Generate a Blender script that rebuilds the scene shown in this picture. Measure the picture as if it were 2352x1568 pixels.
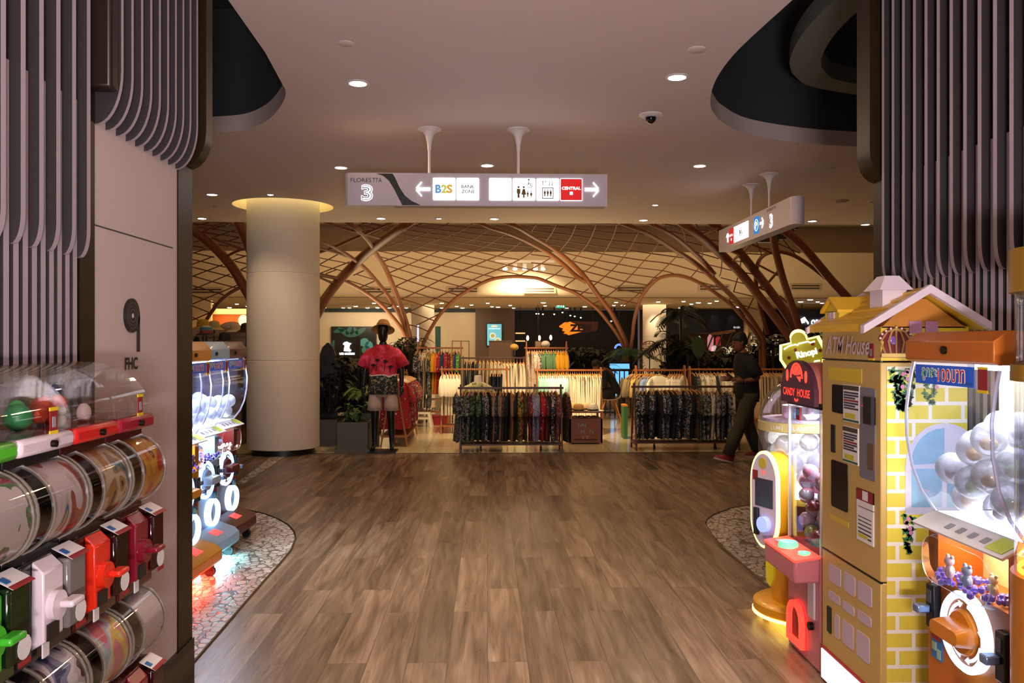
import bpy, bmesh, math, random
from mathutils import Vector, Matrix
from math import sin, cos, tan, pi, radians, sqrt
R = random.Random(7)
S = bpy.context.scene
COL = S.collection
for o in list(bpy.data.objects): bpy.data.objects.remove(o)
# ---------- camera, world, view
F, CX, CY, EYE, YAW = 1890.0, 1176.0, 784.0, 1.6, radians(1.7)
cd = bpy.data.cameras.new('camera'); cam = bpy.data.objects.new('camera', cd); COL.objects.link(cam)
cam.location = (0, 0, EYE); cam.rotation_euler = (radians(90), 0, -YAW)
cd.sensor_width = 36; cd.lens = 36*F/2352; cd.clip_end = 200
S.camera = cam
w = bpy.data.worlds.new('world'); S.world = w; w.use_nodes = True
w.node_tree.nodes['Background'].inputs[0].default_value = (.62, .50, .50, 1)
w.node_tree.nodes['Background'].inputs[1].default_value = .16
S.view_settings.view_transform = 'Standard'; S.view_settings.look = 'None'
S.view_settings.exposure = 0.0; S.view_settings.gamma = 1; S.view_settings.use_curve_mapping = False
try:
    S.cycles.max_bounces = 8; S.cycles.transparent_max_bounces = 24; S.cycles.sample_clamp_indirect = 4
    S.cycles.caustics_reflective = False; S.cycles.caustics_refractive = False
except Exception: pass
WARM = (1, .66, .32); PINK = (1, .80, .80); WHITE = (.95, .97, 1)
def lamp(kind, loc, power, col, size=.2, rot=(0,0,0), spot=None, sy=None, name='lamp'):
    l = bpy.data.lights.new(name, kind); l.energy = power; l.color = col
    if kind == 'AREA':
        l.size = size
        if sy: l.shape = 'RECTANGLE'; l.size_y = sy
    else: l.shadow_soft_size = size
    if spot: l.spot_size = radians(spot); l.spot_blend = .8
    o = bpy.data.objects.new(name, l); COL.objects.link(o); o.location = loc; o.rotation_euler = rot
    return o
def aim(o, tgt):
    o.rotation_euler = (Vector(tgt)-o.location).to_track_quat('-Z', 'Y').to_euler(); return o
# shop lights of the hall behind the viewpoint, and hall downlights
lamp('AREA', (.3, -3.6, 1.5), 60, PINK, 2.6, (radians(120), 0, 0), sy=1.6, name='hall_light')
lamp('AREA', (.25, -1.0, 1.1), 300, (1, .86, .92), .55, (radians(155), 0, 0), sy=.4, name='ceiling_fill')     # unseen fill added to brighten the ceiling, standing in for presumed machines
for x, y, p in ((.3, .6, 300), (.3, 2.6, 330), (.2, 4.6, 330), (.0, 6.4, 230)):
    lamp('SPOT', (x, y, 3.52), p, (1, .78, .60), .12, spot=66, name='hall_light')
for x, y in ((-1.2, 7.6), (1.4, 7.8), (-.6, 9.8), (1.8, 9.8)):
    lamp('AREA', (x, y, 3.52), 20, (1, .68, .40), .3, name='hall_light')
aim(lamp('SPOT', (-3.6, 10.0, 3.5), 62, (1, .76, .52), .05, spot=60, name='column_spot'), (-3.0, 11.5, 1.5))
aim(lamp('SPOT', (-2.0, 9.7, 3.5), 30, (1, .76, .52), .05, spot=60, name='column_spot'), (-2.9, 11.5, 1.2))
# warm shop spots over the clothes
for x, y, p, tx, ty, tz in ((-.5, 12.6, 150, .1, 14.4, .7), (1.0, 12.8, 190, 1.6, 14.3, .6), (-1.2, 14.0, 60, -1.0, 16.4, 1.2),
                            (.6, 15.0, 110, .7, 16.6, 1.2), (3.0, 12.8, 40, 3.5, 14.2, .8), (4.5, 12.9, 30, 4.6, 14.2, .8), (-.8, 12.4, 55, -1.3, 13.0, .0), (1.9, 12.6, 40, 1.7, 13.4, 0)):
    aim(lamp('SPOT', (x, y, 3.45), p*3.4, (1, .76, .44), .06, spot=62, name='shop_spot'), (tx, ty, tz))
for x, y, p in ((-3.5, 18.5, 60), (1.2, 18, 70), (6.5, 18, 70)):      # light in the vault
    lamp('AREA', (x, y, 1.3), p*2.6, (1, .76, .44), 3.0, (radians(180), 0, 0), sy=2.0, name='vault_uplight')
for x, y, p in ((-6, 25.5, 70), (0, 26, 60), (6.5, 25.5, 60)):      # far hall
    lamp('AREA', (x, y, 2.74), p, (1, .76, .46), 4.0, sy=1.5, name='far_light')
# ---------- projection helpers (pixel of the photo -> point in the hall)
def ray(px, py):
    u, v = (px-CX)/F, (CY-py)/F
    return Vector((u*cos(YAW)+sin(YAW), cos(YAW)-u*sin(YAW), v))
def G(px, py, z=0.0):
    d = ray(px, py); t = (z-EYE)/d.z; return Vector((d.x*t, d.y*t, z))
def P(px, py, Y):
    d = ray(px, py); t = Y/d.y; return Vector((d.x*t, Y, EYE+d.z*t))
def PX(px, py, X):
    d = ray(px, py); t = X/d.x; return Vector((X, d.y*t, EYE+d.z*t))
# ---------- materials
MATS = {}
def lin(h):
    if not isinstance(h, str): return tuple(h)+((1,) if len(h) == 3 else ())
    c = [int(h[i:i+2], 16)/255 for i in (0, 2, 4)]
    return tuple((x/12.92 if x <= .04045 else ((x+.055)/1.055)**2.4) for x in c)+(1,)
def M(name, col='808080', rough=.5, metal=0.0, emit=None, es=0.0, coat=0.0, spec=.5, bump=0, bscale=200):
    if name in MATS: return MATS[name]
    m = bpy.data.materials.new(name); m.use_nodes = True; b = m.node_tree.nodes['Principled BSDF']
    b.inputs['Base Color'].default_value = lin(col); b.inputs['Roughness'].default_value = rough
    b.inputs['Metallic'].default_value = metal; b.inputs['Coat Weight'].default_value = coat
    b.inputs['Specular IOR Level'].default_value = spec
    if emit: b.inputs['Emission Color'].default_value = lin(emit); b.inputs['Emission Strength'].default_value = es
    if bump:
        nt = m.node_tree; n = nt.nodes.new('ShaderNodeTexNoise'); n.inputs['Scale'].default_value = bscale
        bu = nt.nodes.new('ShaderNodeBump'); bu.inputs['Strength'].default_value = bump; bu.inputs['Distance'].default_value = .01
        t = nt.nodes.new('ShaderNodeTexCoord'); nt.links.new(t.outputs['Object'], n.inputs['Vector'])
        nt.links.new(n.outputs['Fac'], bu.inputs['Height']); nt.links.new(bu.outputs['Normal'], b.inputs['Normal'])
    MATS[name] = m; return m
def clear(name, tint='ffffff', refl=.06, rough=.03, alpha=0.0):
    """thin clear plastic: see-through with a fresnel gloss"""
    if name in MATS: return MATS[name]
    m = bpy.data.materials.new(name); m.use_nodes = True; nt = m.node_tree; nt.nodes.clear()
    out = nt.nodes.new('ShaderNodeOutputMaterial'); tr = nt.nodes.new('ShaderNodeBsdfTransparent'); gl = nt.nodes.new('ShaderNodeBsdfGlossy')
    tr.inputs[0].default_value = lin(tint); gl.inputs['Roughness'].default_value = rough
    lw = nt.nodes.new('ShaderNodeLayerWeight'); lw.inputs['Blend'].default_value = .25
    mp = nt.nodes.new('ShaderNodeMapRange'); mp.inputs['To Min'].default_value = refl; mp.inputs['To Max'].default_value = .7
    mx = nt.nodes.new('ShaderNodeMixShader')
    nt.links.new(lw.outputs['Fresnel'], mp.inputs['Value']); nt.links.new(mp.outputs[0], mx.inputs[0])
    nt.links.new(tr.outputs[0], mx.inputs[1]); nt.links.new(gl.outputs[0], mx.inputs[2])
    last = mx
    if alpha:
        df = nt.nodes.new('ShaderNodeBsdfDiffuse'); df.inputs[0].default_value = lin(tint); m2 = nt.nodes.new('ShaderNodeMixShader')
        m2.inputs[0].default_value = alpha; nt.links.new(mx.outputs[0], m2.inputs[1]); nt.links.new(df.outputs[0], m2.inputs[2]); last = m2
    nt.links.new(last.outputs[0], out.inputs[0]); MATS[name] = m; return m
def pattern(name, cols, scale=20, stretch=(1,1,1), rough=.8, kind='noise', detail=2, dist=1.5, emit=0):
    """printed surface: cols = [(pos, hex)...] on a constant ramp over distorted noise / voronoi; shifts per object"""
    if name in MATS: return MATS[name]
    m = bpy.data.materials.new(name); m.use_nodes = True; nt = m.node_tree; b = nt.nodes['Principled BSDF']; b.inputs['Roughness'].default_value = rough
    t = nt.nodes.new('ShaderNodeTexCoord'); mp = nt.nodes.new('ShaderNodeMapping'); mp.inputs['Scale'].default_value = stretch
    oi = nt.nodes.new('ShaderNodeObjectInfo'); ml = nt.nodes.new('ShaderNodeVectorMath'); ml.operation = 'MULTIPLY_ADD'
    ml.inputs[1].default_value = (7, 5, 9); nt.links.new(oi.outputs['Random'], ml.inputs[0]); nt.links.new(t.outputs['Object'], ml.inputs[2])
    nt.links.new(ml.outputs[0], mp.inputs[0])
    if kind == 'noise':
        n = nt.nodes.new('ShaderNodeTexNoise'); n.inputs['Distortion'].default_value = dist; n.inputs['Detail'].default_value = detail; o = n.outputs['Fac']
    elif kind == 'cells':
        n = nt.nodes.new('ShaderNodeTexVoronoi'); o = n.outputs['Color']
    else:
        n = nt.nodes.new('ShaderNodeTexWave'); n.inputs['Distortion'].default_value = dist; o = n.outputs['Fac']
    n.inputs['Scale'].default_value = scale; nt.links.new(mp.outputs[0], n.inputs['Vector'])
    r = nt.nodes.new('ShaderNodeValToRGB'); r.color_ramp.interpolation = 'CONSTANT'; e = r.color_ramp.elements
    e[0].position, e[0].color = cols[0][0], lin(cols[0][1]); e[1].position, e[1].color = cols[1][0], lin(cols[1][1])
    for p, c in cols[2:]: x = e.new(p); x.color = lin(c)
    nt.links.new(o, r.inputs[0]); nt.links.new(r.outputs[0], b.inputs['Base Color'])
    if emit: nt.links.new(r.outputs[0], b.inputs['Emission Color']); b.inputs['Emission Strength'].default_value = emit
    MATS[name] = m; return m
# ---------- mesh building
class B:
    def __init__(s): s.v, s.f, s.mi, s.k = [], [], [], 0
    def add(s, vs, fs):
        n = len(s.v); s.v += [tuple(v) for v in vs]
        for f in fs: s.f.append([n+i for i in f]); s.mi.append(s.k)
        return s
    def box(s, x0, x1, y0, y1, z0, z1):
        return s.add([(x, y, z) for x in (x0, x1) for y in (y0, y1) for z in (z0, z1)],
                     [(0,1,3,2), (4,6,7,5), (0,4,5,1), (2,3,7,6), (0,2,6,4), (1,5,7,3)])
    def loft(s, rings, closed=True, caps=True):
        n = len(rings[0]); base = [p for r in rings for p in r]; fs = []
        for i in range(len(rings)-1):
            for j in range(n if closed else n-1):
                a, b = i*n+j, i*n+(j+1) % n; fs.append((a, b, b+n, a+n))
        if caps and closed: fs += [tuple(range(n))[::-1], tuple((len(rings)-1)*n+j for j in range(n))]
        return s.add(base, fs)
    def tube(s, pts, r, n=8, caps=True):
        pts = [Vector(p) for p in pts]; rs = r if isinstance(r, (list, tuple)) else [r]*len(pts); rings = []; up = None
        for i, p in enumerate(pts):
            d = (pts[min(i+1, len(pts)-1)]-pts[max(i-1, 0)])
            d = d.normalized() if d.length > 1e-9 else Vector((0,0,1))
            if up is None: up = d.orthogonal().normalized()
            up = (up-d*up.dot(d)); up = up.normalized() if up.length > 1e-6 else d.orthogonal().normalized(); q = d.cross(up)
            rings.append([p+(up*cos(a)+q*sin(a))*rs[i] for a in (2*pi*k/n for k in range(n))])
        return s.loft(rings, True, caps)
    def lathe(s, prof, n=24, c=(0,0,0), axis='z', caps=True):
        rings = []
        for r, z in prof:
            ring = []
            for k in range(n):
                a = 2*pi*k/n
                p = (r*cos(a), r*sin(a), z) if axis == 'z' else ((r*sin(a), z, r*cos(a)) if axis == 'y' else (z, r*cos(a), r*sin(a)))
                ring.append((p[0]+c[0], p[1]+c[1], p[2]+c[2]))
            rings.append(ring)
        return s.loft(rings, True, caps)
    def cyl(s, c, r, d0, d1, axis='z', n=24): return s.lathe([(r, d0), (r, d1)], n, c, axis)
    def ball(s, c, rx, ry=None, rz=None, n=12, m=8, z0=-1.0, z1=1.0):
        ry = ry or rx; rz = rz or rx; rings = []
        a0, a1 = math.asin(z0), math.asin(z1)
        for i in range(m+1):
            t = a0+(a1-a0)*i/m; q = max(cos(t), .02)
            rings.append([(c[0]+rx*q*cos(2*pi*k/n), c[1]+ry*q*sin(2*pi*k/n), c[2]+rz*sin(t)) for k in range(n)])
        return s.loft(rings)
    def prism(s, poly, plane, d0, d1):
        """extrude a 2-d outline: plane 'xz' along y, 'yz' along x, 'xy' along z"""
        f = {'xz': lambda a, b, d: (a, d, b), 'yz': lambda a, b, d: (d, a, b), 'xy': lambda a, b, d: (a, b, d)}[plane]
        n = len(poly); vs = [f(a, b, d0) for a, b in poly]+[f(a, b, d1) for a, b in poly]
        return s.add(vs, [(i, (i+1) % n, n+(i+1) % n, n+i) for i in range(n)]+[tuple(range(n))[::-1], tuple(range(n, 2*n))])
    def quad(s, a, b, c, d): return s.add([a, b, c, d], [(0,1,2,3)])
    def build(s, name, mat, parent=None, at=None, smooth=.7, bevel=0, loc=None, rot=None, solid=0):
        me = bpy.data.meshes.new(name); at = Vector(at) if at is not None else Vector()
        me.from_pydata([tuple(Vector(v)-at) for v in s.v], [], s.f)
        for m in (mat if isinstance(mat, (list, tuple)) else [mat]): me.materials.append(m)
        for p, k in zip(me.polygons, s.mi): p.material_index = k
        bm = bmesh.new(); bm.from_mesh(me); bmesh.ops.recalc_face_normals(bm, faces=bm.faces); bm.to_mesh(me); bm.free()
        if smooth:
            me.polygons.foreach_set('use_smooth', [True]*len(me.polygons)); me.set_sharp_from_angle(angle=smooth)
        o = bpy.data.objects.new(name, me); COL.objects.link(o); o.location = loc if loc is not None else at
        if rot: o.rotation_euler = rot
        if parent: o.parent = parent
        if bevel:
            b = o.modifiers.new('bevel', 'BEVEL'); b.width = bevel; b.segments = 2; b.limit_method = 'ANGLE'
        if solid:
            b = o.modifiers.new('solid', 'SOLIDIFY'); b.thickness = solid
        return o
def tag(o, label=None, cat=None, group=None, kind=None):
    for k, v in (('label', label), ('category', cat), ('group', group), ('kind', kind)):
        if v: o[k] = v
    return o
def thing(name, label, cat, loc=(0,0,0), rz=0.0, group=None):
    o = bpy.data.objects.new(name, None); COL.objects.link(o); o.location = loc; o.rotation_euler = (0, 0, rz); o.empty_display_size = .05
    return tag(o, label, cat, group)
def dup(root, loc=None, rz=None, label=None, mats=None):
    c = root.copy(); COL.objects.link(c)
    if loc is not None: c.location = loc
    if rz is not None: c.rotation_euler = (0, 0, rz)
    if label: c['label'] = label
    for ch in root.children: d = dup(ch); d.parent = c
    return c
FR = (radians(90), 0, 0)          # text standing upright, facing -Y
def text(s, name, mat, parent=None, loc=(0,0,0), h=None, w=None, rot=FR, ext=.0006, bold=0, shear=0, kind=None, at=None):
    c = bpy.data.curves.new(name, 'FONT'); c.body = s; c.align_x = 'CENTER'; c.align_y = 'CENTER'; c.resolution_u = 3
    c.extrude = 0; c.offset = bold; c.shear = shear
    t = bpy.data.objects.new(name, c); COL.objects.link(t); bpy.context.view_layer.update()
    me = bpy.data.meshes.new_from_object(t.evaluated_get(bpy.context.evaluated_depsgraph_get())); bpy.data.objects.remove(t)
    if not me.vertices: return None
    xs = [v.co.x for v in me.vertices]; ys = [v.co.y for v in me.vertices]
    W, Hh = max(xs)-min(xs), max(ys)-min(ys)
    k = (w/W) if w else h/Hh; ky = (h/Hh) if (w and h) else k
    cx, cy = (max(xs)+min(xs))/2, (max(ys)+min(ys))/2
    for v in me.vertices: v.co = ((v.co.x-cx)*k, (v.co.y-cy)*ky, ext)
    me.materials.clear(); me.materials.append(mat)
    o = bpy.data.objects.new(name, me); COL.objects.link(o); o.location = loc; o.rotation_euler = rot
    if parent: o.parent = parent
    if kind: o['kind'] = kind
    return o
def arc(cx, cy, r, a0, a1, n=8, ry=None):
    return [(cx+r*cos(radians(a0+(a1-a0)*i/n)), cy+(ry or r)*sin(radians(a0+(a1-a0)*i/n))) for i in range(n+1)]
def rrect(x0, x1, z0, z1, r, n=5):
    return arc(x1-r, z1-r, r, 0, 90, n)+arc(x0+r, z1-r, r, 90, 180, n)+arc(x0+r, z0+r, r, 180, 270, n)+arc(x1-r, z0+r, r, 270, 360, n)
def struct(o, label=None): o['kind'] = 'structure'; return o
# common materials
m_black = M('black_plastic', '101113', .35); m_white = M('white_paint', 'e6dfdc', .45); m_chrome = M('chrome', 'c8c8cc', .2, 1)
m_glow = M('lamp_glow', 'ffffff', .5, emit='fff6ea', es=14); m_sign = M('sign_backlight', 'ffffff', .5, emit='f4f8ff', es=2.2)
m_glass = clear('clear_plastic')
# =====================================================================  SETTING
def wood_mat():
    m = bpy.data.materials.new('wood_planks'); m.use_nodes = True; nt = m.node_tree; L = nt.links; N = nt.nodes.new; b = nt.nodes['Principled BSDF']
    t = N('ShaderNodeTexCoord'); mp = N('ShaderNodeMapping'); mp.inputs['Rotation'].default_value = (0, 0, radians(90)); L.new(t.outputs['Object'], mp.inputs[0])
    br = N('ShaderNodeTexBrick'); br.inputs['Scale'].default_value = 1; br.inputs['Brick Width'].default_value = 1.22; br.inputs['Row Height'].default_value = .2
    br.offset = .37; br.inputs['Mortar Size'].default_value = .0016; br.inputs['Mortar Smooth'].default_value = .3
    br.inputs['Color1'].default_value = (.42,.42,.42,1); br.inputs['Color2'].default_value = (1,1,1,1); br.inputs['Mortar'].default_value = (0,0,0,1)
    L.new(mp.outputs[0], br.inputs['Vector'])
    m2 = N('ShaderNodeMapping'); m2.inputs['Scale'].default_value = (5, .45, 1); L.new(t.outputs['Object'], m2.inputs[0])
    addv = N('ShaderNodeVectorMath'); addv.operation = 'MULTIPLY_ADD'; addv.inputs[1].default_value = (13, 31, 7)
    L.new(br.outputs['Color'], addv.inputs[0]); L.new(m2.outputs[0], addv.inputs[2])
    n1 = N('ShaderNodeTexNoise'); n1.inputs['Scale'].default_value = 2.2; n1.inputs['Detail'].default_value = 6; n1.inputs['Distortion'].default_value = .9; L.new(addv.outputs[0], n1.inputs['Vector'])
    n2 = N('ShaderNodeTexNoise'); n2.inputs['Scale'].default_value = 9; n2.inputs['Detail'].default_value = 5; n2.inputs['Distortion'].default_value = .3; L.new(addv.outputs[0], n2.inputs['Vector'])
    r = N('ShaderNodeValToRGB'); e = r.color_ramp.elements; e[0].position = .25; e[0].color = lin('4a3828'); e[1].position = .8; e[1].color = lin('a89078')
    x = e.new(.5); x.color = lin('806852'); L.new(n1.outputs['Fac'], r.inputs[0])
    m3 = N('ShaderNodeMapping'); m3.inputs['Scale'].default_value = (60, 1.6, 1); L.new(t.outputs['Object'], m3.inputs[0])
    n3 = N('ShaderNodeTexNoise'); n3.inputs['Scale'].default_value = 2; n3.inputs['Detail'].default_value = 4; n3.inputs['Distortion'].default_value = .4; L.new(m3.outputs[0], n3.inputs['Vector'])
    m4 = N('ShaderNodeMix'); m4.data_type = 'FLOAT'; m4.inputs[0].default_value = .6; L.new(n2.outputs['Fac'], m4.inputs[2]); L.new(n3.outputs['Fac'], m4.inputs[3])
    mx = N('ShaderNodeMix'); mx.data_type = 'RGBA'; mx.blend_type = 'OVERLAY'; mx.inputs[0].default_value = .8
    L.new(r.outputs[0], mx.inputs[6]); L.new(m4.outputs[0], mx.inputs[7])
    mb = N('ShaderNodeMix'); mb.data_type = 'RGBA'; mb.blend_type = 'MULTIPLY'; mb.inputs[0].default_value = .75
    L.new(mx.outputs[2], mb.inputs[6]); L.new(br.outputs['Color'], mb.inputs[7]); L.new(mb.outputs[2], b.inputs['Base Color'])
    mr = N('ShaderNodeMapRange'); mr.inputs['To Min'].default_value = .20; mr.inputs['To Max'].default_value = .42; L.new(n2.outputs['Fac'], mr.inputs['Value']); L.new(mr.outputs[0], b.inputs['Roughness'])
    bu = N('ShaderNodeBump'); bu.inputs['Strength'].default_value = .25; bu.inputs['Distance'].default_value = .004; L.new(n2.outputs['Fac'], bu.inputs['Height']); L.new(bu.outputs['Normal'], b.inputs['Normal'])
    return m
def pebble_mat():
    m = bpy.data.materials.new('pebble_mosaic'); m.use_nodes = True; nt = m.node_tree; L = nt.links; N = nt.nodes.new; b = nt.nodes['Principled BSDF']
    t = N('ShaderNodeTexCoord'); mp = N('ShaderNodeMapping'); mp.inputs['Scale'].default_value = (1, .8, 1); L.new(t.outputs['Object'], mp.inputs[0])
    v = N('ShaderNodeTexVoronoi'); v.feature = 'SMOOTH_F1'; v.inputs['Smoothness'].default_value = .12; v.inputs['Scale'].default_value = 19; v.inputs['Randomness'].default_value = .8; L.new(mp.outputs[0], v.inputs['Vector'])
    v2 = N('ShaderNodeTexVoronoi'); v2.inputs['Scale'].default_value = 19; v2.inputs['Randomness'].default_value = .8; L.new(mp.outputs[0], v2.inputs['Vector'])
    ed = N('ShaderNodeTexVoronoi'); ed.feature = 'DISTANCE_TO_EDGE'; ed.inputs['Scale'].default_value = 19; ed.inputs['Randomness'].default_value = .8; L.new(mp.outputs[0], ed.inputs['Vector'])
    r0 = N('ShaderNodeMapRange'); r0.inputs['From Min'].default_value = .74; r0.inputs['From Max'].default_value = .64; L.new(v.outputs['Distance'], r0.inputs['Value'])
    r1 = N('ShaderNodeMapRange'); r1.inputs['From Min'].default_value = .02; r1.inputs['From Max'].default_value = .07; L.new(ed.outputs['Distance'], r1.inputs['Value'])
    r = N('ShaderNodeMath'); r.operation = 'MULTIPLY'; L.new(r0.outputs[0], r.inputs[0]); L.new(r1.outputs[0], r.inputs[1])
    c = N('ShaderNodeValToRGB'); e = c.color_ramp.elements; e[0].color = lin('a8988a'); e[1].color = lin('d8cabc'); L.new(v2.outputs['Color'], c.inputs[0])
    mx = N('ShaderNodeMix'); mx.data_type = 'RGBA'; mx.inputs[6].default_value = lin('6e6258'); L.new(r.outputs[0], mx.inputs[0]); L.new(c.outputs[0], mx.inputs[7]); L.new(mx.outputs[2], b.inputs['Base Color'])
    b.inputs['Roughness'].default_value = .22
    bu = N('ShaderNodeBump'); bu.inputs['Strength'].default_value = .6; bu.inputs['Distance'].default_value = .01; L.new(r.outputs[0], bu.inputs['Height']); L.new(bu.outputs['Normal'], b.inputs['Normal'])
    return m
def tile_mat():
    m = bpy.data.materials.new('cream_tiles'); m.use_nodes = True; nt = m.node_tree; L = nt.links; N = nt.nodes.new; b = nt.nodes['Principled BSDF']
    t = N('ShaderNodeTexCoord'); br = N('ShaderNodeTexBrick'); br.offset = 0; br.inputs['Brick Width'].default_value = .9; br.inputs['Row Height'].default_value = .9; br.inputs['Scale'].default_value = 1
    br.inputs['Mortar Size'].default_value = .004; br.inputs['Color1'].default_value = lin('c9b48e'); br.inputs['Color2'].default_value = lin('bda67e'); br.inputs['Mortar'].default_value = lin('7a6a50')
    L.new(t.outputs['Object'], br.inputs['Vector']); L.new(br.outputs['Color'], b.inputs['Base Color']); b.inputs['Roughness'].default_value = .13
    return m
YE = 11.8
struct(B().box(-9, 9, -7, YE, -.05, 0).build('floor', wood_mat()))
struct(B().box(-24, 24, YE, 32, -.05, -.002).build('floor_tile', tile_mat()))
struct(B().box(-9, 9, YE-.012, YE+.012, -.01, .004).build('trim_1', M('dark_trim', '2a2420', .4, .6)))
m_peb = pebble_mat()
lp = [G(*p) for p in ((424,1545), (500,1458), (560,1388), (605,1336), (640,1298), (668,1264), (679,1238), (676,1222), (662,1206), (640,1193), (610,1181), (565,1171), (480,1158))]
struct(B().add(lp+[Vector((-6, lp[-1].y, 0)), Vector((-6, lp[0].y, 0))], [list(range(len(lp)+2))]).build('floor_pebble_left', m_peb, loc=(0,0,.003)))
rp = [G(*p) for p in ((1800,1375), (1755,1340), (1700,1292), (1660,1258), (1634,1228), (1620,1205), (1624,1194), (1640,1182), (1680,1167), (1735,1158), (1850,1146))]
struct(B().add(rp+[Vector((6, rp[-1].y, 0)), Vector((6, rp[0].y, 0))], [list(range(len(rp)+2))]).build('floor_pebble_right', m_peb, loc=(0,0,.003)))
m_trim = M('steel_trim', '6a6058', .25, 1)
for k, pl in ((2, lp), (3, rp)):
    struct(B().tube([p+Vector((0,0,.003)) for p in pl], .008, 6).build('trim_%d' % k, m_trim))
struct(B().add([G(*p) for p in ((540,1112), (624,1049), (655,1049), (560,1112))], [(0,1,2,3)]).build('floor_pebble_strip', m_peb, loc=(0,0,.003)))
# ceiling slab with two openings and the ring recess round the column
HC = 3.55
colx, coly = (655-1120)/F*11.96, 11.96
def cr(p, m=5):
    out = []
    for i in range(len(p)-1):
        a, b, c, d = p[max(i-1, 0)], p[i], p[i+1], p[min(i+2, len(p)-1)]
        for j in range(m):
            t = j/m; out.append(tuple(.5*(2*b[k]+(c[k]-a[k])*t+(2*a[k]-5*b[k]+4*c[k]-d[k])*t*t+(3*b[k]-a[k]-3*c[k]+d[k])*t**3) for k in range(2)))
    return out+[p[-1]]
hl = [(-1.5,-6), (-1.49,2), (-1.48,4.7), (-1.5,5.6)]+cr([tuple(G(*p, HC)[:2]) for p in ((655,205), (655,222), (640,250), (610,279), (560,299), (482,305))], 4)+[(-4.2,7.75), (-5.2,7.2), (-5.4,5), (-5.4,-6)]
hr = [(1.95,-6), (1.85,2)]+cr([tuple(G(*p, HC)[:2]) for p in ((1820,0), (1700,110), (1655,165), (1636,205), (1632,240), (1640,260), (1660,281), (1720,309), (1850,329), (1990,338))], 4)+[(5.4,8.0), (6.0,7), (6.0,-6)]
hole_c = arc(colx, coly, .706, 0, 360, 40)[:-1]
def slab(outer, holes, z, h, name, mat, lip=None):
    bm = bmesh.new()
    for lp_ in [outer]+holes:
        vs = [bm.verts.new((x, y, z)) for x, y in lp_]
        for i in range(len(vs)): bm.edges.new((vs[i], vs[(i+1) % len(vs)]))
    bmesh.ops.triangle_fill(bm, use_beauty=True, use_dissolve=False, edges=bm.edges[:])
    me = bpy.data.meshes.new(name); bm.to_mesh(me); bm.free(); me.materials.append(mat)
    o = bpy.data.objects.new(name, me); COL.objects.link(o); return struct(o)
m_ceil = M('ceiling_paint', 'd6c6be', .7)
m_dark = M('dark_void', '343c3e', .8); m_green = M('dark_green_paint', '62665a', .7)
slab([(-12,-6.5), (12,-6.5), (12,13.5), (-12,13.5)], [hl, hr, hole_c], HC, 0, 'ceiling', m_ceil)
struct(B().box(-12, 12, 13.5, 13.56, HC, 5.2).build('ceiling_edge', m_ceil))
for nm, hole in (('left', hl), ('right', hr)):
    n = len(hole)
    def ring(z, k=0): return [(x, y, z) for x, y in hole]
    struct(B().add(ring(HC)+ring(HC+.15), [(i, (i+1) % n, n+(i+1) % n, n+i) for i in range(n)]).build('trim_void_lip_'+nm, m_ceil))
    cx_, cy_ = sum(p[0] for p in hole)/n, sum(p[1] for p in hole)/n
    def inset(d, z):
        out = []
        for i, (x, y) in enumerate(hole):
            (xa, ya), (xb, yb_) = hole[i-1], hole[(i+1) % n]; nx, ny = -(yb_-ya), xb-xa; l = sqrt(nx*nx+ny*ny) or 1
            if (cx_-x)*nx+(cy_-y)*ny < 0: nx, ny = -nx, -ny
            out.append((x+nx/l*d, y+ny/l*d, z))
        return out
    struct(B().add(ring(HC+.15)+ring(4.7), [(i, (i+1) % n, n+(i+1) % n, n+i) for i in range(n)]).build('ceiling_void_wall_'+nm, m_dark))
    rg = B(); rg.loft([inset(.62, 3.86), inset(.86, 3.86), inset(.86, 4.0), inset(.62, 4.0), inset(.62, 3.86)], caps=False)
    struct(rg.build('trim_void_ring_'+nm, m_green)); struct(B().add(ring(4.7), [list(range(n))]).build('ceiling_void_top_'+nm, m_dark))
# round column with its lit recess
m_col = M('column_paint', 'd9cdbb', .6)
t = thing('round_column', 'thick cream round column with black base and glowing ceiling recess', 'column', (colx, coly, 0))
B().lathe([(.44, 0), (.44, .09)], 48).build('base', m_black, t)
B().lathe([(.505, .085), (.51, .095), (.51, 1.326), (.505, 1.33), (.505, 1.336), (.51, 1.34), (.51, 2.556), (.505, 2.56), (.505, 2.564), (.51, 2.568), (.51, 3.9)], 56).build('shaft', m_col, t)
m_cove = M('cove_paint', 'd8c8a0', .7)
struct(B().lathe([(.706, HC), (.706, 3.85), (.53, 3.85)], 48, (colx, coly, 0), caps=False).build('trim_column_recess', m_cove))
struct(B().lathe([(.66, 3.80), (.69, 3.80), (.69, 3.84), (.66, 3.84), (.66, 3.80)], 48, (colx, coly, 0), caps=False).build('trim_recess_strip', M('recess_strip', 'ffffff', .5, emit='fff2b8', es=9)))
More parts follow.
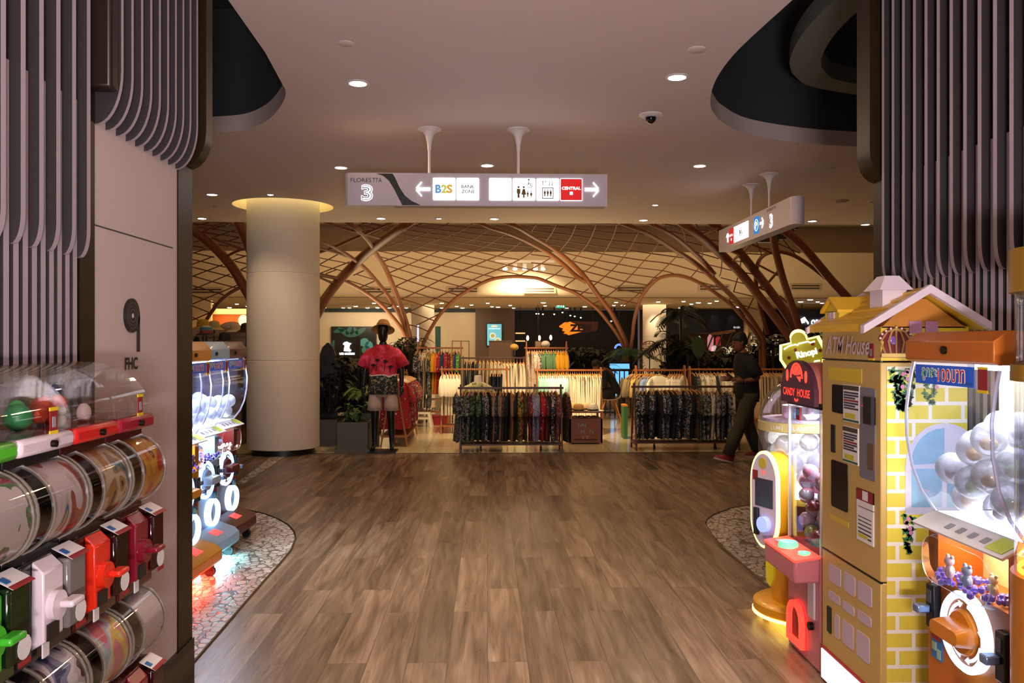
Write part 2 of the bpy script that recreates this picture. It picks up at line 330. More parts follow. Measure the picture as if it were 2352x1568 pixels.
# ---- slatted pillars
m_fin = M('fin_lilac_grey', 'a4989a', .55); m_side_shade = M('fin_side_shade', '241f1d', .6); m_back = M('pillar_dark', '2a2624', .6); m_brass = M('dark_brass', '30250f', .38, .6)
m_panel = M('pillar_white_panel', 'c2b2aa', .6)
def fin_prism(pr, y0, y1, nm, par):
    b = B().prism(pr, 'xz', y0, y1); b.mi[-1] = b.mi[-2] = 1      # shade painted into the two flat sides, the edge is lilac
    return b.build(nm, [m_fin, m_side_shade], par, smooth=.5)
def pillar(name, label, X, sg, y0, y1, fins, inner, do=.058, ch=.09, flo=1.88, fmid=2.40):
    """X wall plane, sg = direction from the wall to the aisle; fins: list of y; inner: list of y"""
    t = thing(name, label, 'pillar', (X, (y0+y1)/2, 0))
    yb = (y0+y1)/2; xo = sg*do
    B().box(-sg*.75, 0, y0-yb, y1-yb, 0, 5).build('core', m_back, t)
    for y in fins:
        pr = [(0, flo)]+[(sg*.028+(xo-sg*.028)*sin(radians(a)), flo+ch-ch*cos(radians(a))) for a in (0, 15, 30, 45, 60, 75, 90)]+[(xo, 4.9), (0, 4.9)]
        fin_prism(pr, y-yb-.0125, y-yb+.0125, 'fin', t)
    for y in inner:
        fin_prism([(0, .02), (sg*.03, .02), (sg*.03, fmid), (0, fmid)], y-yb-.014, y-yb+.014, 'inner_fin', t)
    return t, yb
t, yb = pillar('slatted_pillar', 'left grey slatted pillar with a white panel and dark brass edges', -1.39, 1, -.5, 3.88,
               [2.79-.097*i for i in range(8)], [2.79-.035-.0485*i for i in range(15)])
wp = B().box(.0, .006, 2.93-yb, 3.71-yb, .22, 2.40).build('white_panel', m_panel, t)
B().box(.006, .0075, 2.935-yb, 3.66-yb, 2.008, 2.013).build('panel_joint', m_black, wp)
for i in range(10):
    y = 2.95+.0835*i-yb
    pr = [(.004, 2.365)]+[(.004+.095*sin(radians(a)), 2.365+.19-.19*cos(radians(a))) for a in (10, 20, 30, 40, 50, 60, 70, 80, 90)]+[(.099, 4.9), (.004, 4.9)]
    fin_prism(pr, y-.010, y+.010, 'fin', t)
B().box(0, .10, 2.86-yb, 2.925-yb, 2.47, 4.95).build('end_panel', M('end_brown', '241a12', .4, .3), t, bevel=.012)
B().box(0, .014, 2.82-yb, 2.925-yb, .02, 2.6).build('brass_strip', m_brass, t)
B().box(0, .012, 3.712-yb, 3.885-yb, 0, 2.6).build('brass_strip', m_brass, t)
B().prism([(0, 2.40)]+[(.105*sin(radians(a)), 2.40+.16-.16*cos(radians(a))) for a in range(10, 91, 16)]+[(.105, 4.9), (0, 4.9)], 'xz', 3.80-yb, 3.885-yb).build('end_panel', m_brass, t)
B().box(0, .02, 2.93-yb, 3.89-yb, 0, .22).build('kick_plate', M('gloss_black', '08090a', .12), t)
# round emblem and letters on the white panel
lg = thing('wall_emblem', 'black round ring emblem with a tail above small letters on white panel', 'sign', (-1.384, 3.235, 1.7))
d = B(); m_ink = M('emblem_black', '191614', .4)
d.lathe([(.0665, 0), (.0665, .008)], 32, axis='x').build('disc', m_ink, lg)
for r in (.052, .040, .026): B().lathe([(r, .0082), (r-.004, .0082), (r-.004, .009), (r, .009), (r, .0082)], 28, axis='x', caps=False).build('ring', M('emblem_grey', '4a4440', .4), lg)
B().lathe([(.009, .008), (.009, .0095)], 16, axis='x').build('hub', m_panel, lg)
B().box(0, .008, .052, .0665, -.14, 0).build('tail', m_ink, lg)
text('FHC', 'lettering', m_ink, lg, (.003, 0, -.185), h=.048, w=.115, rot=(radians(90), 0, radians(90)), bold=.03)
t, yb = pillar('slatted_pillar', 'right grey slatted pillar with dark brass edge behind the yellow machines', 2.02, -1, -.5, 4.22,
               [4.02-.1*i for i in range(14)], [3.985-.05*i for i in range(28)], do=.062, ch=.12)
B().prism([(0, 2.42)]+[(-.10*sin(radians(a)), 2.42+.14-.14*cos(radians(a))) for a in range(10, 91, 16)]+[(-.10, 4.9), (0, 4.9)], 'xz', 4.08-yb, 4.225-yb).build('end_panel', m_brass, t)
B().box(-.012, 0, 4.06-yb, 4.225-yb, 0, 2.6).build('brass_strip', m_brass, t)
# ---- far hall: high vault, bulkhead, low far ceiling, side walls
m_vault = M('vault_cream', 'cdb899', .7); m_cream = M('wall_cream', 'e2cba6', .6)
struct(B().box(-24, 24, 13.5, 25, 4.9, 5.0).build('ceiling_vault', m_vault))
pr = [(22.0, 4.0)]+arc(22.25, 2.99+.06, .25, 180, 270, 6)+[(22.6, 2.8), (22.6, 4.0)]
struct(B().prism(pr, 'yz', -24, 24).build('wall_bulkhead', m_vault, smooth=.9))
struct(B().box(-24, 24, 23.6, 23.7, 3.9, 5).build('wall_upper', m_vault))
struct(B().box(-24, 24, 22.4, 31, 2.8, 2.9).build('ceiling_far', m_vault))
struct(B().box(-24.1, -24, 11.8, 31, 0, 5).build('wall_left', m_cream)); struct(B().box(24, 24.1, 11.8, 31, 0, 5).build('wall_right', m_cream))
struct(B().box(-12.1, -12, -7, 13.5, 0, 5).build('wall_left_front', m_cream)); struct(B().box(12, 12.1, -7, 13.5, 0, 5).build('wall_right_front', m_cream))
# =====================================================================  CAPSULE MACHINES ON THE LEFT PILLAR
m_lock = M('lock_dark', '2a241e', .35, .8); m_qrless = M('label_white', 'd8d4d0', .6); m_redl = M('label_red', '8c1c20', .5); m_yell = M('label_yellow', 'e0c01c', .5)
m_blue = M('label_blue', '1f5f9e', .5); m_grey = M('label_grey', '8a8a8c', .6)
POST = {
 'green': [(0, 'e8dcd4'), (.50, 'e8dcd4'), (.58, '5c8a48'), (.63, 'b8485c'), (.67, 'e8a0a8'), (.73, '6a4a80')],
 'white': [(0, '8c3030'), (.36, 'b85a48'), (.44, 'e8d8d4'), (.58, 'd8c0b8'), (.64, '3c6aa4'), (.68, 'd8a830')],
 'red': [(0, '5c3a28'), (.38, 'b88a50'), (.46, 'd8c4a4'), (.56, 'a8886c'), (.62, '4a7078'), (.68, '3a2a24')],
 'crimson': [(0, 'c83c20'), (.37, 'd88c30'), (.46, 'e0a840'), (.60, 'b8281c'), (.66, '2c3440'), (.70, 'e0b050')],
 'low_white': [(0, '503038'), (.40, 'c8b8bc'), (.48, 'e0d8da'), (.56, '8a8ea8'), (.62, '4a4c70'), (.68, '7a5a4a')],
 'low_red': [(0, 'd88c90'), (.38, 'e0c060'), (.46, 'd8d0c8'), (.56, 'a8c4c0'), (.62, 'c8a0b4'), (.68, 'd06c70')],
 'low_crimson': [(0, 'd8c8c4'), (.55, 'd8c8c4'), (.58, '2c2c30'), (.62, 'b84030'), (.66, 'd8c8c4'), (.7, '3c4c44')]}
CAPC = ['2a4a8a', 'd8d8dc', '1c3c6a', '3aa0a8', 'c8c8cc', '141a3a']
def toy_ball(loc, r, col, label, name='capsule', group=None):
    t = thing(name, label, 'capsule', loc, group=group)
    B().ball((0,0,0), r, n=12, m=6, z0=-1, z1=0).build('shell_bottom', M('cap_'+col, col, .25), t)
    B().ball((0,0,0), r, n=12, m=6, z0=0, z1=1).build('shell_top', clear('capsule_clear_top', 'f4f4f8', .1, .05, .18), t)
    return t
def wall_gacha(key, yc, col, dark, tray, label, two=True):
    t = thing('capsule_machine', label, 'capsule machine', (-1.10, yc, 0), radians(90))
    mc = M('gacha_'+key, col, .25, coat=.3); md = M('gacha_body_'+key, dark, .2, coat=.4); mt = M('gacha_tray_'+key, tray, .3)
    B().box(-.127, .127, .03, .225, .1, 1.32).build('body', md, t, bevel=.004)
    tr = B().box(-.127, .127, -.012, .225, 1.325, 1.368).build('tray', mt, t, bevel=.012)
    B().cyl((.01, -.012, 1.345), .009, -.012, .0, 'y', 12).build('lock', m_lock, tr)
    pr = [(.004, 1.37)]+[(.222-.218*cos(radians(a)), 1.385+.15*sin(radians(a))) for a in range(8, 91, 9)]+[(.226, 1.37)]
    dm = B().prism(pr, 'yz', -.122, .122).build('display_dome', m_glass, t, smooth=.5)
    if key in ('white', 'crimson'):
        lb = B().box(.02, .055, -.002, .0, 1.375, 1.425).build('price_label', m_redl, dm)
        B().box(.018, .057, -.003, .0, 1.425, 1.434).build('label_edge', m_yell, lb); B().box(.018, .057, -.003, .0, 1.366, 1.375).build('label_edge', m_yell, lb)
        B().box(.03, .045, -.0035, -.002, 1.383, 1.41).build('label_window', m_grey, lb)
    for tier, zc in ((0, 1.19), (1, .70)):
        pk = key if tier == 0 else 'low_'+key
        dr = B().lathe([(.112, -.122), (.112, .122)], 30, (0, .065, zc), 'x').build('drum', m_glass, t)
        for x in (-.122, -.048, .118):
            B().lathe([(.1155, x), (.1155, x+.006), (.107, x+.006), (.107, x), (.1155, x)], 30, (0, .065, zc), 'x', caps=False).build('rim', clear('plastic_rim', 'cfc4b4', .25, .08, .25), dr)
        if pk in POST:
            a = [radians(q) for q in range(-30, 206, 12)]
            B().loft([[(-.04, .065-.109*sin(q), zc+.109*cos(q)) for q in a], [(.115, .065-.109*sin(q), zc+.109*cos(q)) for q in a]], closed=False, caps=False).build(
                'poster', pattern('poster_'+pk, POST[pk], 11, (1, .6, .6), .35, 'noise', 1.2, .8), dr)
        B().lathe([(.10, -.115), (.10, -.11)], 24, (0, .065, zc), 'x').build('drum_end', m_black, dr)
        z1 = zc-.118; z0 = zc-.365
        me = B().box(-.122, .122, -.005, .06, z0, z1).build('mechanism', md, t, bevel=.006)
        pl = B().prism([(-.035, z1-.03), (-.005, z1-.002), (-.002, z0+.03), (-.035, z0+.05)], 'yz', -.072, .02).build('front_plate', mc, me, bevel=.004)
        B().cyl((-.03, -.035, zc-.235), .036, -.018, 0, 'y', 20).build('knob', mc, me)
        B().box(-.034, .03, -.085, -.05, zc-.243, zc-.226).build('lever', mc, me, bevel=.006)
        B().box(-.06, -.01, -.04, -.03, z0+.05, z0+.09).build('coin_tray', m_black, me)
        cb = B().box(.028, .118, -.045, -.004, z0+.05, z1-.02).build('coin_box', clear('tint_'+key, dark if key != 'white' else 'b0a8a4', .12, .05, .35), me, bevel=.008)
        B().prism(arc(.085, zc-.285, .028, 0, 360, 14)[:-1], 'xz', -.047, -.046).build('info_label', m_qrless, cb)
        B().box(.06, .11, -.0475, -.046, zc-.325, zc-.313).build('info_label_strip', m_redl, cb)
        st = B().prism([(-.052, z1-.022), (-.002, z1+.004), (.0, z1+.006), (-.05, z1-.019)], 'yz', .03, .118).build('top_label', m_qrless, me)
        B().prism([(-.0535, z1-.0215), (-.042, z1-.0155), (-.041, z1-.0145), (-.052, z1-.019)], 'yz', .03, .118).build('label_stripe', m_redl, st)
        B().prism([(-.034, z1-.0115), (-.016, z1-.002), (-.015, z1-.0), (-.033, z1-.009)], 'yz', .036, .056).build('label_dot', m_blue, st)
        B().box(-.05, -.022, -.022, -.018, z0+.005, z0+.04).build('price_tag', m_qrless, me)
    return t
GL = [('green', 1.82, '3cae28', '1c3a18', '4cb428', 'lime green capsule vending column at the left edge of the picture'),
      ('white', 2.08, 'd8ccd0', '1c1a1a', 'd6c8cc', 'white fronted black capsule vending column between the green and red ones'),
      ('red', 2.34, 'd82c14', '3a100c', 'c8201c', 'bright red capsule vending column second from the white panel'),
      ('crimson', 2.60, '7a1424', '4a0c14', '96142c', 'dark crimson capsule vending column closest to the white panel')]
for key, y, c, d, tr, lab in GL:
    wall_gacha(key, y, c, d, tr, lab)
    for i, (z, dx) in enumerate(((1.12, 0), (1.20, .012), (.63, 0), (.71, .01))):
        cc = R.choice(CAPC); toy_ball((-1.10-.045-.02*(i % 2), y-.083+dx*.3, z), .027, cc, 'small capsule inside the %s drum of the %s vending column' % (('upper', 'upper', 'lower', 'lower')[i], key), group='capsules in the drums on the left pillar')
def toy(loc, col, label, parts, cat='toy'):
    t = thing('toy_figure', label, cat, loc, radians(90))
    for nm, c, r, cc in parts: B().ball(c, *r, n=12, m=8).build(nm, M('toy_'+cc, cc, .4), t)
toy((-1.22, 2.30, 1.37), 0, 'orange red lobster toy with a blue tail in the display dome', [('body', (0,0,.04), (.05,.035,.04), 'e04020'), ('claw', (-.06,-.02,.035), (.03,.02,.025), 'e04020'), ('claw', (-.02,-.05,.06), (.03,.02,.025), 'e85030'), ('tail', (.06,0,.09), (.03,.012,.02), '3a4c7c')])
toy((-1.2, 2.14, 1.37), 0, 'round green toy behind the white tray', [('body', (0,0,.035), (.035,.035,.035), '2c8a4c'), ('head', (.03,.02,.06), (.02,.02,.018), '3cac5c')])
toy((-1.14, 2.235, 1.37), 0, 'small cream animal toy at the left end of the red tray', [('body', (0,0,.018), (.013,.013,.018), 'd8c8b4'), ('head', (0,0,.044), (.013,.013,.013), 'e0d0bc')])
toy((-1.16, 2.40, 1.37), 0, 'white square cup toy on the red tray', [('body', (0,0,.025), (.022,.02,.028), 'e0c8c0')])
toy((-1.2, 1.80, 1.37), 0, 'lime green toy in the display dome at the picture edge', [('body', (0,0,.025), (.05,.05,.022), '6cc838')])
# =====================================================================  BIG GLOWING CAPSULE STATIONS
m_ring = M('ring_light', 'e8f4ff', .5, emit='b4d8ff', es=1.7); m_inner = M('lit_inner', 'f4f6fa', .5, emit='eef2ff', es=1.1)
m_redlamp = M('red_lamp', 'ff5048', .5, emit='ff3830', es=1.6)
m_capw = clear('capsule_window', 'f6f8ff', .05, .03); m_ball = clear('ball_clear', 'f4f6fc', .08, .05, .42)
m_crystal = M('purple_crystal', '6a5cc8', .15, coat=.5)
def station(loc, rz, key, col, label, zt=(1.465, 1.60), banner=True, nballs=16, inner='f4f0ff', pod='ffe2a0', handle=None, seed=1, ring_col=None, w=.27, glow=14, DP=.50):
    rr = random.Random(seed); t = thing('capsule_station', label, 'capsule machine', loc, rz)
    mc = M('station_'+key, col, .4, coat=.08); mh = M('station_handle_'+key, handle or col, .3, coat=.3)
    # body with a real recess behind the prize pod
    b = B(); px0, px1, pz0, pz1 = -.205, .205, .732, .905
    b.box(-w, w, .20, DP, .12, .93); b.box(-w, px0, .03, .2, .12, .93); b.box(px1, w, .03, .2, .12, .93); b.box(px0, px1, .03, .2, .12, pz0); b.box(px0, px1, .03, .2, pz1, .93)
    b.build('body', mc, t)
    l = B(); l.quad((px0, .199, pz0), (px1, .199, pz0), (px1, .199, pz1), (px0, .199, pz1)); l.quad((px0, .03, pz1-.001), (px1, .03, pz1-.001), (px1, .2, pz1-.001), (px0, .2, pz1-.001))
    l.build('pod_lining', M('pod_'+key, pod, .5), t)
    pd = B(); o = rrect(px0-.02, px1+.02, pz0-.015, pz1+.015, .08); i_ = rrect(px0+.0, px1-.0, pz0+.005, pz1-.005, .07); n = len(o)
    pd.loft([[(x, .028, z) for x, z in o], [(x, -.03, z) for x, z in i_]], caps=False); pd.add([(x, -.03, z) for x, z in i_], [list(range(n))])
    pd.build('prize_pod', m_capw, t, smooth=.9)
    B().loft([[(x, y, z) for x, z in i_] for y in (-.032, -.028)], caps=False).build('pod_edge', clear('pod_edge', 'fff4e8', .3, .1, .3), t)
    cr = B()
    for k in range(70):
        cx_, cy_, s = rr.uniform(px0+.02, px1-.02), rr.uniform(-.015, .12), rr.uniform(.008, .015); cz_ = pz0+.01+rr.uniform(0, .028)
        cr.ball((cx_, cy_, cz_), s, n=5, m=3)
    tag(cr.build('crystal_bed', m_crystal if key != 'crimson' else M('white_bed', 'e8d8dc', .4), t, smooth=0), kind='stuff')
    # window, capsules' chamber and top box
    z0, z1 = .965, zt[0]; hh = z1-z0
    pr = [(.055, z0), (.0, z0+.14*hh), (-.035, z0+.3*hh), (-.055, z0+.5*hh), (-.058, z0+.68*hh), (-.045, z0+.86*hh), (-.03, z1)]
    wd = B().loft([[(x, y, z) for y, z in pr] for x in (-w+.006, w-.006)], closed=False, caps=False)
    for x in (-w+.006, w-.006): wd.add([(x, y, z) for y, z in pr]+[(x, DP-.03, z1), (x, DP-.03, z0)], [list(range(len(pr)+2))])
    wd.build('window', m_capw, t, smooth=1.0)
    for x in (-w+.008, w-.008): B().tube([(x, y-.002, z) for y, z in pr], .006, 6).build('window_edge', clear('edge_clear', 'e8ecff', .35, .1, .3), t)
    B().box(-w, w, DP-.03, DP, z0, z1).build('back_panel', M('station_back_'+key, inner, .5, emit=inner, es=.55 if key != 'orange' else .3), t)
    B().box(-w+.012, w-.012, .06, DP-.035, z0-.03, z0).build('floor_lamp_panel', M('floor_panel', 'ffffff', .5, emit='e8eeff', es=6), t)
    B().box(-w+.01, w-.01, .20, .22, z1-.03, z1-.01).build('light_tube', M('tube_light', 'ffffff', .5, emit='eef2ff', es=12), t)
    pt = [(-.04, zt[0]), (-.06, zt[0]+.01), (-.06, zt[0]+.075), (-.01, zt[1]), (DP, zt[1]), (DP, zt[0])]
    tb = B().prism(pt, 'yz', -w, w).build('top_box', mc, t, bevel=.004)
    B().cyl((0, -.06, zt[0]+.045), .014, -.01, 0, 'y', 14).build('lock', m_lock, tb)
    pl = B().prism([(-.035, .925), (.05, .968), (.05, .96), (-.03, .917)], 'yz', -w, w).build('sign_plate', m_qrless, t)
    for k in range(4): B().prism([(-.009, .9402), (.018, .954), (.018, .9545), (-.009, .9408)], 'yz', -.10+.07*k, -.07+.07*k).build('plate_mark', m_grey, pl)
    B().prism([(-.022, .9335), (.04, .965), (.04, .9655), (-.022, .934)], 'yz', .16, w-.02).build('plate_label', M('label_lime', 'b8c83c', .5), pl)
    if banner:
        bn = B().box(-.19, .17, -.062, -.060, zt[0]-.075, zt[0]-.008).build('banner', M('banner_blue', '1c50b0', .4, emit='1c50b0', es=.25), t)
        zb = zt[0]-.041; m_o = M('banner_white', 'ffffff', .5); m_r = M('banner_red', 'c01824', .5); m_g = M('banner_green', '2c9a4c', .5)
        for s_, xx, ww, mm in (('ลูกละ', -.095, .095, m_g), ('100', .0, .075, m_r), ('บาท', .085, .075, m_r)):
            text(s_, 'banner_outline', m_o, bn, (xx, -.0632, zb), h=.048, w=ww+.008, bold=.05)
            text(s_, 'banner_word', mm, bn, (xx, -.0642, zb), h=.042, w=ww)
        text('100 Baht per each', 'banner_small', M('banner_dark', '0c2450', .5), bn, (.135, -.0632, zt[0]-.064), h=.010, w=.06)
        lb = B().box(.185, .235, -.058, -.056, zt[0]-.085, zt[0]-.01).build('price_label', m_redl, t)
        B().box(.183, .237, -.059, -.0565, zt[0]-.09, zt[0]-.08).build('label_edge', m_yell, lb); B().box(.183, .237, -.059, -.0565, zt[0]-.014, zt[0]-.006).build('label_edge', m_yell, lb)
    # dial
    zc = .60; xd = -.005
    rg = B(); rg.lathe([(.135, .012), (.138, -.012), (.128, -.024), (.114, -.022), (.110, .0), (.110, .012)], 40, (xd, .02, zc), 'y', caps=False); rg.build('ring_light', m_ring if ring_col is None else ring_col, t)
    B().cyl((xd, .02, zc), .111, -.008, .01, 'y', 36).build('dial_plate', mc, t)
    for a0, a1 in ((20, 80), (110, 165), (200, 255), (285, 345)):
        q = arc(xd, zc, .099, a0, a1, 8)+arc(xd, zc, .088, a1, a0, 8)
        B().prism(q, 'xz', .009, .0115).build('arrow_arc', m_ring, t)
        ax, az = xd+.0935*cos(radians(a0)), zc+.0935*sin(radians(a0)); tx, tz = sin(radians(a0)), -cos(radians(a0)); nx, nz = cos(radians(a0)), sin(radians(a0))
        B().prism([(ax+nx*.012, az+nz*.012), (ax-nx*.012, az-nz*.012), (ax+tx*.022, az+tz*.022)], 'xz', .009, .0115).build('arrow_tip', m_ring, t)
    h_ = B().lathe([(.078, .01), (.078, -.02), (.07, -.028), (.0, -.028)], 32, (xd, .02, zc), 'y').build('handle', mh, t)
    B().loft([[(xd+x, y, zc+z) for x, z in rrect(-.085, .085, -s, s, min(s, .03)*.9)] for y, s in ((-.005, .036), (-.05, .03), (-.066, .024))]).build('handle_bar', mh, h_)
    # coin units and leaflets
    for x, zz in ((-.21, .63), (.205, .60)):
        cu = B().box(x-.026, x+.026, -.0, .03, zz-.085, zz+.075).build('coin_unit', m_black, t, bevel=.004)
        B().box(x-.012, x+.012, -.004, .0, zz+.01, zz+.055).build('coin_slot', M('slot_grey', '5a5e64', .4, .4), cu)
        B().box(x-.03, x+.01, -.05, 0, zz-.03, zz+.0).build('coin_lever', M('steel_blue_lever', '7c90b4', .25, .6), cu, bevel=.006)
    for x, zz, w_, h2 in ((-.205, .48, .034, .05), (.20, .46, .036, .05)):
        lf = B().box(x-w_, x+w_, .024, .03, zz-h2, zz+h2).build('leaflet', M('leaflet_blue', '2a72a8', .5), t)
        B().box(x-w_+.005, x+w_-.005, .022, .025, zz+.02, zz+.045).build('leaflet_title', m_redl, lf)
        B().box(x-w_+.005, x+.0, .022, .025, zz-.02, zz+.01).box(x+.005, x+w_-.005, .022, .025, zz-.045, zz-.01).build('leaflet_picture', M('leaflet_pic', '9ab8a0', .5), lf)
    B().box(-.245, -.205, .026, .03, .735-.05, .735-.012).build('notice', M('notice_white', 'f0f4ff', .5, emit='f0f4ff', es=.3), t)
    # outlet ring and bumper
    orr = B(); orr.lathe([(.10, .012), (.102, -.03), (.092, -.04), (.08, -.036), (.078, .012)], 36, (.10, .02, .345), 'y', caps=False); orr.build('outlet_ring', m_ring, t)
    ot = B().cyl((.10, .02, .345), .079, -.004, .01, 'y', 28).build('outlet', M('outlet_glass', '2c3846', .15), t)
    B().box(.07, .115, .012, .02, .28, .345).build('outlet_flap', m_black, ot)
    bp = [(.03, .25), (-.10, .205), (-.135, .17), (-.135, .11), (-.11, .085), (.03, .085)]
    bu = B().prism(bp, 'yz', -w, w).build('bumper', mc, t, bevel=.006)
    B().prism([(-.025, .2315), (-.088, .2095), (-.088, .2125), (-.025, .2345)], 'yz', -.06, .06).build('bumper_lamp', m_redlamp, bu)
    for x in (-.22, .22):
        for y in (-.07, DP-.08):
            c = B().cyl((x, y, .035), .035, -.014, .014, 'x', 16).build('caster', m_black, t)
            B().box(x-.02, x+.02, y-.02, y+.02, .04, .09).build('caster_fork', m_lock, c)
    lo = lamp('AREA', (0, .16, z1-.012), glow, (.78, .87, 1), .44, (0, 0, 0), sy=.3, name='station_light'); lo.parent = t
    lo = lamp('AREA', (0, .09, pz1-.004), glow*.22, (1, .88, .7), .34, (0, 0, 0), sy=.12, name='pod_light'); lo.parent = t
    return t
def local(t, p): return Matrix.Translation(t.location) @ Matrix.Rotation(t.rotation_euler.z, 4, 'Z') @ Vector(p)
def fill_balls(t, what, n, r, seed, tints, zbase=.985, w=.27, ymax=.42, ymin=-.01):
    rr = random.Random(seed); pts = []
    for i in range(n):                      # drop each one to the lowest free spot of a few tries
        best = None
        for k in range(30):
            x, y = rr.uniform(-w+r+.012, w-r-.012), rr.uniform(ymin+r, ymax-r)
            z = zbase+r
            for q in pts:
                d2 = (x-q.x)**2+(y-q.y)**2
                if d2 < (1.96*r)**2: z = max(z, q.z+sqrt((1.96*r)**2-d2))
            if best is None or z < best.z: best = Vector((x, y, z))
        pts.append(best)
    for k, p in enumerate(pts):
        lx = ('left', 'middle', 'right')[min(2, int((p.x+w)/(2*w)*3))]; lz = ('bottom', 'middle', 'top')[min(2, int((p.z-zbase)/.13))]
        b = thing('prize_capsule', 'clear prize capsule, %s %s in the window of the %s' % (lz, lx, what), 'capsule', local(t, p), rr.uniform(0, 6), group='clear capsules in the '+what)
        B().ball((0,0,0), r, n=14, m=10).build('shell', m_ball, b)
        c = rr.choice(tints); B().ball((0, 0, -r*.3), r*.55, r*.45, r*.4, n=8, m=5).build('prize', M('prize_'+c, c, .5), b)
def bear(t, p, col, label, s=1.0):
    b = thing('toy_bear', label, 'toy', local(t, p), t.rotation_euler.z); m = M('bear_'+col, col, .5)
    B().ball((0,0,.022*s), .017*s, .013*s, .022*s, n=12, m=8).build('body', m, b); B().ball((0,-.002,.053*s), .017*s, .014*s, .015*s, n=12, m=8).build('head', m, b)
    for x in (-1, 1):
        B().ball((x*.012*s, 0, .067*s), .006*s, n=8, m=5).build('ear', m, b); B().ball((x*.016*s, -.008*s, .025*s), .006*s, .006*s, .010*s, n=8, m=5).build('arm', m, b)
XL = -2.02
for key, col, inner, pod, xx, yc, lab, hd, ul, uc, tin in (
    ('crimson', '4c0810', 'e8e4f8', 'e06880', XL-.03, 6.57, 'dark red glowing capsule station, farthest of the row by the column', '5c0c1c', 0, None, ['c8c8d8', 'a8b0c8']),
    ('blue', '8fb0cc', 'eef0ff', 'c8dcf4', XL, 6.01, 'light blue glowing capsule station between the yellow and dark red ones', 'a8c4e0', 9, (.25, .8, 1), ['c8ccd8', '98a4b8']),
    ('yellow', 'd08a14', 'f0e8ff', 'ffc860', XL+.05, 5.45, 'yellow glowing capsule station half hidden behind the left pillar edge', 'e0a020', 8, (1, .06, .03), ['d0d0dc', '8890a8'])):
    t = station((xx, yc, 0), radians(87), key, col, lab, pod=pod, inner=inner, handle=hd, seed=len(key))
    fill_balls(t, {'crimson': 'dark red station', 'blue': 'light blue station', 'yellow': 'yellow station'}[key], 22, .052, len(key)+3, tin, ymax=.44)
    if ul:
        lo = lamp('AREA', (0, -.05, .07), ul, uc, .4, (0, 0, 0), sy=.16, name='under_light'); lo.parent = t
tO = station((1.63, 2.78, 0), radians(-90), 'orange', 'b86410', 'orange glowing capsule station in front of the yellow brick house', zt=(1.525, 1.635), inner='f6e8b8', pod='ffdf98', handle='c87818', seed=4, glow=7, DP=.33)
fill_balls(tO, 'orange station', 22, .058, 12, ['e8b878', 'a8c890', 'c8b0b8', 'e8c890', 'b8a8b0'], ymax=.29)
bear(tO, (-.075, .0, .765), 'f0d8e4', 'pale pink toy bear standing on purple crystals', 1.15); bear(tO, (.03, .0, .76), 'a8c4e8', 'light blue toy bear standing on purple crystals', 1.15)
bear(tO, (.13, .03, .765), 'e8e0b0', 'pale yellow toy bear at the right end of the crystal bed', 1.0)
tY = [o for o in COL.objects if o.name.startswith('capsule_station') and 'yellow glowing' in o.get('label', '')][0]
bear(tY, (.09, .0, .76), '5a4a8c', 'dark purple toy figure in the yellow station', 1.2)
# tall clear capsule tower at the right edge
TX, TY = 1.695, 2.28
t = thing('capsule_tower', 'tall clear tube capsule machine with brass caps at the right edge', 'capsule machine', (TX, TY, 0))
m_bc = M('tower_brass', 'a07818', .35, .4)
B().cyl((0,0,0), .190, 1.742, 1.867, n=40).build('top_cap', m_bc, t); B().cyl((0,0,0), .187, 1.486, 1.533, n=40).build('middle_band', m_bc, t)
B().lathe([(.176, .93), (.176, 1.742)], 40, caps=False).build('tube', m_capw, t)
B().lathe([(.17, .02), (.186, .03), (.186, .93), (.17, .93)], 40).build('base', M('tower_base', 'b06a14', .35), t)
B().lathe([(.16, .932), (.168, .932), (.168, .945), (.16, .945), (.16, .932)], 40, caps=False).build('ring_lamp', M('ring_amber', 'ffb050', .5, emit='ff9a30', es=4), t)
for k in range(4):
    a = 2.6+.5*k; b = thing('prize_capsule', 'clear prize capsule %s in the tube tower at the right edge' % ('at the bottom', 'second from the bottom', 'third from the bottom', 'on top of the pile')[k], 'capsule', (TX+.10*cos(a), TY+.10*sin(a), .98+.085*k))
    B().ball((0,0,0), .045, n=14, m=10).build('shell', m_ball, b); B().ball((0,0,-.01), .022, n=8, m=5).build('prize', M('prize_e8b878', 'e8b878', .5), b)
# =====================================================================  YELLOW HOUSE-SHAPED CASH MACHINE
def brick_mat():
    m = bpy.data.materials.new('yellow_brick_print'); m.use_nodes = True; nt = m.node_tree; L = nt.links; N = nt.nodes.new; b = nt.nodes['Principled BSDF']
    t = N('ShaderNodeTexCoord'); mp = N('ShaderNodeMapping'); mp.inputs['Rotation'].default_value = (radians(90), 0, 0); L.new(t.outputs['Object'], mp.inputs[0])
    sp = N('ShaderNodeSeparateXYZ'); cb = N('ShaderNodeCombineXYZ'); L.new(t.outputs['Object'], sp.inputs[0]); L.new(sp.outputs['Y'], cb.inputs['X']); L.new(sp.outputs['Z'], cb.inputs['Y'])
    br = N('ShaderNodeTexBrick'); br.inputs['Scale'].default_value = 1; br.inputs['Brick Width'].default_value = .135; br.inputs['Row Height'].default_value = .071; br.inputs['Mortar Size'].default_value = .008; br.inputs['Mortar Smooth'].default_value = .1
    br.inputs['Color1'].default_value = lin('e2cf4a'); br.inputs['Color2'].default_value = lin('d8c440'); br.inputs['Mortar'].default_value = lin('f0ead8')
    L.new(cb.outputs[0], br.inputs['Vector']); L.new(br.outputs['Color'], b.inputs['Base Color']); b.inputs['Roughness'].default_value = .4
    return m
m_hy = M('house_yellow', 'c4a45c', .4); m_hy2 = M('house_bright_yellow', 'd8bc30', .4); m_rf = M('roof_yellow', 'dcae2c', .45); m_fas = M('fascia_white', 'd8ccd0', .45)
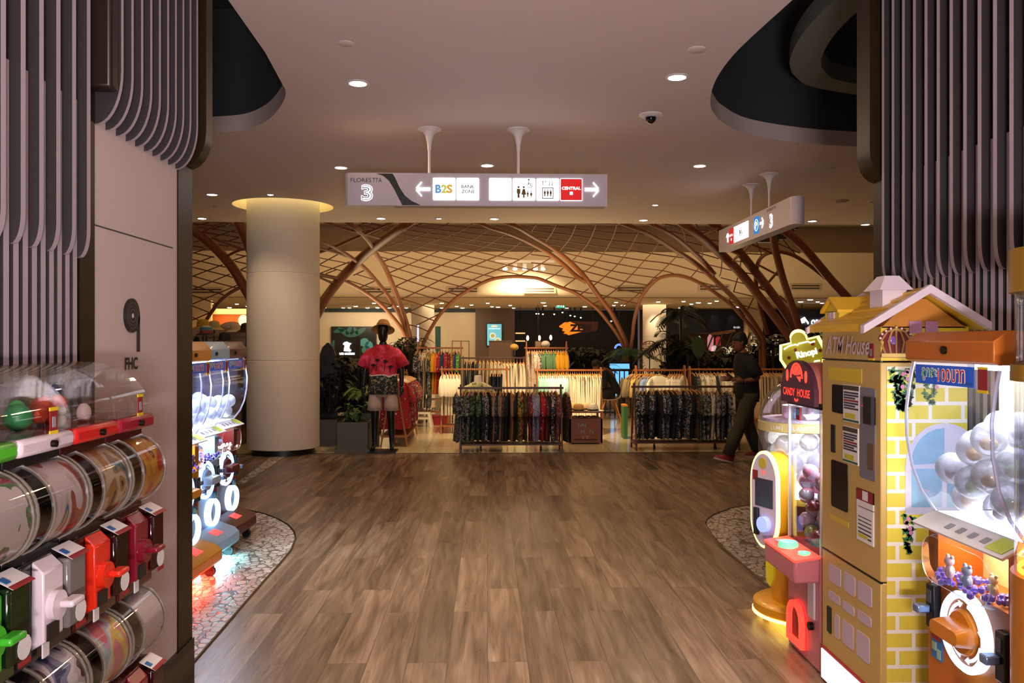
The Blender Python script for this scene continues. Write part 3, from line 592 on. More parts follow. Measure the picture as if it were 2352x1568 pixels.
m_pinkp = M('panel_lilac', 'c4b0bc', .5); m_inkl = M('paper_ink', '3a3a3e', .6); m_paper = M('paper_white', 'e4e0dc', .6)
AX, AY, AW, AD = 1.59, 3.575, .29, .36
t = thing('cash_machine_house', 'yellow house-shaped cash machine with a tiled roof and paper notices', 'cash machine', (AX, AY, 0), radians(-90))
def ax(px, py):
    p = PX(px, py, AX); return AY-p.y, p.z
def aybox(pxL, pyT, pxR, pyB, nm, mat, d=.004, par=None, rr=0, dep=0):
    x0, z1 = ax(pxL, pyT); x1, z0 = ax(pxR, pyB); x0, x1 = sorted((x0, x1)); z0, z1 = sorted((z0, z1))
    b = B()
    if rr: b.prism(rrect(x0, x1, z0, z1, rr), 'xz', -d-dep, -dep+.002)
    else: b.box(x0, x1, -d-dep, -dep+.002, z0, z1)
    return b.build(nm, mat, par or t)
B().box(-AW, AW, 0, AD, .0, .62).build('lower_cabinet', m_hy, t, bevel=.004)
B().box(-AW, AW, 0, AD, .625, 1.515).build('upper_cabinet', m_hy, t, bevel=.004)
B().box(-AW, AW, 0, AD, 1.522, 1.66).build('attic', m_hy, t)
sd = B().box(AW, AW+.003, .025, AD-.005, .02, 1.50).build('brick_side', brick_mat(), t)
B().box(AW, AW+.004, .0, AD, 1.522, 1.66).build('attic_side', m_hy2, t)
aybox(1903, 842, 1980, 880, 'yellow_patch', m_hy2, .002)
scr = aybox(1913, 882, 1940, 951, 'screen', M('screen_dark', '181a22', .15), .004, rr=.01)
for k, (a, b_, c, d) in enumerate(((1939, 882, 1976, 974), (1938, 976, 1973, 1070))):
    pp = aybox(a, b_, c, d, 'notice', m_paper, .005)
    x0, z1 = ax(a, b_); x1, z0 = ax(c, d); x0 += .008; x1 -= .008; hh = z1-z0
    B().box(x0-.005, x1+.005, -.0058, -.005, z1-hh*.14, z1-hh*.02).build('header', M('notice_header', '3a3420', .6), pp)
    for i in range(7):
        zz = z1-hh*(.21+.07*i); B().box(x0, x1-(.05 if i % 3 == 2 else .0)*.6, -.0056, -.005, zz-.004, zz+.004).build('text_line', m_inkl if i != 3 else m_redl, pp)
    B().box(x0+.01, x1-.03, -.0056, -.005, z0+hh*.1, z0+hh*.24).build('highlight', M('highlight_yellow', 'c8c030', .6), pp)
    B().box(x0-.006, x1+.006, -.0056, -.005, z0+.003, z0+.012).build('footer', M('notice_green', '2c5a30', .6), pp)
rc = aybox(1976, 888, 2011, 1107, 'keypad_recess', M('recess_grey', '8a8a92', .35, .4), .003, rr=.012)
aybox(1993, 910, 2011, 976, 'card_reader', m_black, .02, rc); aybox(1980, 931, 1999, 934, 'red_slot_light', m_redlamp, .006, rc); aybox(1997, 1017, 2010, 1082, 'brown_hatch', M('hatch_brown', '6a4a34', .5), .008, rc)
aybox(1910, 974, 1919, 1040, 'note_slot', m_black, .004, rr=.006); aybox(1911, 1054, 1948, 1178, 'cash_window', M('window_smoke', '1c1a1a', .12), .004, rr=.012); aybox(1907, 1178, 1950, 1212, 'yellow_patch', m_hy2, .002)
ps = aybox(1970, 1119, 2008, 1256, 'poster', m_paper, .005)
aybox(1970, 1119, 2008, 1160, 'poster_top', m_redl, .0058, ps); aybox(1984, 1126, 1996, 1152, 'poster_badge', m_paper, .0066, ps); aybox(1975, 1160, 2008, 1176, 'poster_band', m_inkl, .0062, ps)
for i in range(6): aybox(1974, 1184+9*i, 2004, 1188+9*i+8, 'text_line', m_inkl, .006, ps)
aybox(1974, 1222, 1996, 1240, 'highlight', M('highlight_yellow', 'c8c030', .6), .0066, ps)
for a, b_, c, d in ((1905,1291,1932,1350), (1939,1310,1965,1372), (1971,1330,2003,1397), (1904,1353,1930,1392), (1937,1377,1963,1417), (1970,1397,2002,1444), (1918,1407,1929,1470), (1935,1419,1961,1495), (1968,1443,1998,1527)):
    aybox(a, b_, c, d, 'lilac_panel', m_pinkp, .003, rr=.012)
aybox(1901, 1389, 1910, 1456, 'lower_slot', m_black, .004, rr=.006)
lb = B().box(-.275, .22, -.012, .0, .01, .165).build('light_box_frame', M('light_box_red', 'a02428', .5), t)
B().box(-.265, .21, -.016, -.011, .02, .155).build('light_box', M('light_box_white', 'fff4f4', .5, emit='fff0f4', es=1.5), lb)
text('ATM House', 'raised_lettering', M('letters_lilac', 'd8c4d0', .5), t, (-.01, -.006, 1.583), h=.08, w=.44, shear=.35, bold=.012, ext=.002)
lt = B().box(.19, .235, -.004, 0, 1.53, 1.59).build('red_label', m_redl, t); B().box(.203, .222, -.005, -.003, 1.54, 1.57).build('label_window', m_grey, lt); B().box(.188, .237, -.0045, 0, 1.522, 1.531).build('label_edge', m_yell, lt)
for z in (.618, 1.516): B().box(-AW, AW, -.001, .01, z, z+.006).build('seam', m_black, t)
# roof: ridge along local x, eaves over the front (world X 1.49) and the wall side
ye, yr, y2, ze, zr = -.10, .155, .41, 1.655, 1.813
x0, x1 = -.20, .385
def sl(y): return ze+(zr-ze)*(y-ye)/(yr-ye) if y <= yr else ze+(zr-ze)*(y2-y)/(y2-yr)
rf = B().prism([(ye, ze-.014), (yr, zr-.014), (y2, ze-.014), (y2, ze), (yr, zr), (ye, ze)], 'yz', x0, x1-.012).build('roof', m_rf, t)
for k in range(5):
    a, b_ = ye+(yr-ye)*k/5, ye+(yr-ye)*(k+1)/5+.006
    B().prism([(a, sl(a)), (a, sl(a)+.016), (b_, sl(min(b_, yr))+.004), (b_, sl(min(b_, yr)))], 'yz', x0+.005, x1-.03).build('tile_course', m_rf, rf)
gy = [(ye-.012, ze-.022), (yr, zr-.022), (y2+.012, ze-.022), (y2+.012, ze+.008), (yr, zr+.012), (ye-.012, ze+.008)]
B().prism(gy, 'yz', x1-.03, x1).build('gable_fascia', m_fas, t); B().prism(gy, 'yz', x0-.012, x0+.008).build('gable_fascia', m_fas, t)
B().prism([(.0, 1.655), (AD-.01, 1.655), (yr+.03, zr-.04), (yr-.03, zr-.04)], 'yz', AW-.05, AW+.004).build('gable_wall', M('gable_yellow_shade', 'b87a28', .5), t)  # shade under the roof painted in: yellow gable wall coloured orange-brown
for ya, za in ((.115, 1.632), (.18, 1.632), (.115, 1.572)):
    B().box(AW+.003, AW+.008, ya, ya+.052, za, za+.05).build('gable_window', M('gable_pink', 'b080a0', .5), t)
dm = B().box(-.15, .0, -.045, .12, sl(-.045)-.01, 1.735).build('dormer', m_hy2, t)
B().prism([(-.17, 1.728), (-.075, 1.785), (.02, 1.728), (.02, 1.74), (-.075, 1.80), (-.17, 1.74)], 'xz', -.06, .13).build('dormer_roof', m_rf, dm)
B().prism([(-.15, 1.733), (-.075, 1.78), (.0, 1.733)], 'xz', -.045, .0).build('dormer_gable', m_hy2, dm)
for ix in (-.105, -.072):
    for iz in (1.672, 1.703): B().box(ix, ix+.027, -.05, -.04, iz, iz+.027).build('dormer_pane', m_pinkp, dm)
ch = B().box(.155, .265, .02, .12, 1.70, 1.815).build('chimney', m_fas, t)
B().loft([[(.135, .0, 1.81), (.285, .0, 1.81), (.285, .14, 1.81), (.135, .14, 1.81)], [(.175, .04, 1.87), (.245, .04, 1.87), (.245, .10, 1.87), (.175, .10, 1.87)]]).build('chimney_cap', m_fas, ch)
# printed arched window, vines and crown on the brick side (local +x face)
xs = AW+.0035
def sidepart(poly, d, nm, mat, par=None): return B().prism(poly, 'yz', xs+d-.001, xs+d).build(nm, mat, par or t)
wn = sidepart([(.10, .90)]+[(.10, 1.10)]+[(.26-.16*cos(radians(a)), 1.10+.17*sin(radians(a))) for a in range(0, 181, 15)]+[(.355, 1.1), (.355, .90)], .001, 'printed_window', M('print_white', 'd0ccd8', .5))
sidepart([(.125, 1.10)]+[(.26-.135*cos(radians(a)), 1.11+.14*sin(radians(a))) for a in range(0, 91, 15)]+[(.26, 1.11)], .002, 'pane_top', M('print_blue', '8ab4cc', .4), wn)
sidepart([(.125, .93), (.25, .93), (.25, 1.085), (.125, 1.085)], .002, 'pane_low', M('print_blue', '8ab4cc', .4), wn); sidepart([(.27, .93), (.34, .93), (.34, 1.085), (.27, 1.085)], .002, 'pane_low', M('print_blue', '8ab4cc', .4), wn)
def leaves(cx, zt_, n, sy, sz, seed, nm):
    rr = random.Random(seed); b = B()
    for i in range(n):
        f = rr.random(); y, z, s, a = cx+rr.uniform(-sy, sy)*(1-.7*f), zt_-sz*f, rr.uniform(.008, .016), rr.uniform(0, 6)
        b.add([(xs+.0025, y+s*cos(a), z+s*sin(a)), (xs+.0025, y+s*.5*cos(a+1.6), z+s*.5*sin(a+1.6)), (xs+.0025, y-s*cos(a), z-s*sin(a)), (xs+.0025, y+s*.5*cos(a-1.6), z+s*.5*sin(a-1.6))], [(0,1,2,3)])
    v = tag(b.build(nm, M('print_leaf', '3c7a44', .5), t, smooth=0), kind='stuff')
    for i in range(5):
        y, z = cx+rr.uniform(-sy, sy)*.6, zt_-sz*rr.uniform(.05, .55); sidepart([(y+.009*cos(q*.785), z+.009*sin(q*.785)) for q in range(8)], .0035, 'printed_rose', M('print_rose', 'd080a4', .5), v)
leaves(.09, 1.49, 170, .07, .17, 3, 'printed_vine'); leaves(.20, 1.49, 60, .05, .14, 5, 'printed_vine')
leaves(.11, .90, 60, .03, .16, 8, 'printed_ivy')
cw = sidepart([(-.005, 1.535), (.012, 1.60)]+[(.06-.07*cos(radians(a)), 1.605+.055*sin(radians(a))) for a in range(0, 181, 20)]+[(.115, 1.60), (.118, 1.535)], .003, 'crown_sticker', M('crown_red', '6a1820', .4))
m_gold = M('crown_gold', 'c8a860', .35, .5); m_pearl = M('crown_pearl', 'e8dcd0', .3)
B().box(xs+.003, xs+.006, .0, .113, 1.537, 1.552).build('crown_band', m_gold, cw)
for dy in (-.06, -.03, 0, .03, .06):
    B().tube([(xs+.005, .06+dy*.75, 1.552), (xs+.005, .06+dy*1.05, 1.60), (xs+.005, .06+dy*.6, 1.64), (xs+.005, .06, 1.652)], .004, 6).build('crown_arch', m_gold, cw)
for k in range(9):
    a = radians(20*k+10); B().ball((xs+.006, .06-.066*cos(a), 1.605+.05*sin(a)), .005, n=8, m=5).build('pearl', m_pearl, cw)
B().ball((xs+.004, .05, 1.605), .003, .015, .018).build('crown_stone', M('crown_violet', '7a5a9a', .2), cw); B().ball((xs+.006, .06, 1.658), .007, n=8, m=5).build('crown_top', m_gold, cw)
# dark chair-like picnic basket print: purple bag standing beside the brick wall
# =====================================================================  PINK CANDY MACHINE
t = thing('candy_capsule_machine', 'pink candy capsule machine with a purple arched neon sign', 'capsule machine', (1.60, 4.125, 0), radians(-90)); tC = t
m_pk = M('candy_pink', 'c87880', .35, coat=.2); m_pk2 = M('candy_salmon', 'd8806c', .4); m_neon = M('neon_red', 'ff5a48', .5, emit='ff4030', es=1.3); m_purp = M('sign_purple', '5c3044', .5)
CW = .215
B().box(-CW, CW, 0, .38, .0, .56).build('cabinet', m_pk, t, bevel=.01)
wd = B().box(-CW+.006, CW-.006, .012, .37, .56, 1.27).build('window', m_capw, t)
for x in (-CW, CW-.012): B().box(x, x+.012, 0, .012, .56, 1.28).build('window_post', clear('post_clear', 'f0f0f8', .3, .1, .4), t)
B().box(-CW, CW, .36, .38, .56, 1.28).build('back_panel', M('candy_back', 'f6f0f8', .5), t)
B().box(-CW, CW, .0, .38, 1.27, 1.30).build('window_top', M('sign_black', '1a1214', .4), t)
B().box(-CW+.02, CW-.02, .16, .2, 1.255, 1.268).build('light_tube', M('tube_light', 'ffffff', .5, emit='eef2ff', es=12), t)
sg = B().prism([(-CW-.01, 1.285), (CW+.01, 1.285), (CW+.01, 1.36)]+[(CW*1.0*cos(radians(a)), 1.36+.145*sin(radians(a))) for a in range(10, 171, 10)]+[(-CW-.01, 1.36)], 'xz', -.035, -.012).build('arched_sign', m_purp, t)
B().prism([(-CW, 1.30), (CW, 1.30), (CW, 1.36)]+[(CW*.98*cos(radians(a)), 1.36+.135*sin(radians(a))) for a in range(10, 171, 10)]+[(-CW, 1.36)], 'xz', -.012, .36).build('vault_top', m_pk2, t)
B().loft([[(x, -.0365, z) for x, z in arc(0, 1.415, .062, 0, 180, 14, .062)+arc(0, 1.415, .053, 180, 0, 14, .053)]], caps=True).f and None
b = B(); b.prism(arc(0, 1.415, .082, 0, 180, 14, .078)+arc(0, 1.415, .071, 180, 0, 14, .067), 'xz', -.039, -.035); b.build('neon_slice_rind', m_neon, sg)
for k in range(5):
    a0 = -36+42*k; B().prism([(.008*cos(radians(a0+21)), 1.425+.008*sin(radians(a0+21)))]+arc(0, 1.425, .056, a0+6, a0+36, 4, .053), 'xz', -.039, -.035).build('neon_segment', m_neon, sg)
for x in (-.125, .125): B().prism([(x+.013*cos(radians(a)), 1.425+.03*sin(radians(a))) for a in range(0, 360, 30)], 'xz', -.039, -.035).build('neon_drop', m_neon, sg)
for s_, x, w_ in (('CANDY', -.10, .165), ('HOUSE', .095, .165)): text(s_, 'neon_word', m_neon, sg, (x, -.037, 1.342), h=.040, w=w_, bold=.015)
B().prism(arc(0, 1.325, .03, 215, 325, 8)+arc(0, 1.325, .022, 325, 215, 8), 'xz', -.039, -.035).build('neon_smile', m_neon, sg)
lb = B().box(-.06, -.01, -.016, -.004, 1.20, 1.262).build('window_label', m_redl, t); B().box(-.05, -.02, -.018, -.015, 1.225, 1.255).build('label_picture', M('label_pic', '4a90b8', .5), lb)
sh = B().prism([(.0, .435), (-.125, .435), (-.13, .50), (-.125, .545), (.0, .565)], 'yz', -CW, CW).build('control_shelf', m_pk, t, bevel=.012)
B().prism([(-.001, .566), (-.128, .547), (-.131, .537), (-.001, .556)], 'yz', -CW-.003, CW+.003).build('red_edge_light', m_neon, sh)
B().lathe([(.05, 0), (.05, .016), (.042, .03), (.0, .034)], 24, (-.02, -.07, .555)).build('green_button', M('button_green', '90e0c0', .4, emit='60e8b8', es=.7), sh)
B().lathe([(.03, 0), (.03, .012), (.0, .02)], 20, (.14, -.05, .557)).build('green_button', M('button_green', '90e0c0', .4), sh)
for i in range(6): B().box(-CW-.002, -CW+.002, -.11+.018*i, -.10+.018*i, .455, .525).build('vent_slot', M('slot_rose', '8c4c58', .5), sh)
B().box(-.16, -.06, -.09, -.03, .5585, .5615).build('blue_label', M('label_lblue', '90b0e0', .5), sh)
ar = [(-.16, .05)]+[(-.06-.1*cos(radians(a)), .17+.10*sin(radians(a))) for a in range(0, 181, 15)]+[(.04, .05)]
ai = [(-.132, .075)]+[(-.06-.072*cos(radians(a)), .17+.072*sin(radians(a))) for a in range(0, 181, 15)]+[(.012, .075)]
n = len(ar); b = B(); b.loft([[(x, -.006, z) for x, z in ar], [(x, -.03, z) for x, z in ar], [(x, -.03, z) for x, z in ai], [(x, -.006, z) for x, z in ai]], caps=False); b.build('prize_door_light', m_neon, t)
B().prism(ai, 'xz', -.008, 0).build('prize_door', M('door_dark', '3a1216', .3), t)
B().box(.08, .16, -.012, 0, .24, .44).build('coin_panel', M('panel_pale', 'd8ccd0', .4), t, bevel=.004); B().cyl((.12, -.012, .2), .02, -.01, .01, 'y', 16).build('lock', m_lock, t)
EGG = ['d490a8', 'd490a8', 'e0b4c4', '2c4a84', '5c88b4', '8cc4a4', 'a8b050', '8c2c34', 'd4889c', '1c3468', '78b49c', 'e8d8e0']
rr = random.Random(21); pts = []; r = .040
for i in range(64):
    best = None
    for k in range(14):
        x, y = rr.uniform(-CW+r+.01, CW-r-.01), rr.uniform(.018+r, .35-r); z = .575+r
        for q in pts:
            d2 = (x-q[0])**2+(y-q[1])**2
            if d2 < (1.97*r)**2: z = max(z, q[2]+sqrt((1.97*r)**2-d2))
        if best is None or z < best[2]: best = (x, y, z)
    pts.append(best)
names = {'d490a8': 'pink', 'e0b4c4': 'pale pink', '2c4a84': 'blue', '5c88b4': 'sky blue', '8cc4a4': 'mint', 'a8b050': 'olive green', '8c2c34': 'dark red', 'd4889c': 'rose', '1c3468': 'navy', '78b49c': 'sea green', 'e8d8e0': 'white'}
for i, p in enumerate(pts):
    if p[1] > .2 and p[2] < .78: continue                       # buried at the back
    c = EGG[i % 12] if p[2] < .8 else rr.choice(EGG[:3]+EGG[8:9])
    lz = 'bottom' if p[2] < .68 else ('middle' if p[2] < .8 else 'top'); lx = 'far' if p[0] < -.05 else ('near' if p[0] > .07 else 'centre')
    e = thing('egg_capsule', '%s egg capsule at the %s %s of the pile in the pink machine' % (names[c], lx, lz), 'capsule', local(t, p), rr.uniform(0, 6), group='egg capsules in the pink machine')
    tilt = Matrix.Rotation(rr.uniform(-1, 1), 4, 'X')
    for nm, a, b_, mt in (('shell_top', 0, 1, M('egg_'+c, c, .25, coat=.4)), ('shell_bottom', -1, 0, clear('egg_clear', 'e8e4f0', .12, .05, .4))):
        q = B().ball((0,0,0), r, r, r*1.06, n=14, m=6, z0=a, z1=b_); q.v = [tuple(tilt @ Vector(v)) for v in q.v]; q.build(nm, mt, e)
lo = lamp('AREA', (0, .19, 1.25), 9, (.93, .94, 1), .36, sy=.25, name='candy_light'); lo.parent = t
# =====================================================================  DOMED YELLOW MACHINE
DX, DY = 1.80, 4.66
t = thing('dome_capsule_machine', 'yellow domed capsule machine with a glowing plaque and oval control panel', 'capsule machine', (DX, DY, 0)); tD = t
m_yl = M('machine_yellow', 'd8960c', .35, coat=.2); m_edge = M('edge_light_yellow', 'fff0b0', .5, emit='ffe27a', es=3.0); m_br = M('machine_brown', '4a1c10', .4)
B().lathe([(.255, .062), (.27, .07), (.27, .112), (.255, .122), (.18, .126)], 44).build('base_disc', m_yl, t)
B().lathe([(.262, .05), (.275, .05), (.275, .064), (.262, .064), (.262, .05)], 44, caps=False).build('base_light', m_edge, t)
B().lathe([(.165, .12), (.175, .20), (.20, .36), (.225, .55), (.235, .70)], 44).build('lower_body', m_yl, t)
b = B(); rr = random.Random(5)
for a0 in range(150, 330, 15):
    dpt = rr.uniform(.05, .20); f = lambda z: .201+(z-.36)*.125+.0015 if z > .36 else .2+.0015
    q = [(a0, .70), (a0+15, .70), (a0+15, .62), (a0+11, .62-dpt), (a0+5, .62-dpt*.8), (a0, .62)]
    b.add([(f(z)*cos(radians(a)), f(z)*sin(radians(a)), z) for a, z in q], [list(range(6))])
b.build('brown_drips', m_br, t)
B().lathe([(.237, .70), (.24, .72), (.237, .735)], 44, caps=False).build('yellow_band', M('band_yellow', 'e8c84c', .4), t)
B().lathe([(.24, .735), (.241, 1.095)], 44, caps=False).build('clear_cylinder', m_capw, t)
B().lathe([(.20, .735), (.20, .75), (0, .75)], 36).build('lamp_floor', M('dome_floor', 'ffffff', .5, emit='f0f4ff', es=9), t)
B().lathe([(.236, 1.095), (.243, 1.10), (.243, 1.145), (.236, 1.15)], 44).build('name_band', M('band_gold', 'c8b870', .4), t)
for a0, s_ in ((-152, 'LUMI PLANET'), (-75, 'LUMI PLANET')):
    n_ = len(s_)
    for i, c_ in enumerate(s_):
        if c_ == ' ': continue
        a = radians(a0+5.2*i); text(c_, 'band_letter', m_white, t, (.2438*cos(a), .2438*sin(a), 1.122), h=.022, rot=(radians(90), 0, a+radians(90)), bold=.02)
B().lathe([(.241*cos(radians(a)), 1.15+.245*sin(radians(a))) for a in range(0, 90, 9)]+[(.02, 1.394)], 44, caps=False).build('dome', m_capw, t)
B().lathe([(.225, 1.15), (.22, 1.165), (0, 1.17)], 36).build('pink_gravel', pattern('pink_gravel', [(0, 'e8c8d4'), (.5, 'f0e4ec'), (.56, 'd8a8c0')], 60, rough=.6), t)
B().lathe([(.11, 1.165), (.11, 1.235), (0, 1.24)], 28).build('white_stage', M('stage_white', 'f4f4fa', .5), t)
dl = lamp('POINT', (0, 0, 1.05), 16.0, (.92, .95, 1), .08, name='dome_light'); dl.parent = t
dl = lamp('POINT', (0, .06, 1.34), 2.5, (.92, .95, 1), .04, name='dome_light'); dl.parent = t
# caster wheels
for a in (-125, -40, 60, 150):
    x, y = .2*cos(radians(a)), .2*sin(radians(a))
    c = B().cyl((x, y, .024), .024, -.012, .012, 'x', 16).build('caster', m_black, t); B().box(x-.018, x+.018, y-.015, y+.015, .03, .062).build('caster_fork', m_chrome, c)
# oval control panel, turned to the left of the viewer
pn = bpy.data.objects.new('control_panel', None); COL.objects.link(pn); pn.parent = t; pn.location = (1.525-DX, 4.49-DY, .73); pn.rotation_euler = (0, 0, radians(-68))
ov = [(.105*cos(radians(a)), .165*sin(radians(a))+(.095 if sin(radians(a)) > 0 else -.095)) for a in range(0, 360, 10)]
ovs = [(x*1.06, z*1.03) for x, z in ov]; oi = [(x*.94, z*.97) for x, z in ov]
B().prism(ov, 'xz', 0, .12).build('panel_side', M('panel_yellow', 'e0a818', .35, coat=.3), pn)
b = B(); n = len(ov); b.loft([[(x, .012, z) for x, z in ovs], [(x, -.004, z) for x, z in ovs], [(x, -.006, z) for x, z in oi], [(x, .012, z) for x, z in oi]], caps=False); b.build('panel_edge_light', m_edge, pn)
B().prism(oi, 'xz', -.008, 0).build('panel_face', M('panel_lilac_face', 'd8ccd8', .35), pn)
B().box(-.065, .075, -.011, -.007, -.04, .115).build('panel_screen', M('screen_mauve', '3a3038', .2), pn)
text('91', 'led_digits', m_neon, pn, (.0, -.0105, .150), h=.026); B().cyl((-.005, -.008, .20), .03, -.004, .0, 'y', 20).build('round_sticker', M('sticker_yellow', 'c8b838', .5), pn)
B().box(-.085, -.045, -.010, -.007, .10, .155).build('red_label', m_redl, pn)
B().cyl((.02, -.008, -.13), .042, -.03, 0, 'y', 24).build('blue_dial', M('dial_blue', 'a8b8ff', .4, emit='8098ff', es=1.2), pn)
B().box(-.065, -.03, -.025, -.008, -.20, -.05).build('note_holder', m_black, pn, bevel=.004)
B().prism([(.0, -.30), (.045, -.33), (.05, -.42), (.02, -.475), (-.01, -.45), (-.015, -.36)], 'xz', .02, .035).build('hand_paddle', M('paddle_yellow', 'e0d020', .4), pn)
B().tube([(0, .06, -.25), (.02, .07, -.31)], .03, 10).build('arm', m_yl, pn)
# plaque on the dome
pq = bpy.data.objects.new('plaque', None); COL.objects.link(pq); pq.parent = t; pq.location = (-.005, -.02, 1.535); pq.rotation_euler = (0, radians(-14), radians(-32))
hx = [(-.105, .07), (-.125, -.01), (-.095, -.095), (.095, -.095), (.125, -.01), (.105, .07), (.045, .07)]+[(.045*cos(radians(a)), .085+.045*sin(radians(a))) for a in range(20, 161, 20)]+[(-.045, .07)]
def off(pl, k, dz=0): return [(x*k, (z-.0)*k+dz) for x, z in pl]
B().prism(off(hx, 1.05), 'xz', .0, .05).build('plaque_body', m_yl, pq); B().prism(off(hx, 1.06), 'xz', -.012, .002).build('plaque_glow', m_edge, pq)
B().prism(off(hx, .92), 'xz', -.022, -.01).build('plaque_face', M('plaque_olive', 'a8a020', .4, emit='a8a020', es=.35), pq)
for zz, s_ in ((.055, 1), (-.072, -1)):
    B().tube([(-.09, -.025, zz-.012*s_), (-.06, -.025, zz), (-.02, -.025, zz), (-.012, -.025, zz-.008*s_), (-.004, -.025, zz), (.05, -.025, zz), (.058, -.025, zz-.01*s_), (.085, -.025, zz-.008*s_)], .004, 6).build('neon_line', m_sign, pq)
text('Rinopi', 'plaque_word', m_sign, pq, (.025, -.0235, -.012), h=.05, w=.115, bold=.04)
for x, z in ((-.075, -.01), (.07, .035), (.10, -.01), (-.03, .025)): B().cyl((x, -.022, z), .010, -.002, .002, 'y', 12).build('plaque_dot', M('dot_red', '8c3820', .5), pq)
B().box(-.03, .03, -.01, .03, -.155, -.09).build('post', m_edge, pq)
aw = lamp('AREA', (0, 0, .048), 2.2, (1, .62, .08), .4, name='base_glow'); aw.parent = t
# capsules and toys in the dome machine
rr = random.Random(9); pts = []; r = .052
for i in range(34):
    best = None
    for k in range(16):
        a, q_ = rr.uniform(0, 6.28), .17*sqrt(rr.random()); x, y = q_*cos(a), q_*sin(a); z = .755+r
        for q in pts:
            d2 = (x-q[0])**2+(y-q[1])**2
            if d2 < (1.95*r)**2: z = max(z, q[2]+sqrt((1.95*r)**2-d2))
        if best is None or z < best[2]: best = (x, y, z)
    pts.append(best)
for p in pts:
    lz = 'bottom' if p[2] < .84 else ('middle' if p[2] < .94 else 'top'); lx = 'left' if p[0] < -.05 else ('right' if p[0] > .05 else 'centre')
    e = thing('prize_capsule', 'big white capsule at the %s %s inside the domed machine' % (lx, lz), 'capsule', local(t, p), 0, group='white capsules in the domed machine')
    B().ball((0,0,0), r, n=16, m=10).build('shell', clear('ball_white', 'ffffff', .08, .05, .6), e)
for x, y, col, lab in ((-.13, -.10, 'e4a8c0', 'pink toy at the left of the dome'), (-.09, -.13, '88a8c0', 'blue grey toy beside the pink one in the dome'), (-.02, -.16, 'd8b8c8', 'pale toy in front of the white stage in the dome')):
    e = thing('toy_figure', lab, 'toy', (DX+x, DY+y, 1.17)); B().ball((0,0,.02), .018, .015, .022).build('body', M('toy_'+col, col, .5), e); B().ball((0,0,.05), .016).build('head', M('toyh_'+col, col, .5), e)
for x, y, z, col, lab in ((-.05, -.03, 1.24, 'e8dcb0', 'cream flower-headed toy on the white stage in the dome'), (-.0, -.05, 1.24, 'a8b4c8', 'grey toy on the white stage in the dome')):
    e = thing('toy_figure', lab, 'toy', (DX+x, DY+y, z)); B().ball((0,0,.025), .02, .018, .026).build('body', M('toy_'+col, col, .5), e); B().ball((0,0,.065), .022).build('head', M('toyh_'+col, col, .5), e)
    for k in range(6): B().ball((.022*cos(k), -.01, .067+.022*sin(k)), .011, n=8, m=5).build('petal', M('toyp_'+col, 'f0e8d8', .5), e)
# =====================================================================  HANGING SIGNS
m_sb = M('sign_board', 'cfc4c8', .4); m_txt = M('sign_text_grey', '2c2c2c', .5); m_gold2 = M('sign_gold', '7a5414', .5)
def pole(par, x, y, z0):
    o = B().lathe([(.012, z0), (.012, HC-.20), (.016, HC-.20), (.02, HC-.14), (.04, HC-.06), (.075, HC-.02), (.11, HC-.012), (.11, HC-.001), (.02, HC-.001)], 28, (x, y, 0)).build('pole', m_white, par)
    return o
def tile(par, x, z, h=.1005, mat=None, y=-.002): return B().prism(rrect(x-h, x+h, z-h, z+h, .006, 2), 'xz', y-.004, y).build('lit_tile', mat or m_sign, par)
def stick(par, x, z, s, mat, y=-.0075, skirt=False, nm='person_symbol'):
    b = B(); b.prism([(x+.011*s*cos(k*.785), z+.052*s+.011*s*sin(k*.785)) for k in range(8)], 'xz', y-.001, y)
    if skirt: b.prism([(x-.010*s, z+.036*s), (x+.010*s, z+.036*s), (x+.024*s, z-.02*s), (x+.008*s, z-.02*s), (x+.008*s, z-.05*s), (x-.008*s, z-.05*s), (x-.008*s, z-.02*s), (x-.024*s, z-.02*s)], 'xz', y-.001, y)
    else: b.prism([(x-.017*s, z+.036*s), (x+.017*s, z+.036*s), (x+.017*s, z-.01*s), (x+.010*s, z-.01*s), (x+.010*s, z-.05*s), (x-.010*s, z-.05*s), (x-.010*s, z-.01*s), (x-.017*s, z-.01*s)], 'xz', y-.001, y)
    return b.build(nm, mat, par)
def arrow(par, x, z, s, sg, up=False):
    def L(pts):
        b = B(); n_ = len(pts)
        for i in range(n_-1):
            (xa, za), (xb, zb) = pts[i], pts[i+1]; d = Vector((xb-xa, zb-za)).normalized()*.5*s*.14; nx, nz = -d.y, d.x
            b.prism([(x+xa+nx, z+za+nz), (x+xa-nx, z+za-nz), (x+xb-nx, z+zb-nz), (x+xb+nx, z+zb+nz)], 'xz', -.008, -.001)
        return b
    f = (lambda u, v: (v*s, u*s)) if up else (lambda u, v: (sg*u*s, v*s))
    for e in (1, -1): L([f(-1, .14*e), f(.86, .14*e), f(.15, .95*e)]).build('lit_arrow', m_sign, par)
def board(name, label, loc, rz, w, h, dep):
    t = thing(name, label, 'sign', loc, rz)
    out = [(-w/2, 0), (w/2, 0), (w/2, dep)]+[(-w/2, dep)]; left = [(-w/2+dep/2-dep/2*0-abs(dep/2)*cos(radians(a)) -dep/2*0, dep/2+dep/2*sin(radians(a))) for a in (60, 30, 0, -30, -60)]
    pl = [(w/2, 0), (w/2, dep), (-w/2+dep/2, dep)]+left+[(-w/2+dep/2, 0)]
    B().prism(pl, 'xy', 0, h).build('board', m_sb, t, smooth=.5)
    return t
xa, xb = P(790, 400, 7.5).x, P(1395, 400, 7.5).x; SW = xb-xa; SZ = 2.836; SH = .294
t = board('hanging_sign', 'long white lit wayfinding sign hung on two poles above the aisle', ((xa+xb)/2, 7.5, SZ), 0, SW, SH, .13)
def sx(px): return P(px, 430, 7.5).x-(xa+xb)/2
def sz(py): return P(1120, py, 7.5).z-SZ
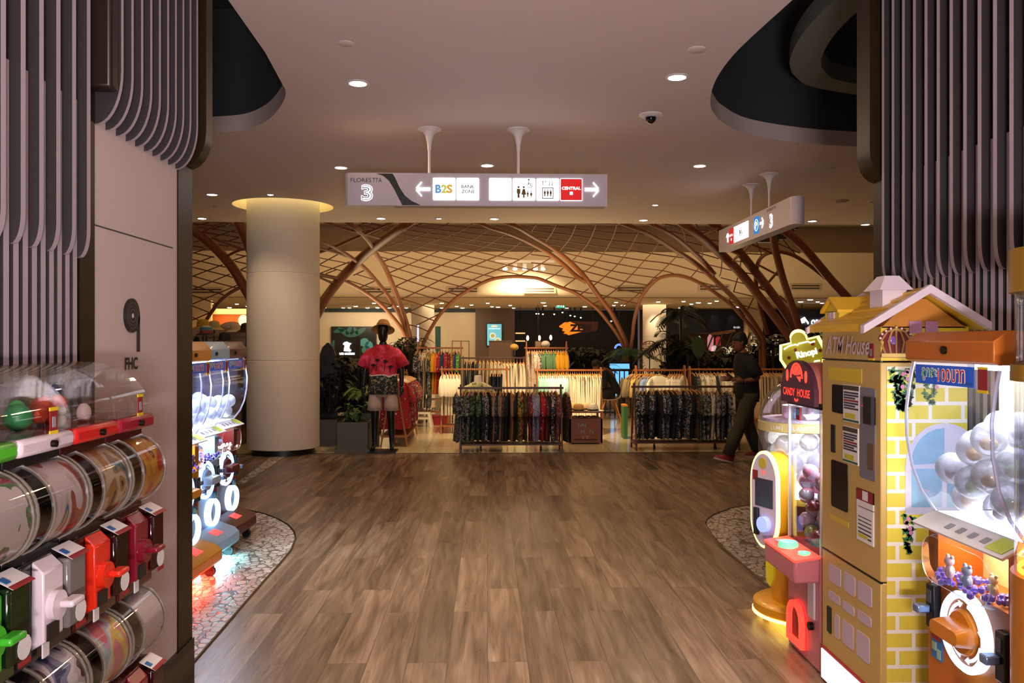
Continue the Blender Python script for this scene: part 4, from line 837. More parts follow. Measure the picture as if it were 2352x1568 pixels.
for px in (985, 1191): pole(t, sx(px), .065, SH).location = (0, 0, 0)
for o in [c for c in t.children if c.name.startswith('pole')]:
    for v in o.data.vertices:
        if v.co.z > SH+.01: v.co.z -= SZ
text('FLORES', 'word', m_txt, t, (sx(829), -.001, sz(415)), h=.038, w=sx(853)-sx(806)); text('TTA', 'word', m_txt, t, (sx(866), -.001, sz(415)), h=.038, w=sx(877)-sx(855))
text('3', 'lit_numeral', m_sign, t, (sx(843), -.001, sz(444)), h=.15, w=.105, bold=.05); text('3', 'numeral', m_txt, t, (sx(843), -.0035, sz(444)), h=.138, w=.093, bold=.025); text('3', 'numeral_inner', m_sign, t, (sx(843), -.005, sz(444)), h=.126, w=.08, bold=-.012)
q = [(864, 399.5), (884, 401), (898, 415), (915, 440), (940, 462), (967, 472), (922, 472), (912, 450), (895, 425), (880, 408)]
q = [(sx(a), sz(b_)) for a, b_ in ((864, 400), (902, 400), (908, 410), (918, 432), (930, 450), (945, 462), (967, 472), (924, 472), (915, 455), (905, 435), (893, 416), (880, 405))]
B().prism(q, 'xz', -.002, .001).build('leaf_print', pattern('leaf_print', [(0, '141a14'), (.52, '141a14'), (.56, '4a5024'), (.62, '141a14')], 14, (1, 1, 3), .4, 'noise', 2, 3), t)
arrow(t, sx(971), sz(435), .067, -1); arrow(t, sx(1360), sz(434), .067, 1)
TZ = sz(434.5)
a = tile(t, sx(1020), TZ)
for s_, dx, c_ in (('B', -.052, '68a8d8'), ('2', 0, 'c8d868'), ('S', .05, 'e8b038')): text(s_, 'letter', M('letter_'+c_, c_, .5, emit=c_, es=.45), a, (sx(1020)+dx, -.0065, TZ), h=.08, w=.056, bold=.05)
a = tile(t, sx(1074.5), TZ)
text('BANK', 'word', m_txt, a, (sx(1075), -.0065, TZ+.022), h=.030, w=.12, bold=.02); text('ZONE', 'word', m_txt, a, (sx(1075), -.0065, TZ-.022), h=.030, w=.12, bold=.02)
a = tile(t, sx(1149), TZ); m_pale = M('sign_text_pale', '8a8a8a', .5)
for s_, dz, w_ in (('NEW', .062, .06), ('EXPERIENCE', .036, .155), ('COMING SOON', .008, .14)): text(s_, 'word', m_pale, a, (sx(1149), -.0065, TZ+dz), h=.017, w=w_)
a = tile(t, sx(1203.5), TZ)
stick(a, sx(1191), TZ-.03, .95, m_gold2); stick(a, sx(1203), TZ-.03, .95, m_gold2, skirt=True); stick(a, sx(1212), TZ-.045, .5, m_gold2); stick(a, sx(1220), TZ-.045, .5, m_gold2, skirt=True)
b = B(); b.lathe([(.024, -.001), (.024, 0), (.019, 0), (.019, -.001), (.024, -.001)], 20, (sx(1217), -.0065, TZ+.035), 'y', caps=False); b.tube([(sx(1214), -.007, TZ+.075), (sx(1214), -.007, TZ+.045), (sx(1218), -.007, TZ+.045), (sx(1220), -.007, TZ+.025)], .004, 5); b.ball((sx(1214.5), -.007, TZ+.088), .008, .001, .008, n=8, m=5); b.build('wheelchair_symbol', m_txt, a)
a = tile(t, sx(1258), TZ)
o = sx(1258); b = B(); b.loft([[(x, -.0068, z) for x, z in rrect(o-.052, o+.052, TZ-.085, TZ+.018, .004, 1)], [(x, -.0068, z) for x, z in rrect(o-.045, o+.045, TZ-.078, TZ+.011, .003, 1)]], caps=False); b.build('lift_frame', m_txt, a)
for k in (-1, 0, 1): stick(a, o+.027*k, TZ-.035, .55, m_gold2)
for k, u in ((-1.5, 1), (-.6, 1), (.6, -1), (1.5, -1)):
    x = o+.028*k; z = TZ+.056; B().tube([(x, -.007, z-.02), (x, -.007, z+.02*1)], .0025, 5).build('lift_arrow', m_txt, a); B().tube([(x-.012, -.007, z+.006*u), (x, -.007, z+.022*u), (x+.0, -.007, z+.02*u)], .0025, 5).build('lift_arrow_tip', m_txt, a)
m_cr = M('tile_red', 'c81414', .5, emit='d01010', es=.7)
a = tile(t, sx(1312), TZ); b = B().prism(rrect(sx(1312)-.097, sx(1312)+.097, TZ-.097, TZ+.097, .003, 1), 'xz', -.0075, -.006).build('red_field', m_cr, a)
text('CENTRAL', 'word', m_sign, a, (sx(1312), -.0085, TZ+.012), h=.028, w=.172, bold=.03); B().prism(rrect(sx(1312)-.014, sx(1312)+.014, TZ-.048, TZ-.020, .004, 2), 'xz', -.0095, -.007).build('emblem', m_sign, a)
B().box(-SW/2+.45, SW/2-.02, .012, .118, -.004, 0).build('under_panel', M('sign_under', 'b8a890', .5), t)
lo = lamp('AREA', (0, -.35, SZ+.1), 0, WHITE, 1); bpy.data.objects.remove(lo)
# second sign, along the aisle on the right
Y0, Y1 = 8.55, 11.3; XS = 3.2; t = thing('hanging_sign', 'second white lit wayfinding sign seen end-on over the right side', 'sign', (XS, (Y0+Y1)/2, SZ), radians(-90))
W2 = Y1-Y0; dp = .15
pl = [(-W2/2, 0), (W2/2-dp/2, 0)]+[(W2/2-dp/2+dp/2*cos(radians(a)), dp/2+dp/2*sin(radians(a))) for a in range(-75, 76, 15)]+[(W2/2-dp/2, dp), (-W2/2, dp)]
B().prism(pl, 'xy', 0, SH).build('board', m_sb, t, smooth=.5)
def s2(px): return (Y0+Y1)/2-PX(px, 500, XS).y
for px in (1752, 1712):
    o = pole(t, s2(px), dp/2, SH)
    for v in o.data.vertices:
        if v.co.z > SH+.01: v.co.z -= SZ
H2 = SH/2
arrow(t, s2(1672), H2, .06, 1, up=True)
a = B().box(s2(1676), s2(1685), -.004, 0, H2-.10, H2+.10).build('lit_tile', m_cr, t); text('CENTRAL', 'word', m_sign, a, ((s2(1676)+s2(1685))/2, -.005, H2+.01), h=.03, w=s2(1685)-s2(1676)-.03)
B().box((s2(1676)+s2(1685))/2-.015, (s2(1676)+s2(1685))/2+.015, -.006, -.004, H2-.06, H2-.03).build('emblem', m_sign, a)
x0, x1 = s2(1686), s2(1719)
a = B().box(x0, x1, -.004, 0, H2-.10, H2+.10).build('lit_tile', m_sign, t); dx = (x1-x0)/3
B().box(x0+.03, x0+.10, -.0055, -.004, H2-.07, H2-.062).box(x0+.03, x0+.10, -.0055, -.004, H2-.0, H2+.008).build('lift_frame', m_txt, a)
for k, (s_, sk) in enumerate(((.9, False), (.9, True))): stick(a, x0+dx+.05+.05*k, H2, s_, m_txt, -.0045, sk)
stick(a, x0+dx+.16, H2-.02, .5, m_txt, -.0045, True)
for s_, dz, w_ in (('NEW', .06, .06), ('EXPERIENCE', .034, .14), ('COMING SOON', .006, .14)): text(s_, 'word', m_pale, a, (x1-.11, -.0045, H2+dz), h=.016, w=w_)
a = B().box(s2(1732), s2(1744), -.004, 0, H2-.10, H2+.10).build('lit_tile', M('tile_blue', '1878c8', .5, emit='1878c8', es=.8), t); mid = (s2(1732)+s2(1744))/2
text('P', 'parking_letter', m_sign, a, (mid, -.005, H2), h=.085, w=.06, bold=.02); b = B(); b.lathe([(.07, -.001), (.07, 0), (.063, 0), (.063, -.001), (.07, -.001)], 28, (mid, -.005, H2), 'y', caps=False); b.build('circle', m_sign, a)
arrow(t, s2(1750), H2, .062, 1)
text('3', 'lit_numeral', m_sign, t, (s2(1771), -.001, H2-.02), h=.16, w=.11, bold=.05); text('3', 'numeral', m_txt, t, (s2(1771), -.0035, H2-.02), h=.147, w=.098, bold=.025); text('3', 'numeral_inner', m_sign, t, (s2(1771), -.005, H2-.02), h=.134, w=.085, bold=-.012)
text('FLORESTTA', 'word', m_txt, t, (s2(1772), -.001, H2+.11), h=.032, w=.30)
# =====================================================================  CEILING FITTINGS
def downlight(c, r, label, grp, big=True):
    t = thing('ceiling_downlight', label, 'ceiling light', c, group=grp)
    if big: B().lathe([(r*.74, .0), (r*1.0, -.001), (r*1.0, -.006), (r*.78, -.010), (r*.74, .0)], 28, caps=False).build('trim_ring', m_white, t)
    B().ball((0, 0, -.004), r*.74, r*.74, .012, n=20, m=6).build('lens', m_glow, t)
POS = {(822,190): 'large round ceiling light, left of the camera dome', (1555,176): 'large round ceiling light nearest the right dark opening', (783,384): 'round ceiling light above the left end of the hanging sign', (1119,379): 'round ceiling light between the poles of the hanging sign',
       (1607,380): 'round ceiling light left of the second sign', (487,446): 'round ceiling light beside the left pillar', (621,446): 'small ceiling light just above the round column', (875,501): 'ceiling light at the slab edge under the sign, left end', (1135,502): 'ceiling light at the slab edge under the red tile side of the sign',
       (1008,501): 'small ceiling light at the slab edge under the sign', (1505,470): 'small ceiling light right of the hanging sign', (1478,505): 'ceiling light at the slab edge right of the sign', (464,501): 'ceiling light at the slab edge beside the left pillar', (1866,507): 'ceiling light at the slab edge right of the second sign', (1988,515): 'ceiling light at the slab edge beside the right pillar', (1990,383): 'ceiling light half hidden by the right pillar brass edge'}
for (px, py), lab in POS.items():
    downlight(G(px, py, HC), .085 if px not in (1008, 1505, 621) else .05, lab, 'round lights in the near ceiling')
def disc(name, px, py, r, h, label, cat):
    c = G(px, py, HC); t = thing(name, label, cat, c); B().lathe([(r, -.001), (r, -h*.6), (r*.9, -h), (0, -h)], 28).build('cover', m_ceil if h < .02 else m_white, t); return t
disc('ceiling_cover', 795, 99, .055, .008, 'small round cover plate on the ceiling, upper left', 'ceiling plate'); disc('ceiling_cover', 1600, 113, .065, .01, 'small round cover plate on the ceiling, upper right', 'ceiling plate')
disc('ceiling_cover', 498, 474, .06, .012, 'small cover plate on the ceiling beside the left pillar', 'ceiling plate'); disc('ceiling_cover', 1903, 386, .06, .012, 'small cover plate on the ceiling near the right pillar', 'ceiling plate')
for px, lab in ((1932, 'round ceiling speaker right of the second sign'), (2010, 'round ceiling speaker half hidden by the right pillar')):
    t = disc('ceiling_speaker', px, 461, .10, .015, lab, 'speaker'); B().cyl((0,0,-.016), .07, -.008, 0, n=24).build('grille', M('grille_grey', 'a89c94', .6), t)
c = G(1495, 263, HC); t = thing('security_camera', 'dark dome security camera on a white ceiling plate', 'camera', c)
B().lathe([(.105, -.001), (.105, -.01), (.08, -.022), (0, -.024)], 32).build('plate', m_white, t); B().ball((0, 0, -.028), .046, .046, .05, n=24, m=8, z0=-1, z1=0.05).build('dome', M('camera_dome', '0c0e12', .08), t)
# =====================================================================  TREE-LIKE STEEL CANOPY
m_stl = M('canopy_brown', '74401c', .55); m_rod = M('canopy_rod_brown', '5c3016', .6)
def itp(x, tab):
    if x <= tab[0][0]: return tab[0][1]
    for (a, u), (b, v) in zip(tab, tab[1:]):
        if x <= b: return u+(v-u)*(x-a)/(b-a)
    return tab[-1][1]
def depth(px, py, near=None):
    base = itp(px, [(440, 15), (720, 15.3), (930, 19.5), (1000, 20), (1440, 20), (1560, 18.6), (1700, 15.8), (1830, 14.9), (1960, 14.9)])
    k = min(1, max(0, (645-py)/140)); return base+(14.3-base)*k*k*(3-2*k)*.999
def trace(x0, pts, s=5.2267, dd=0.0, m=5):
    q = [(x0+x/s, 500+y/s) for x, y in pts]
    return [P(a, b, depth(a, b)+dd) for a, b in cr(q, m)]
def pipe(par, x0, pts, wpx, s=5.2267, foot=False, dd=0.0, nm='branch', top=False):
    q = trace(x0, pts, s, dd); r = [wpx/2/F*p.y for p in q]
    if foot: q.append(Vector((q[-1].x+(q[-1].x-q[-2].x)*.8, q[-1].y, .25))); r.append(r[-1])
    loc = par.location
    return B().tube([p-loc for p in q], r, 10).build(nm, m_stl, par, smooth=1.2)
def lattice(par, x0, lines, s=5.2267, wpx=2.7, dd=.04):
    b = B(); loc = par.location
    for ln in lines:
        q = trace(x0, ln, s, dd, 3); b.tube([p-loc for p in q], [wpx/2/F*p.y for p in q], 6)
    return b.build('lattice', m_rod, par, smooth=1.2)
def L_(s): return [[tuple(map(int, p.split(','))) for p in ln.split()] for ln in s.strip().split(';')]
TG = 'tree-shaped steel canopies'
tr = thing('steel_tree', 'brown steel tree canopy rising from behind the round column', 'canopy', P(655, 1000, 15.2)*1); tr.location.z = 0
pipe(tr, 440, [(-40,120), (0,165), (150,260), (330,420), (480,580), (600,740), (700,910), (805,1090), (900,1300), (960,1500)], 22, 6.03, True)
pipe(tr, 440, [(640,20), (720,200), (790,370), (860,600), (950,900), (1010,1200)], 22, 6.03, True)
pipe(tr, 730, [(1150,20), (950,150), (740,300), (560,450), (400,600), (250,760), (100,960), (0,1140), (-100,1340)], 22, foot=True)
pipe(tr, 730, [(0,420), (150,370), (400,260), (620,170), (800,90), (940,35)], 7); pipe(tr, 730, [(20,20), (300,120), (560,190), (740,240)], 7)
pipe(tr, 440, [(190,1440), (280,1300), (400,1150), (520,1050), (660,970), (805,890), (1000,820)], 8.5, 6.03, True)
for pts in ([(160,190), (330,110), (490,30)], [(280,270), (480,350), (700,435)], [(500,525), (600,475), (720,430)]): pipe(tr, 440, pts, 6, 6.03, nm='strut')
lattice(tr, 440, L_('''0,650 130,600 300,535;0,815 210,735 430,650;0,1000 290,880 530,780;0,1200 370,1045 640,930;0,1420 240,1320;20,340 110,320;20,490 200,430;0,480 320,550;0,575 140,605 470,685;0,680 480,800 570,830;0,800 290,885 620,970;0,935 230,1000 480,1080;0,1070 180,1130 350,1195;0,1215 240,1310;0,1370 100,1420;20,45 560,75;20,80 480,130;90,130 640,205;190,205 660,270;300,290 700,355;20,390 170,415;380,375 520,395;70,105 330,45;290,155 520,85;300,270 620,165;510,320 660,275;570,590 780,520;680,720 810,660;610,505 770,535;600,600 810,650;680,725 810,765;720,100 850,105;760,140 850,100;760,870 850,840'''), 6.03)
lattice(tr, 730, L_('20,560 240,440;20,480 370,550;20,670 380,530;30,570 300,640;100,670 230,620;430,690 550,635;470,680 650,735;360,750 740,870;510,835 680,760;690,960 790,900;720,1000 890,1050;820,1085 890,1050;500,90 620,40;430,40 780,100;640,65 880,110;480,90 850,160;530,165 800,130;640,195 860,100'))
tc = thing('steel_tree', 'slender brown steel tree canopy behind the straw-hatted mannequin', 'canopy', P(945, 1000, 19.6)*1); tc.location.z = 0
pipe(tc, 730, [(320,20), (440,110), (560,220), (640,320), (700,430), (800,580), (880,760), (960,960), (1010,1100), (1060,1250), (1100,1400), (1120,1560)], 11, foot=True)
pipe(tc, 730, [(0,260), (200,350), (420,490), (560,600), (680,730), (800,880), (900,1020), (980,1170), (1040,1320), (1080,1450)], 9, foot=True)
pipe(tc, 730, [(0,360), (200,410), (430,490)], 7)
pipe(tc, 730, [(0,680), (200,720), (340,770), (480,840), (620,930), (760,1040), (880,1170), (1000,1320), (1060,1440)], 8.6, foot=True); pipe(tc, 730, [(0,710), (180,785)], 6)
pipe(tc, 940, [(100,1660), (150,1560), (200,1440), (260,1330), (340,1200), (430,1090), (530,990), (640,910), (760,840), (880,780), (1000,735), (1150,710), (1300,705), (1450,715), (1568,735), (1780,820), (1970,890), (2113,980), (2263,1100), (2363,1220), (2463,1350), (2543,1480), (2580,1580)], 8, foot=True)
lattice(tc, 940, L_('''-160,200 0,130 230,35;-270,350 0,260 120,215 320,145 520,40;-310,525 0,410 240,300 600,165 760,70;-240,660 0,560 400,380 640,300 780,250 950,145;-180,830 0,745 390,570 660,450 900,350 1150,200;-90,975 70,900 360,755 640,630 920,515 1190,400 1340,285;-50,1150 160,1050 450,900 760,745 1060,620 1330,500 1520,380;30,1115 110,1075;90,1290 240,1215 390,1140;1330,690 1480,610 1620,530 1710,470;150,1490 230,1440;
80,60 430,90 700,115 960,140;0,90 330,140 600,170 870,205 1290,245;-97,135 200,180 490,215 760,260 1000,295 1240,325 1480,345;-157,180 0,210 370,260 640,300 900,345 1200,390;-227,225 0,265 240,300 530,350 780,400 1060,460 1310,500;-277,275 130,345 390,400 660,455 930,510 1190,570 1450,620;-277,335 60,405 240,450 530,515 780,570 1050,625 1330,685;-357,400 0,480 110,510 380,570 640,630 910,690 1060,720;-357,465 0,565 260,630 480,690 760,745 900,780;-287,570 0,655 110,690 350,755 600,820 750,860;-227,685 0,760 210,825 460,890 620,940;-167,820 0,880 310,970 510,1030;-97,975 0,1000 160,1050 380,1115;0,1130 230,1210 310,1240;0,1285 100,1310 230,1365'''))
tk = thing('steel_tree', 'tall brown steel tree canopy in front of the dark restaurant', 'canopy', P(1440, 1000, 20.1)*1); tk.location.z = 0
pipe(tk, 940, [(560,20), (820,55), (950,110), (1150,170), (1350,250), (1490,320), (1683,430), (1863,570), (1983,680), (2063,738), (2130,772)], 10)
pipe(tk, 940, [(1020,-10), (1300,110), (1450,200), (1643,310), (1813,430), (1963,560), (2083,680), (2183,810), (2263,920), (2343,1030), (2413,1120), (2483,1250), (2543,1370), (2600,1500)], 11, foot=True)
pipe(tk, 1440, [(40,1600), (70,1400), (80,1280), (110,1130), (160,980), (220,880), (300,790), (400,720), (550,690), (700,710), (850,770), (1000,860), (1130,950), (1250,1040), (1350,1150), (1450,1260), (1530,1360), (1600,1480)], 8.6, foot=True)
lattice(tk, 1220, L_('''0,170 40,110 80,45;170,290 250,180 320,45;330,410 450,270 510,160 550,45;480,530 590,420 680,310 750,170 790,45;610,670 740,570 860,440 960,280 1005,170 1030,75;740,820 890,700 1040,560 1170,390 1230,290 1290,175;580,930 690,850;860,975 1030,850 1210,680 1360,510 1450,420 1540,290;730,1040 830,990;1050,1085 1170,1010 1300,900 1390,810 1480,715 1580,630 1780,430;180,740 290,680 400,590;400,825 550,715;
180,45 550,60 790,70 1030,75;0,95 290,110 530,135 750,155 1000,180 1290,190 1370,200;0,155 260,180 500,210 720,240 960,270 1230,295 1630,335;80,235 450,285 680,320 910,350 1170,390 1450,430 1890,490;210,315 400,345 620,390 860,435 1110,475 1370,515 1650,550 1970,635 2120,680;340,405 560,460 800,510 1040,555 1290,600 1580,635 1710,670;440,505 720,575 960,635 1210,680 1510,720;560,620 640,640 890,705 1130,765 1410,810;690,750 800,775 1030,850 1340,910;820,920 910,945 1180,1010 1280,1030;0,440 220,470;0,540 390,585;0,630 290,685 560,735;480,860 640,895 740,910;730,1040 890,1080;1920,710 2020,595;2180,870 2240,780'''))
tt = thing('steel_tree', 'thick orange-brown steel tree canopy beside the second hanging sign', 'canopy', P(1800, 1000, 15.0)*1); tt.location.z = 0
pipe(tt, 1440, [(-60,60), (0,85), (200,160), (400,270), (600,400), (800,530), (950,650), (1080,770), (1200,880), (1300,980), (1400,1100), (1480,1200), (1568,1330), (1640,1450)], 11.5, foot=True)
pipe(tt, 1440, [(200,30), (400,120), (600,240), (800,410), (950,560), (1060,690)], 11)
pipe(tt, 1440, [(600,20), (850,190), (1000,320), (1200,500), (1350,650), (1500,830), (1568,920), (1700,1090), (1830,1260), (1950,1430), (2020,1550)], 21, foot=True)
pipe(tt, 1640, [(-40,40), (100,170), (300,400), (450,590), (600,780), (750,980), (900,1200), (960,1310), (1010,1420)], 20, foot=True, dd=.25)
pipe(tt, 1640, [(690,60), (720,300), (770,520), (830,740), (900,950), (980,1180), (1040,1380)], 17, foot=True, dd=-.2)
pipe(tt, 1640, [(700,70), (800,130), (950,230), (1100,380), (1250,560), (1400,740), (1600,960), (1720,1110)], 20, foot=True, dd=-.1)
pipe(tt, 1640, [(640,1400), (600,1250), (560,1100), (520,900), (502,750), (515,600), (545,510), (600,450), (690,415), (800,410), (950,450), (1100,540), (1250,650), (1400,780), (1540,950), (1650,1110)], 9.5, foot=True, dd=.3)
for pts, wp in (([(80,350), (290,440)], 5), ([(230,510), (310,440)], 6), ([(370,385), (460,280)], 7), ([(520,560), (770,690)], 5), ([(660,770), (760,650)], 6), ([(440,310), (700,430)], 5), ([(540,840), (600,820)], 6), ([(560,850), (640,880)], 4), ([(790,940), (880,1020)], 5)): pipe(tt, 1640, pts, wp, nm='strut')
pipe(tt, 1440, [(920,190), (1090,120)], 6, nm='strut'); pipe(tt, 1440, [(1110,350), (1340,430)], 5, nm='strut')
lattice(tt, 1440, L_('''450,60 490,170;660,125 690,200 700,310;820,60 870,145;910,320 905,490;1140,520 1130,650 1110,700;1330,720 1280,890;1080,150 1130,300 1140,360;1370,480 1360,600;1520,960 1450,1100;1220,1010 1250,950;1030,870 1090,780;370,60 600,100;480,150 790,225;640,270 900,330;820,410 1100,490;970,560 1250,630;1130,720 1400,790;1290,890 1540,950;870,145 1040,155;1000,265 1190,290;1300,520 1410,530;1430,660 1530,680;1440,430 1568,435;1390,1050 1568,1105;850,760 1150,850;1200,990 1310,1025;1400,1190 1440,1120'''))
lattice(tt, 1640, L_('500,260 570,440;420,430 580,440;570,230 660,260;580,365 670,375;760,305 1030,425;830,260 990,460'))
# black speaker cluster hung in the canopy
t = thing('hanging_projector', 'black equipment bracket hung among the canopy pipes below the second sign', 'equipment', P(1760, 550, 16.2))
b = lambda *a: B().box(*a).build
b(-.27, .22, -.1, .1, -.06, .05)('rail', m_black, t); b(-.42, -.34, -.06, .06, -.16, .02)('left_unit', m_black, t); b(.2, .38, -.06, .06, -.0, .14)('right_unit', m_black, t); b(.52, .62, -.05, .05, .20, .42)('end_unit', m_black, t); b(.15, .55, -.02, .02, .10, .3)('bracket', m_black, t); b(-.0, .04, -.02, .02, 0, 1.5)('rod', m_black, t)
# =====================================================================  BULKHEAD AND FAR HALL FITTINGS
m_slot = M('vent_dark', '3a3026', .6); m_vf = M('vent_frame', 'b8a080', .6)
for px, y, lab in ((476, 668, 'slot air vent on the bulkhead beside the left pillar'), (1063, 666, 'slot air vent on the bulkhead left of the centre arch top'), (1240, 666, 'slot air vent on the bulkhead under the track spotlights'), (1450, 664, 'slot air vent on the bulkhead between the two arches'), (865, 667, 'slot air vent on the bulkhead above the mannequin'), (1640, 661, 'slot air vent on the bulkhead behind the right arch'), (1850, 659, 'slot air vent on the bulkhead right of the thick pipes')):
    t = thing('air_vent', lab, 'air vent', P(px, y, 21.99), 0)
    B().box(-.43, .43, -.02, .0, -.085, .085).build('frame', m_vf, t)
    for z in (-.035, .035): B().box(-.38, .38, -.026, -.015, z-.018, z+.018).build('slot', m_slot, t)
t = thing('track_spotlights', 'white lighting track with five lit spotlights on the bulkhead', 'spotlight', P(1205, 600, 20.8))
B().box(-.75, .75, -.03, .03, -.03, .03).build('track', m_white, t)
B().box(-.02, .02, .0, 1.2, -.02, .02).build('arm', m_white, t)
for px in (1160, 1183, 1205, 1230, 1247):
    x = (px-1205)/F*20.8; h = B().cyl((x, 0, -.13), .055, -.06, .07, n=16).build('spotlight', m_white, t); B().ball((x, -.02, -.2), .06, .06, .03, n=14, m=6).build('lens', m_glow, h)
for px in (1185, 1225): aim(lamp('SPOT', P(px, 624, 20.9), 330, (1, .80, .52), .08, spot=100, name='track_spot'), P(px, 662, 22.0)+Vector((0, 0, -.6)))
FL = [(1014,696), (1049,703), (1083,700), (1063,709), (1120,696), (1130,704), (1144,705), (1172,701), (1179,708), (1248,695), (1252,702), (1300,708), (1343,704), (1415,694), (1410,701), (1431,701), (1570,692), (1646,691), (1604,695), (1588,698), (1630,696), (1696,705), (1562,707), (1512,693), (817,703), (808,712), (794,713), (751,713), (872,712), (859,696), (894,707), (914,703), (936,713), (845,707), (866,706), (486,697), (527,706), (544,698), (568,703), (1861,688), (1919,688), (1878,693), (1839,693), (1888,696), (1016,708)]
for i, (px, py) in enumerate(FL):
    c = G(px, min(py, 708), 2.8); c.y = min(c.y, 29.5); near = min(((abs(px-a), s_) for a, s_ in ((500, 'over the hat shop on the left'), (850, 'over the cream wall behind the mannequin'), (1060, 'over the cream wall with the green strip'), (1140, 'over the lit food poster'), (1290, 'over the exit sign'), (1420, 'over the dark restaurant'), (1570, 'beside the far lit column'), (1660, 'over the dark navy shop front'), (1880, 'over the lit lettering on the right'))))[1]
    downlight(Vector((c.x, c.y, 2.8)), .075 if i % 3 else .10, 'tiny ceiling spot in the far hall '+near, 'tiny spots '+near, big=False)
t = thing('exit_sign', 'green lit exit sign with running figure on the far ceiling', 'sign', P(1287, 702, 27.5))
B().box(-.15, .15, -.02, .02, -.075, .075).build('panel', M('exit_green', '2c9a78', .5, emit='38b890', es=1.0), t)
B().prism([(-.11, 0), (-.06, .04), (-.06, .015), (-.02, .015), (-.02, -.015), (-.06, -.015), (-.06, -.04)], 'xz', -.025, -.02).build('arrow', m_sign, t); stick(t, .03, .005, .9, m_sign, -.022); B().box(.085, .12, -.024, -.02, -.05, .05).build('door', m_sign, t); B().box(-.01, .01, -.01, .01, .07, .18).build('hanger', m_white, t)
YB = 30.0
def wallx(px0, px1, y=YB): return P(px0, 750, y).x, P(px1, 750, y).x
x0, x1 = wallx(380, 1092); struct(B().box(x0, x1, YB, YB+.1, 0, 2.66).build('wall_back', m_cream)); struct(B().box(x0, x1, YB-.05, YB+.1, 2.66, 2.8).build('trim_back_wall', M('dark_green_band', '1c2a22', .6)))
x0, x1 = wallx(1000, 1012); struct(B().box(x0, x1, YB-.02, YB, 0, 2.15).build('trim_green_strip', M('strip_green', '1c4a3a', .5)))
x0, x1 = wallx(1038, 1078); struct(B().box(x0, x1, YB-.015, YB, 0, 1.62).build('door_1', m_cream)); 
m_dl = M('door_line', '8a7450', .6)
for a, c_ in ((x0, x0+.03), (x1-.03, x1)): struct(B().box(a, c_, YB-.02, YB, 0, 1.62).build('trim_door', m_dl))
struct(B().box(x0, x1, YB-.02, YB, 1.6, 1.63).build('trim_door', m_dl))
x0, x1 = wallx(1092, 1182); struct(B().box(x0, x1, YB-.1, YB+.1, 0, 2.8).build('wall_brown', M('wall_taupe', '6a5440', .6)))
x0, x1 = wallx(1182, 1482); struct(B().box(x0, x1, YB+1.5, YB+1.6, 0, 2.8).build('wall_restaurant', M('wall_black', '100c0a', .5)))
x0, x1 = wallx(1482, 1710); struct(B().box(x0, x1, YB-.1, YB, 1.9, 2.78).build('wall_navy', M('wall_navy', '0c1016', .4))); struct(B().box(x0, x1, YB+1, YB+1.1, 0, 2.8).build('wall_shop', M('wall_shop_brown', '5a4028', .6)))
x0, x1 = wallx(1706, 1740); struct(B().box(x0, x1, YB-.6, YB, 0, 2.8).build('wall_pier', m_cream))
x0, x1 = wallx(1740, 2300); struct(B().box(x0, x1, YB+.8, YB+.9, 0, 2.8).build('wall_far_right', M('wall_umber', '2c1e16', .6)))
for px, yy, lab in ((971, 26, 'pale far column behind the slender steel tree'), (1503, 25.5, 'warm lit far column beside the tall dark palm')):
    c = P(px, 800, yy); t = thing('round_column', lab, 'column', (c.x, c.y, 0)); B().lathe([(.36, 0), (.36, 1.75), (.355, 1.755), (.36, 1.76), (.36, 2.8)], 32).build('shaft', m_col, t); B().lathe([(.36, 2.74), (.60, 2.79), (.60, 2.8), (.36, 2.8)], 32).build('capital', m_cove, t)
aim(lamp('SPOT', P(1503, 700, 24.6), 60, (1, .8, .5), .05, spot=60, name='column_spot'), P(1503, 800, 25.5)); 
for px in (800, 860, 920, 1050): aim(lamp('SPOT', P(px, 709, 27.4), 90, (1, .82, .56), .05, spot=80, name='wall_washer'), P(px, 780, 30))
for px in (1598, 1641, 1683): aim(lamp('SPOT', P(px, 708, 29.6), 16, (.85, .9, 1), .03, spot=50, name='navy_spot'), P(px, 745, 29.95))
# lit screen with dark leaves, its sign, blue tube, green LED posters
def panel(name, label, cat, px0, py0, px1, py1, y, mat, d=.06, frame=None):
    a, c = P(px0, max(py0, py1), y), P(px1, min(py0, py1), y); t = thing(name, label, cat, ((a.x+c.x)/2, y, a.z)); w_, h_ = c.x-a.x, c.z-a.z
    if frame: B().box(-w_/2-.04, w_/2+.04, .0, d, -.04, h_+.04).build('frame', frame, t)
    B().box(-w_/2, w_/2, -.012, .005, 0, h_).build('panel', mat, t); return t, w_, h_
t, w_, h_ = panel('wall_screen', 'dark screen of big green leaves with a white emblem, on cream wall', 'screen', 763, 842, 862, 752, 29.85, M('screen_deep', '0a1210', .3), .1, m_black)
lf = [M('screen_leaf_%d' % i, c, .4, emit=c, es=.5) for i, c in enumerate(('204838', '2c5a48', '3a7068'))]
for cx_, cz_, rx, rz_, an, k in ((.45,1.55,.3,.09,-35,0), (.95,1.55,.3,.09,30,0), (.25,1.62,.2,.07,10,0), (1.15,1.1,.17,.15,20,2), (1.32,.95,.15,.16,0,2), (1.2,.78,.16,.12,40,1), (.6,1.63,.18,.08,60,0), (.85,1.62,.15,.06,-60,0), (.06,.9,.08,.25,0,0)):
    pl = [(cx_-w_/2+rx*cos(a)*cos(radians(an))-rz_*sin(a)*sin(radians(an)), cz_*.80+rx*cos(a)*sin(radians(an))+rz_*sin(a)*cos(radians(an))) for a in (2*pi*i/18 for i in range(18))]
    B().prism(pl, 'xz', -.018, -.012).build('screen_leaf', lf[k], t)
t2 = thing('lit_shop_sign', 'white lit emblem over a short line of lettering on black', 'sign', P(797, 800, 26.5)); 
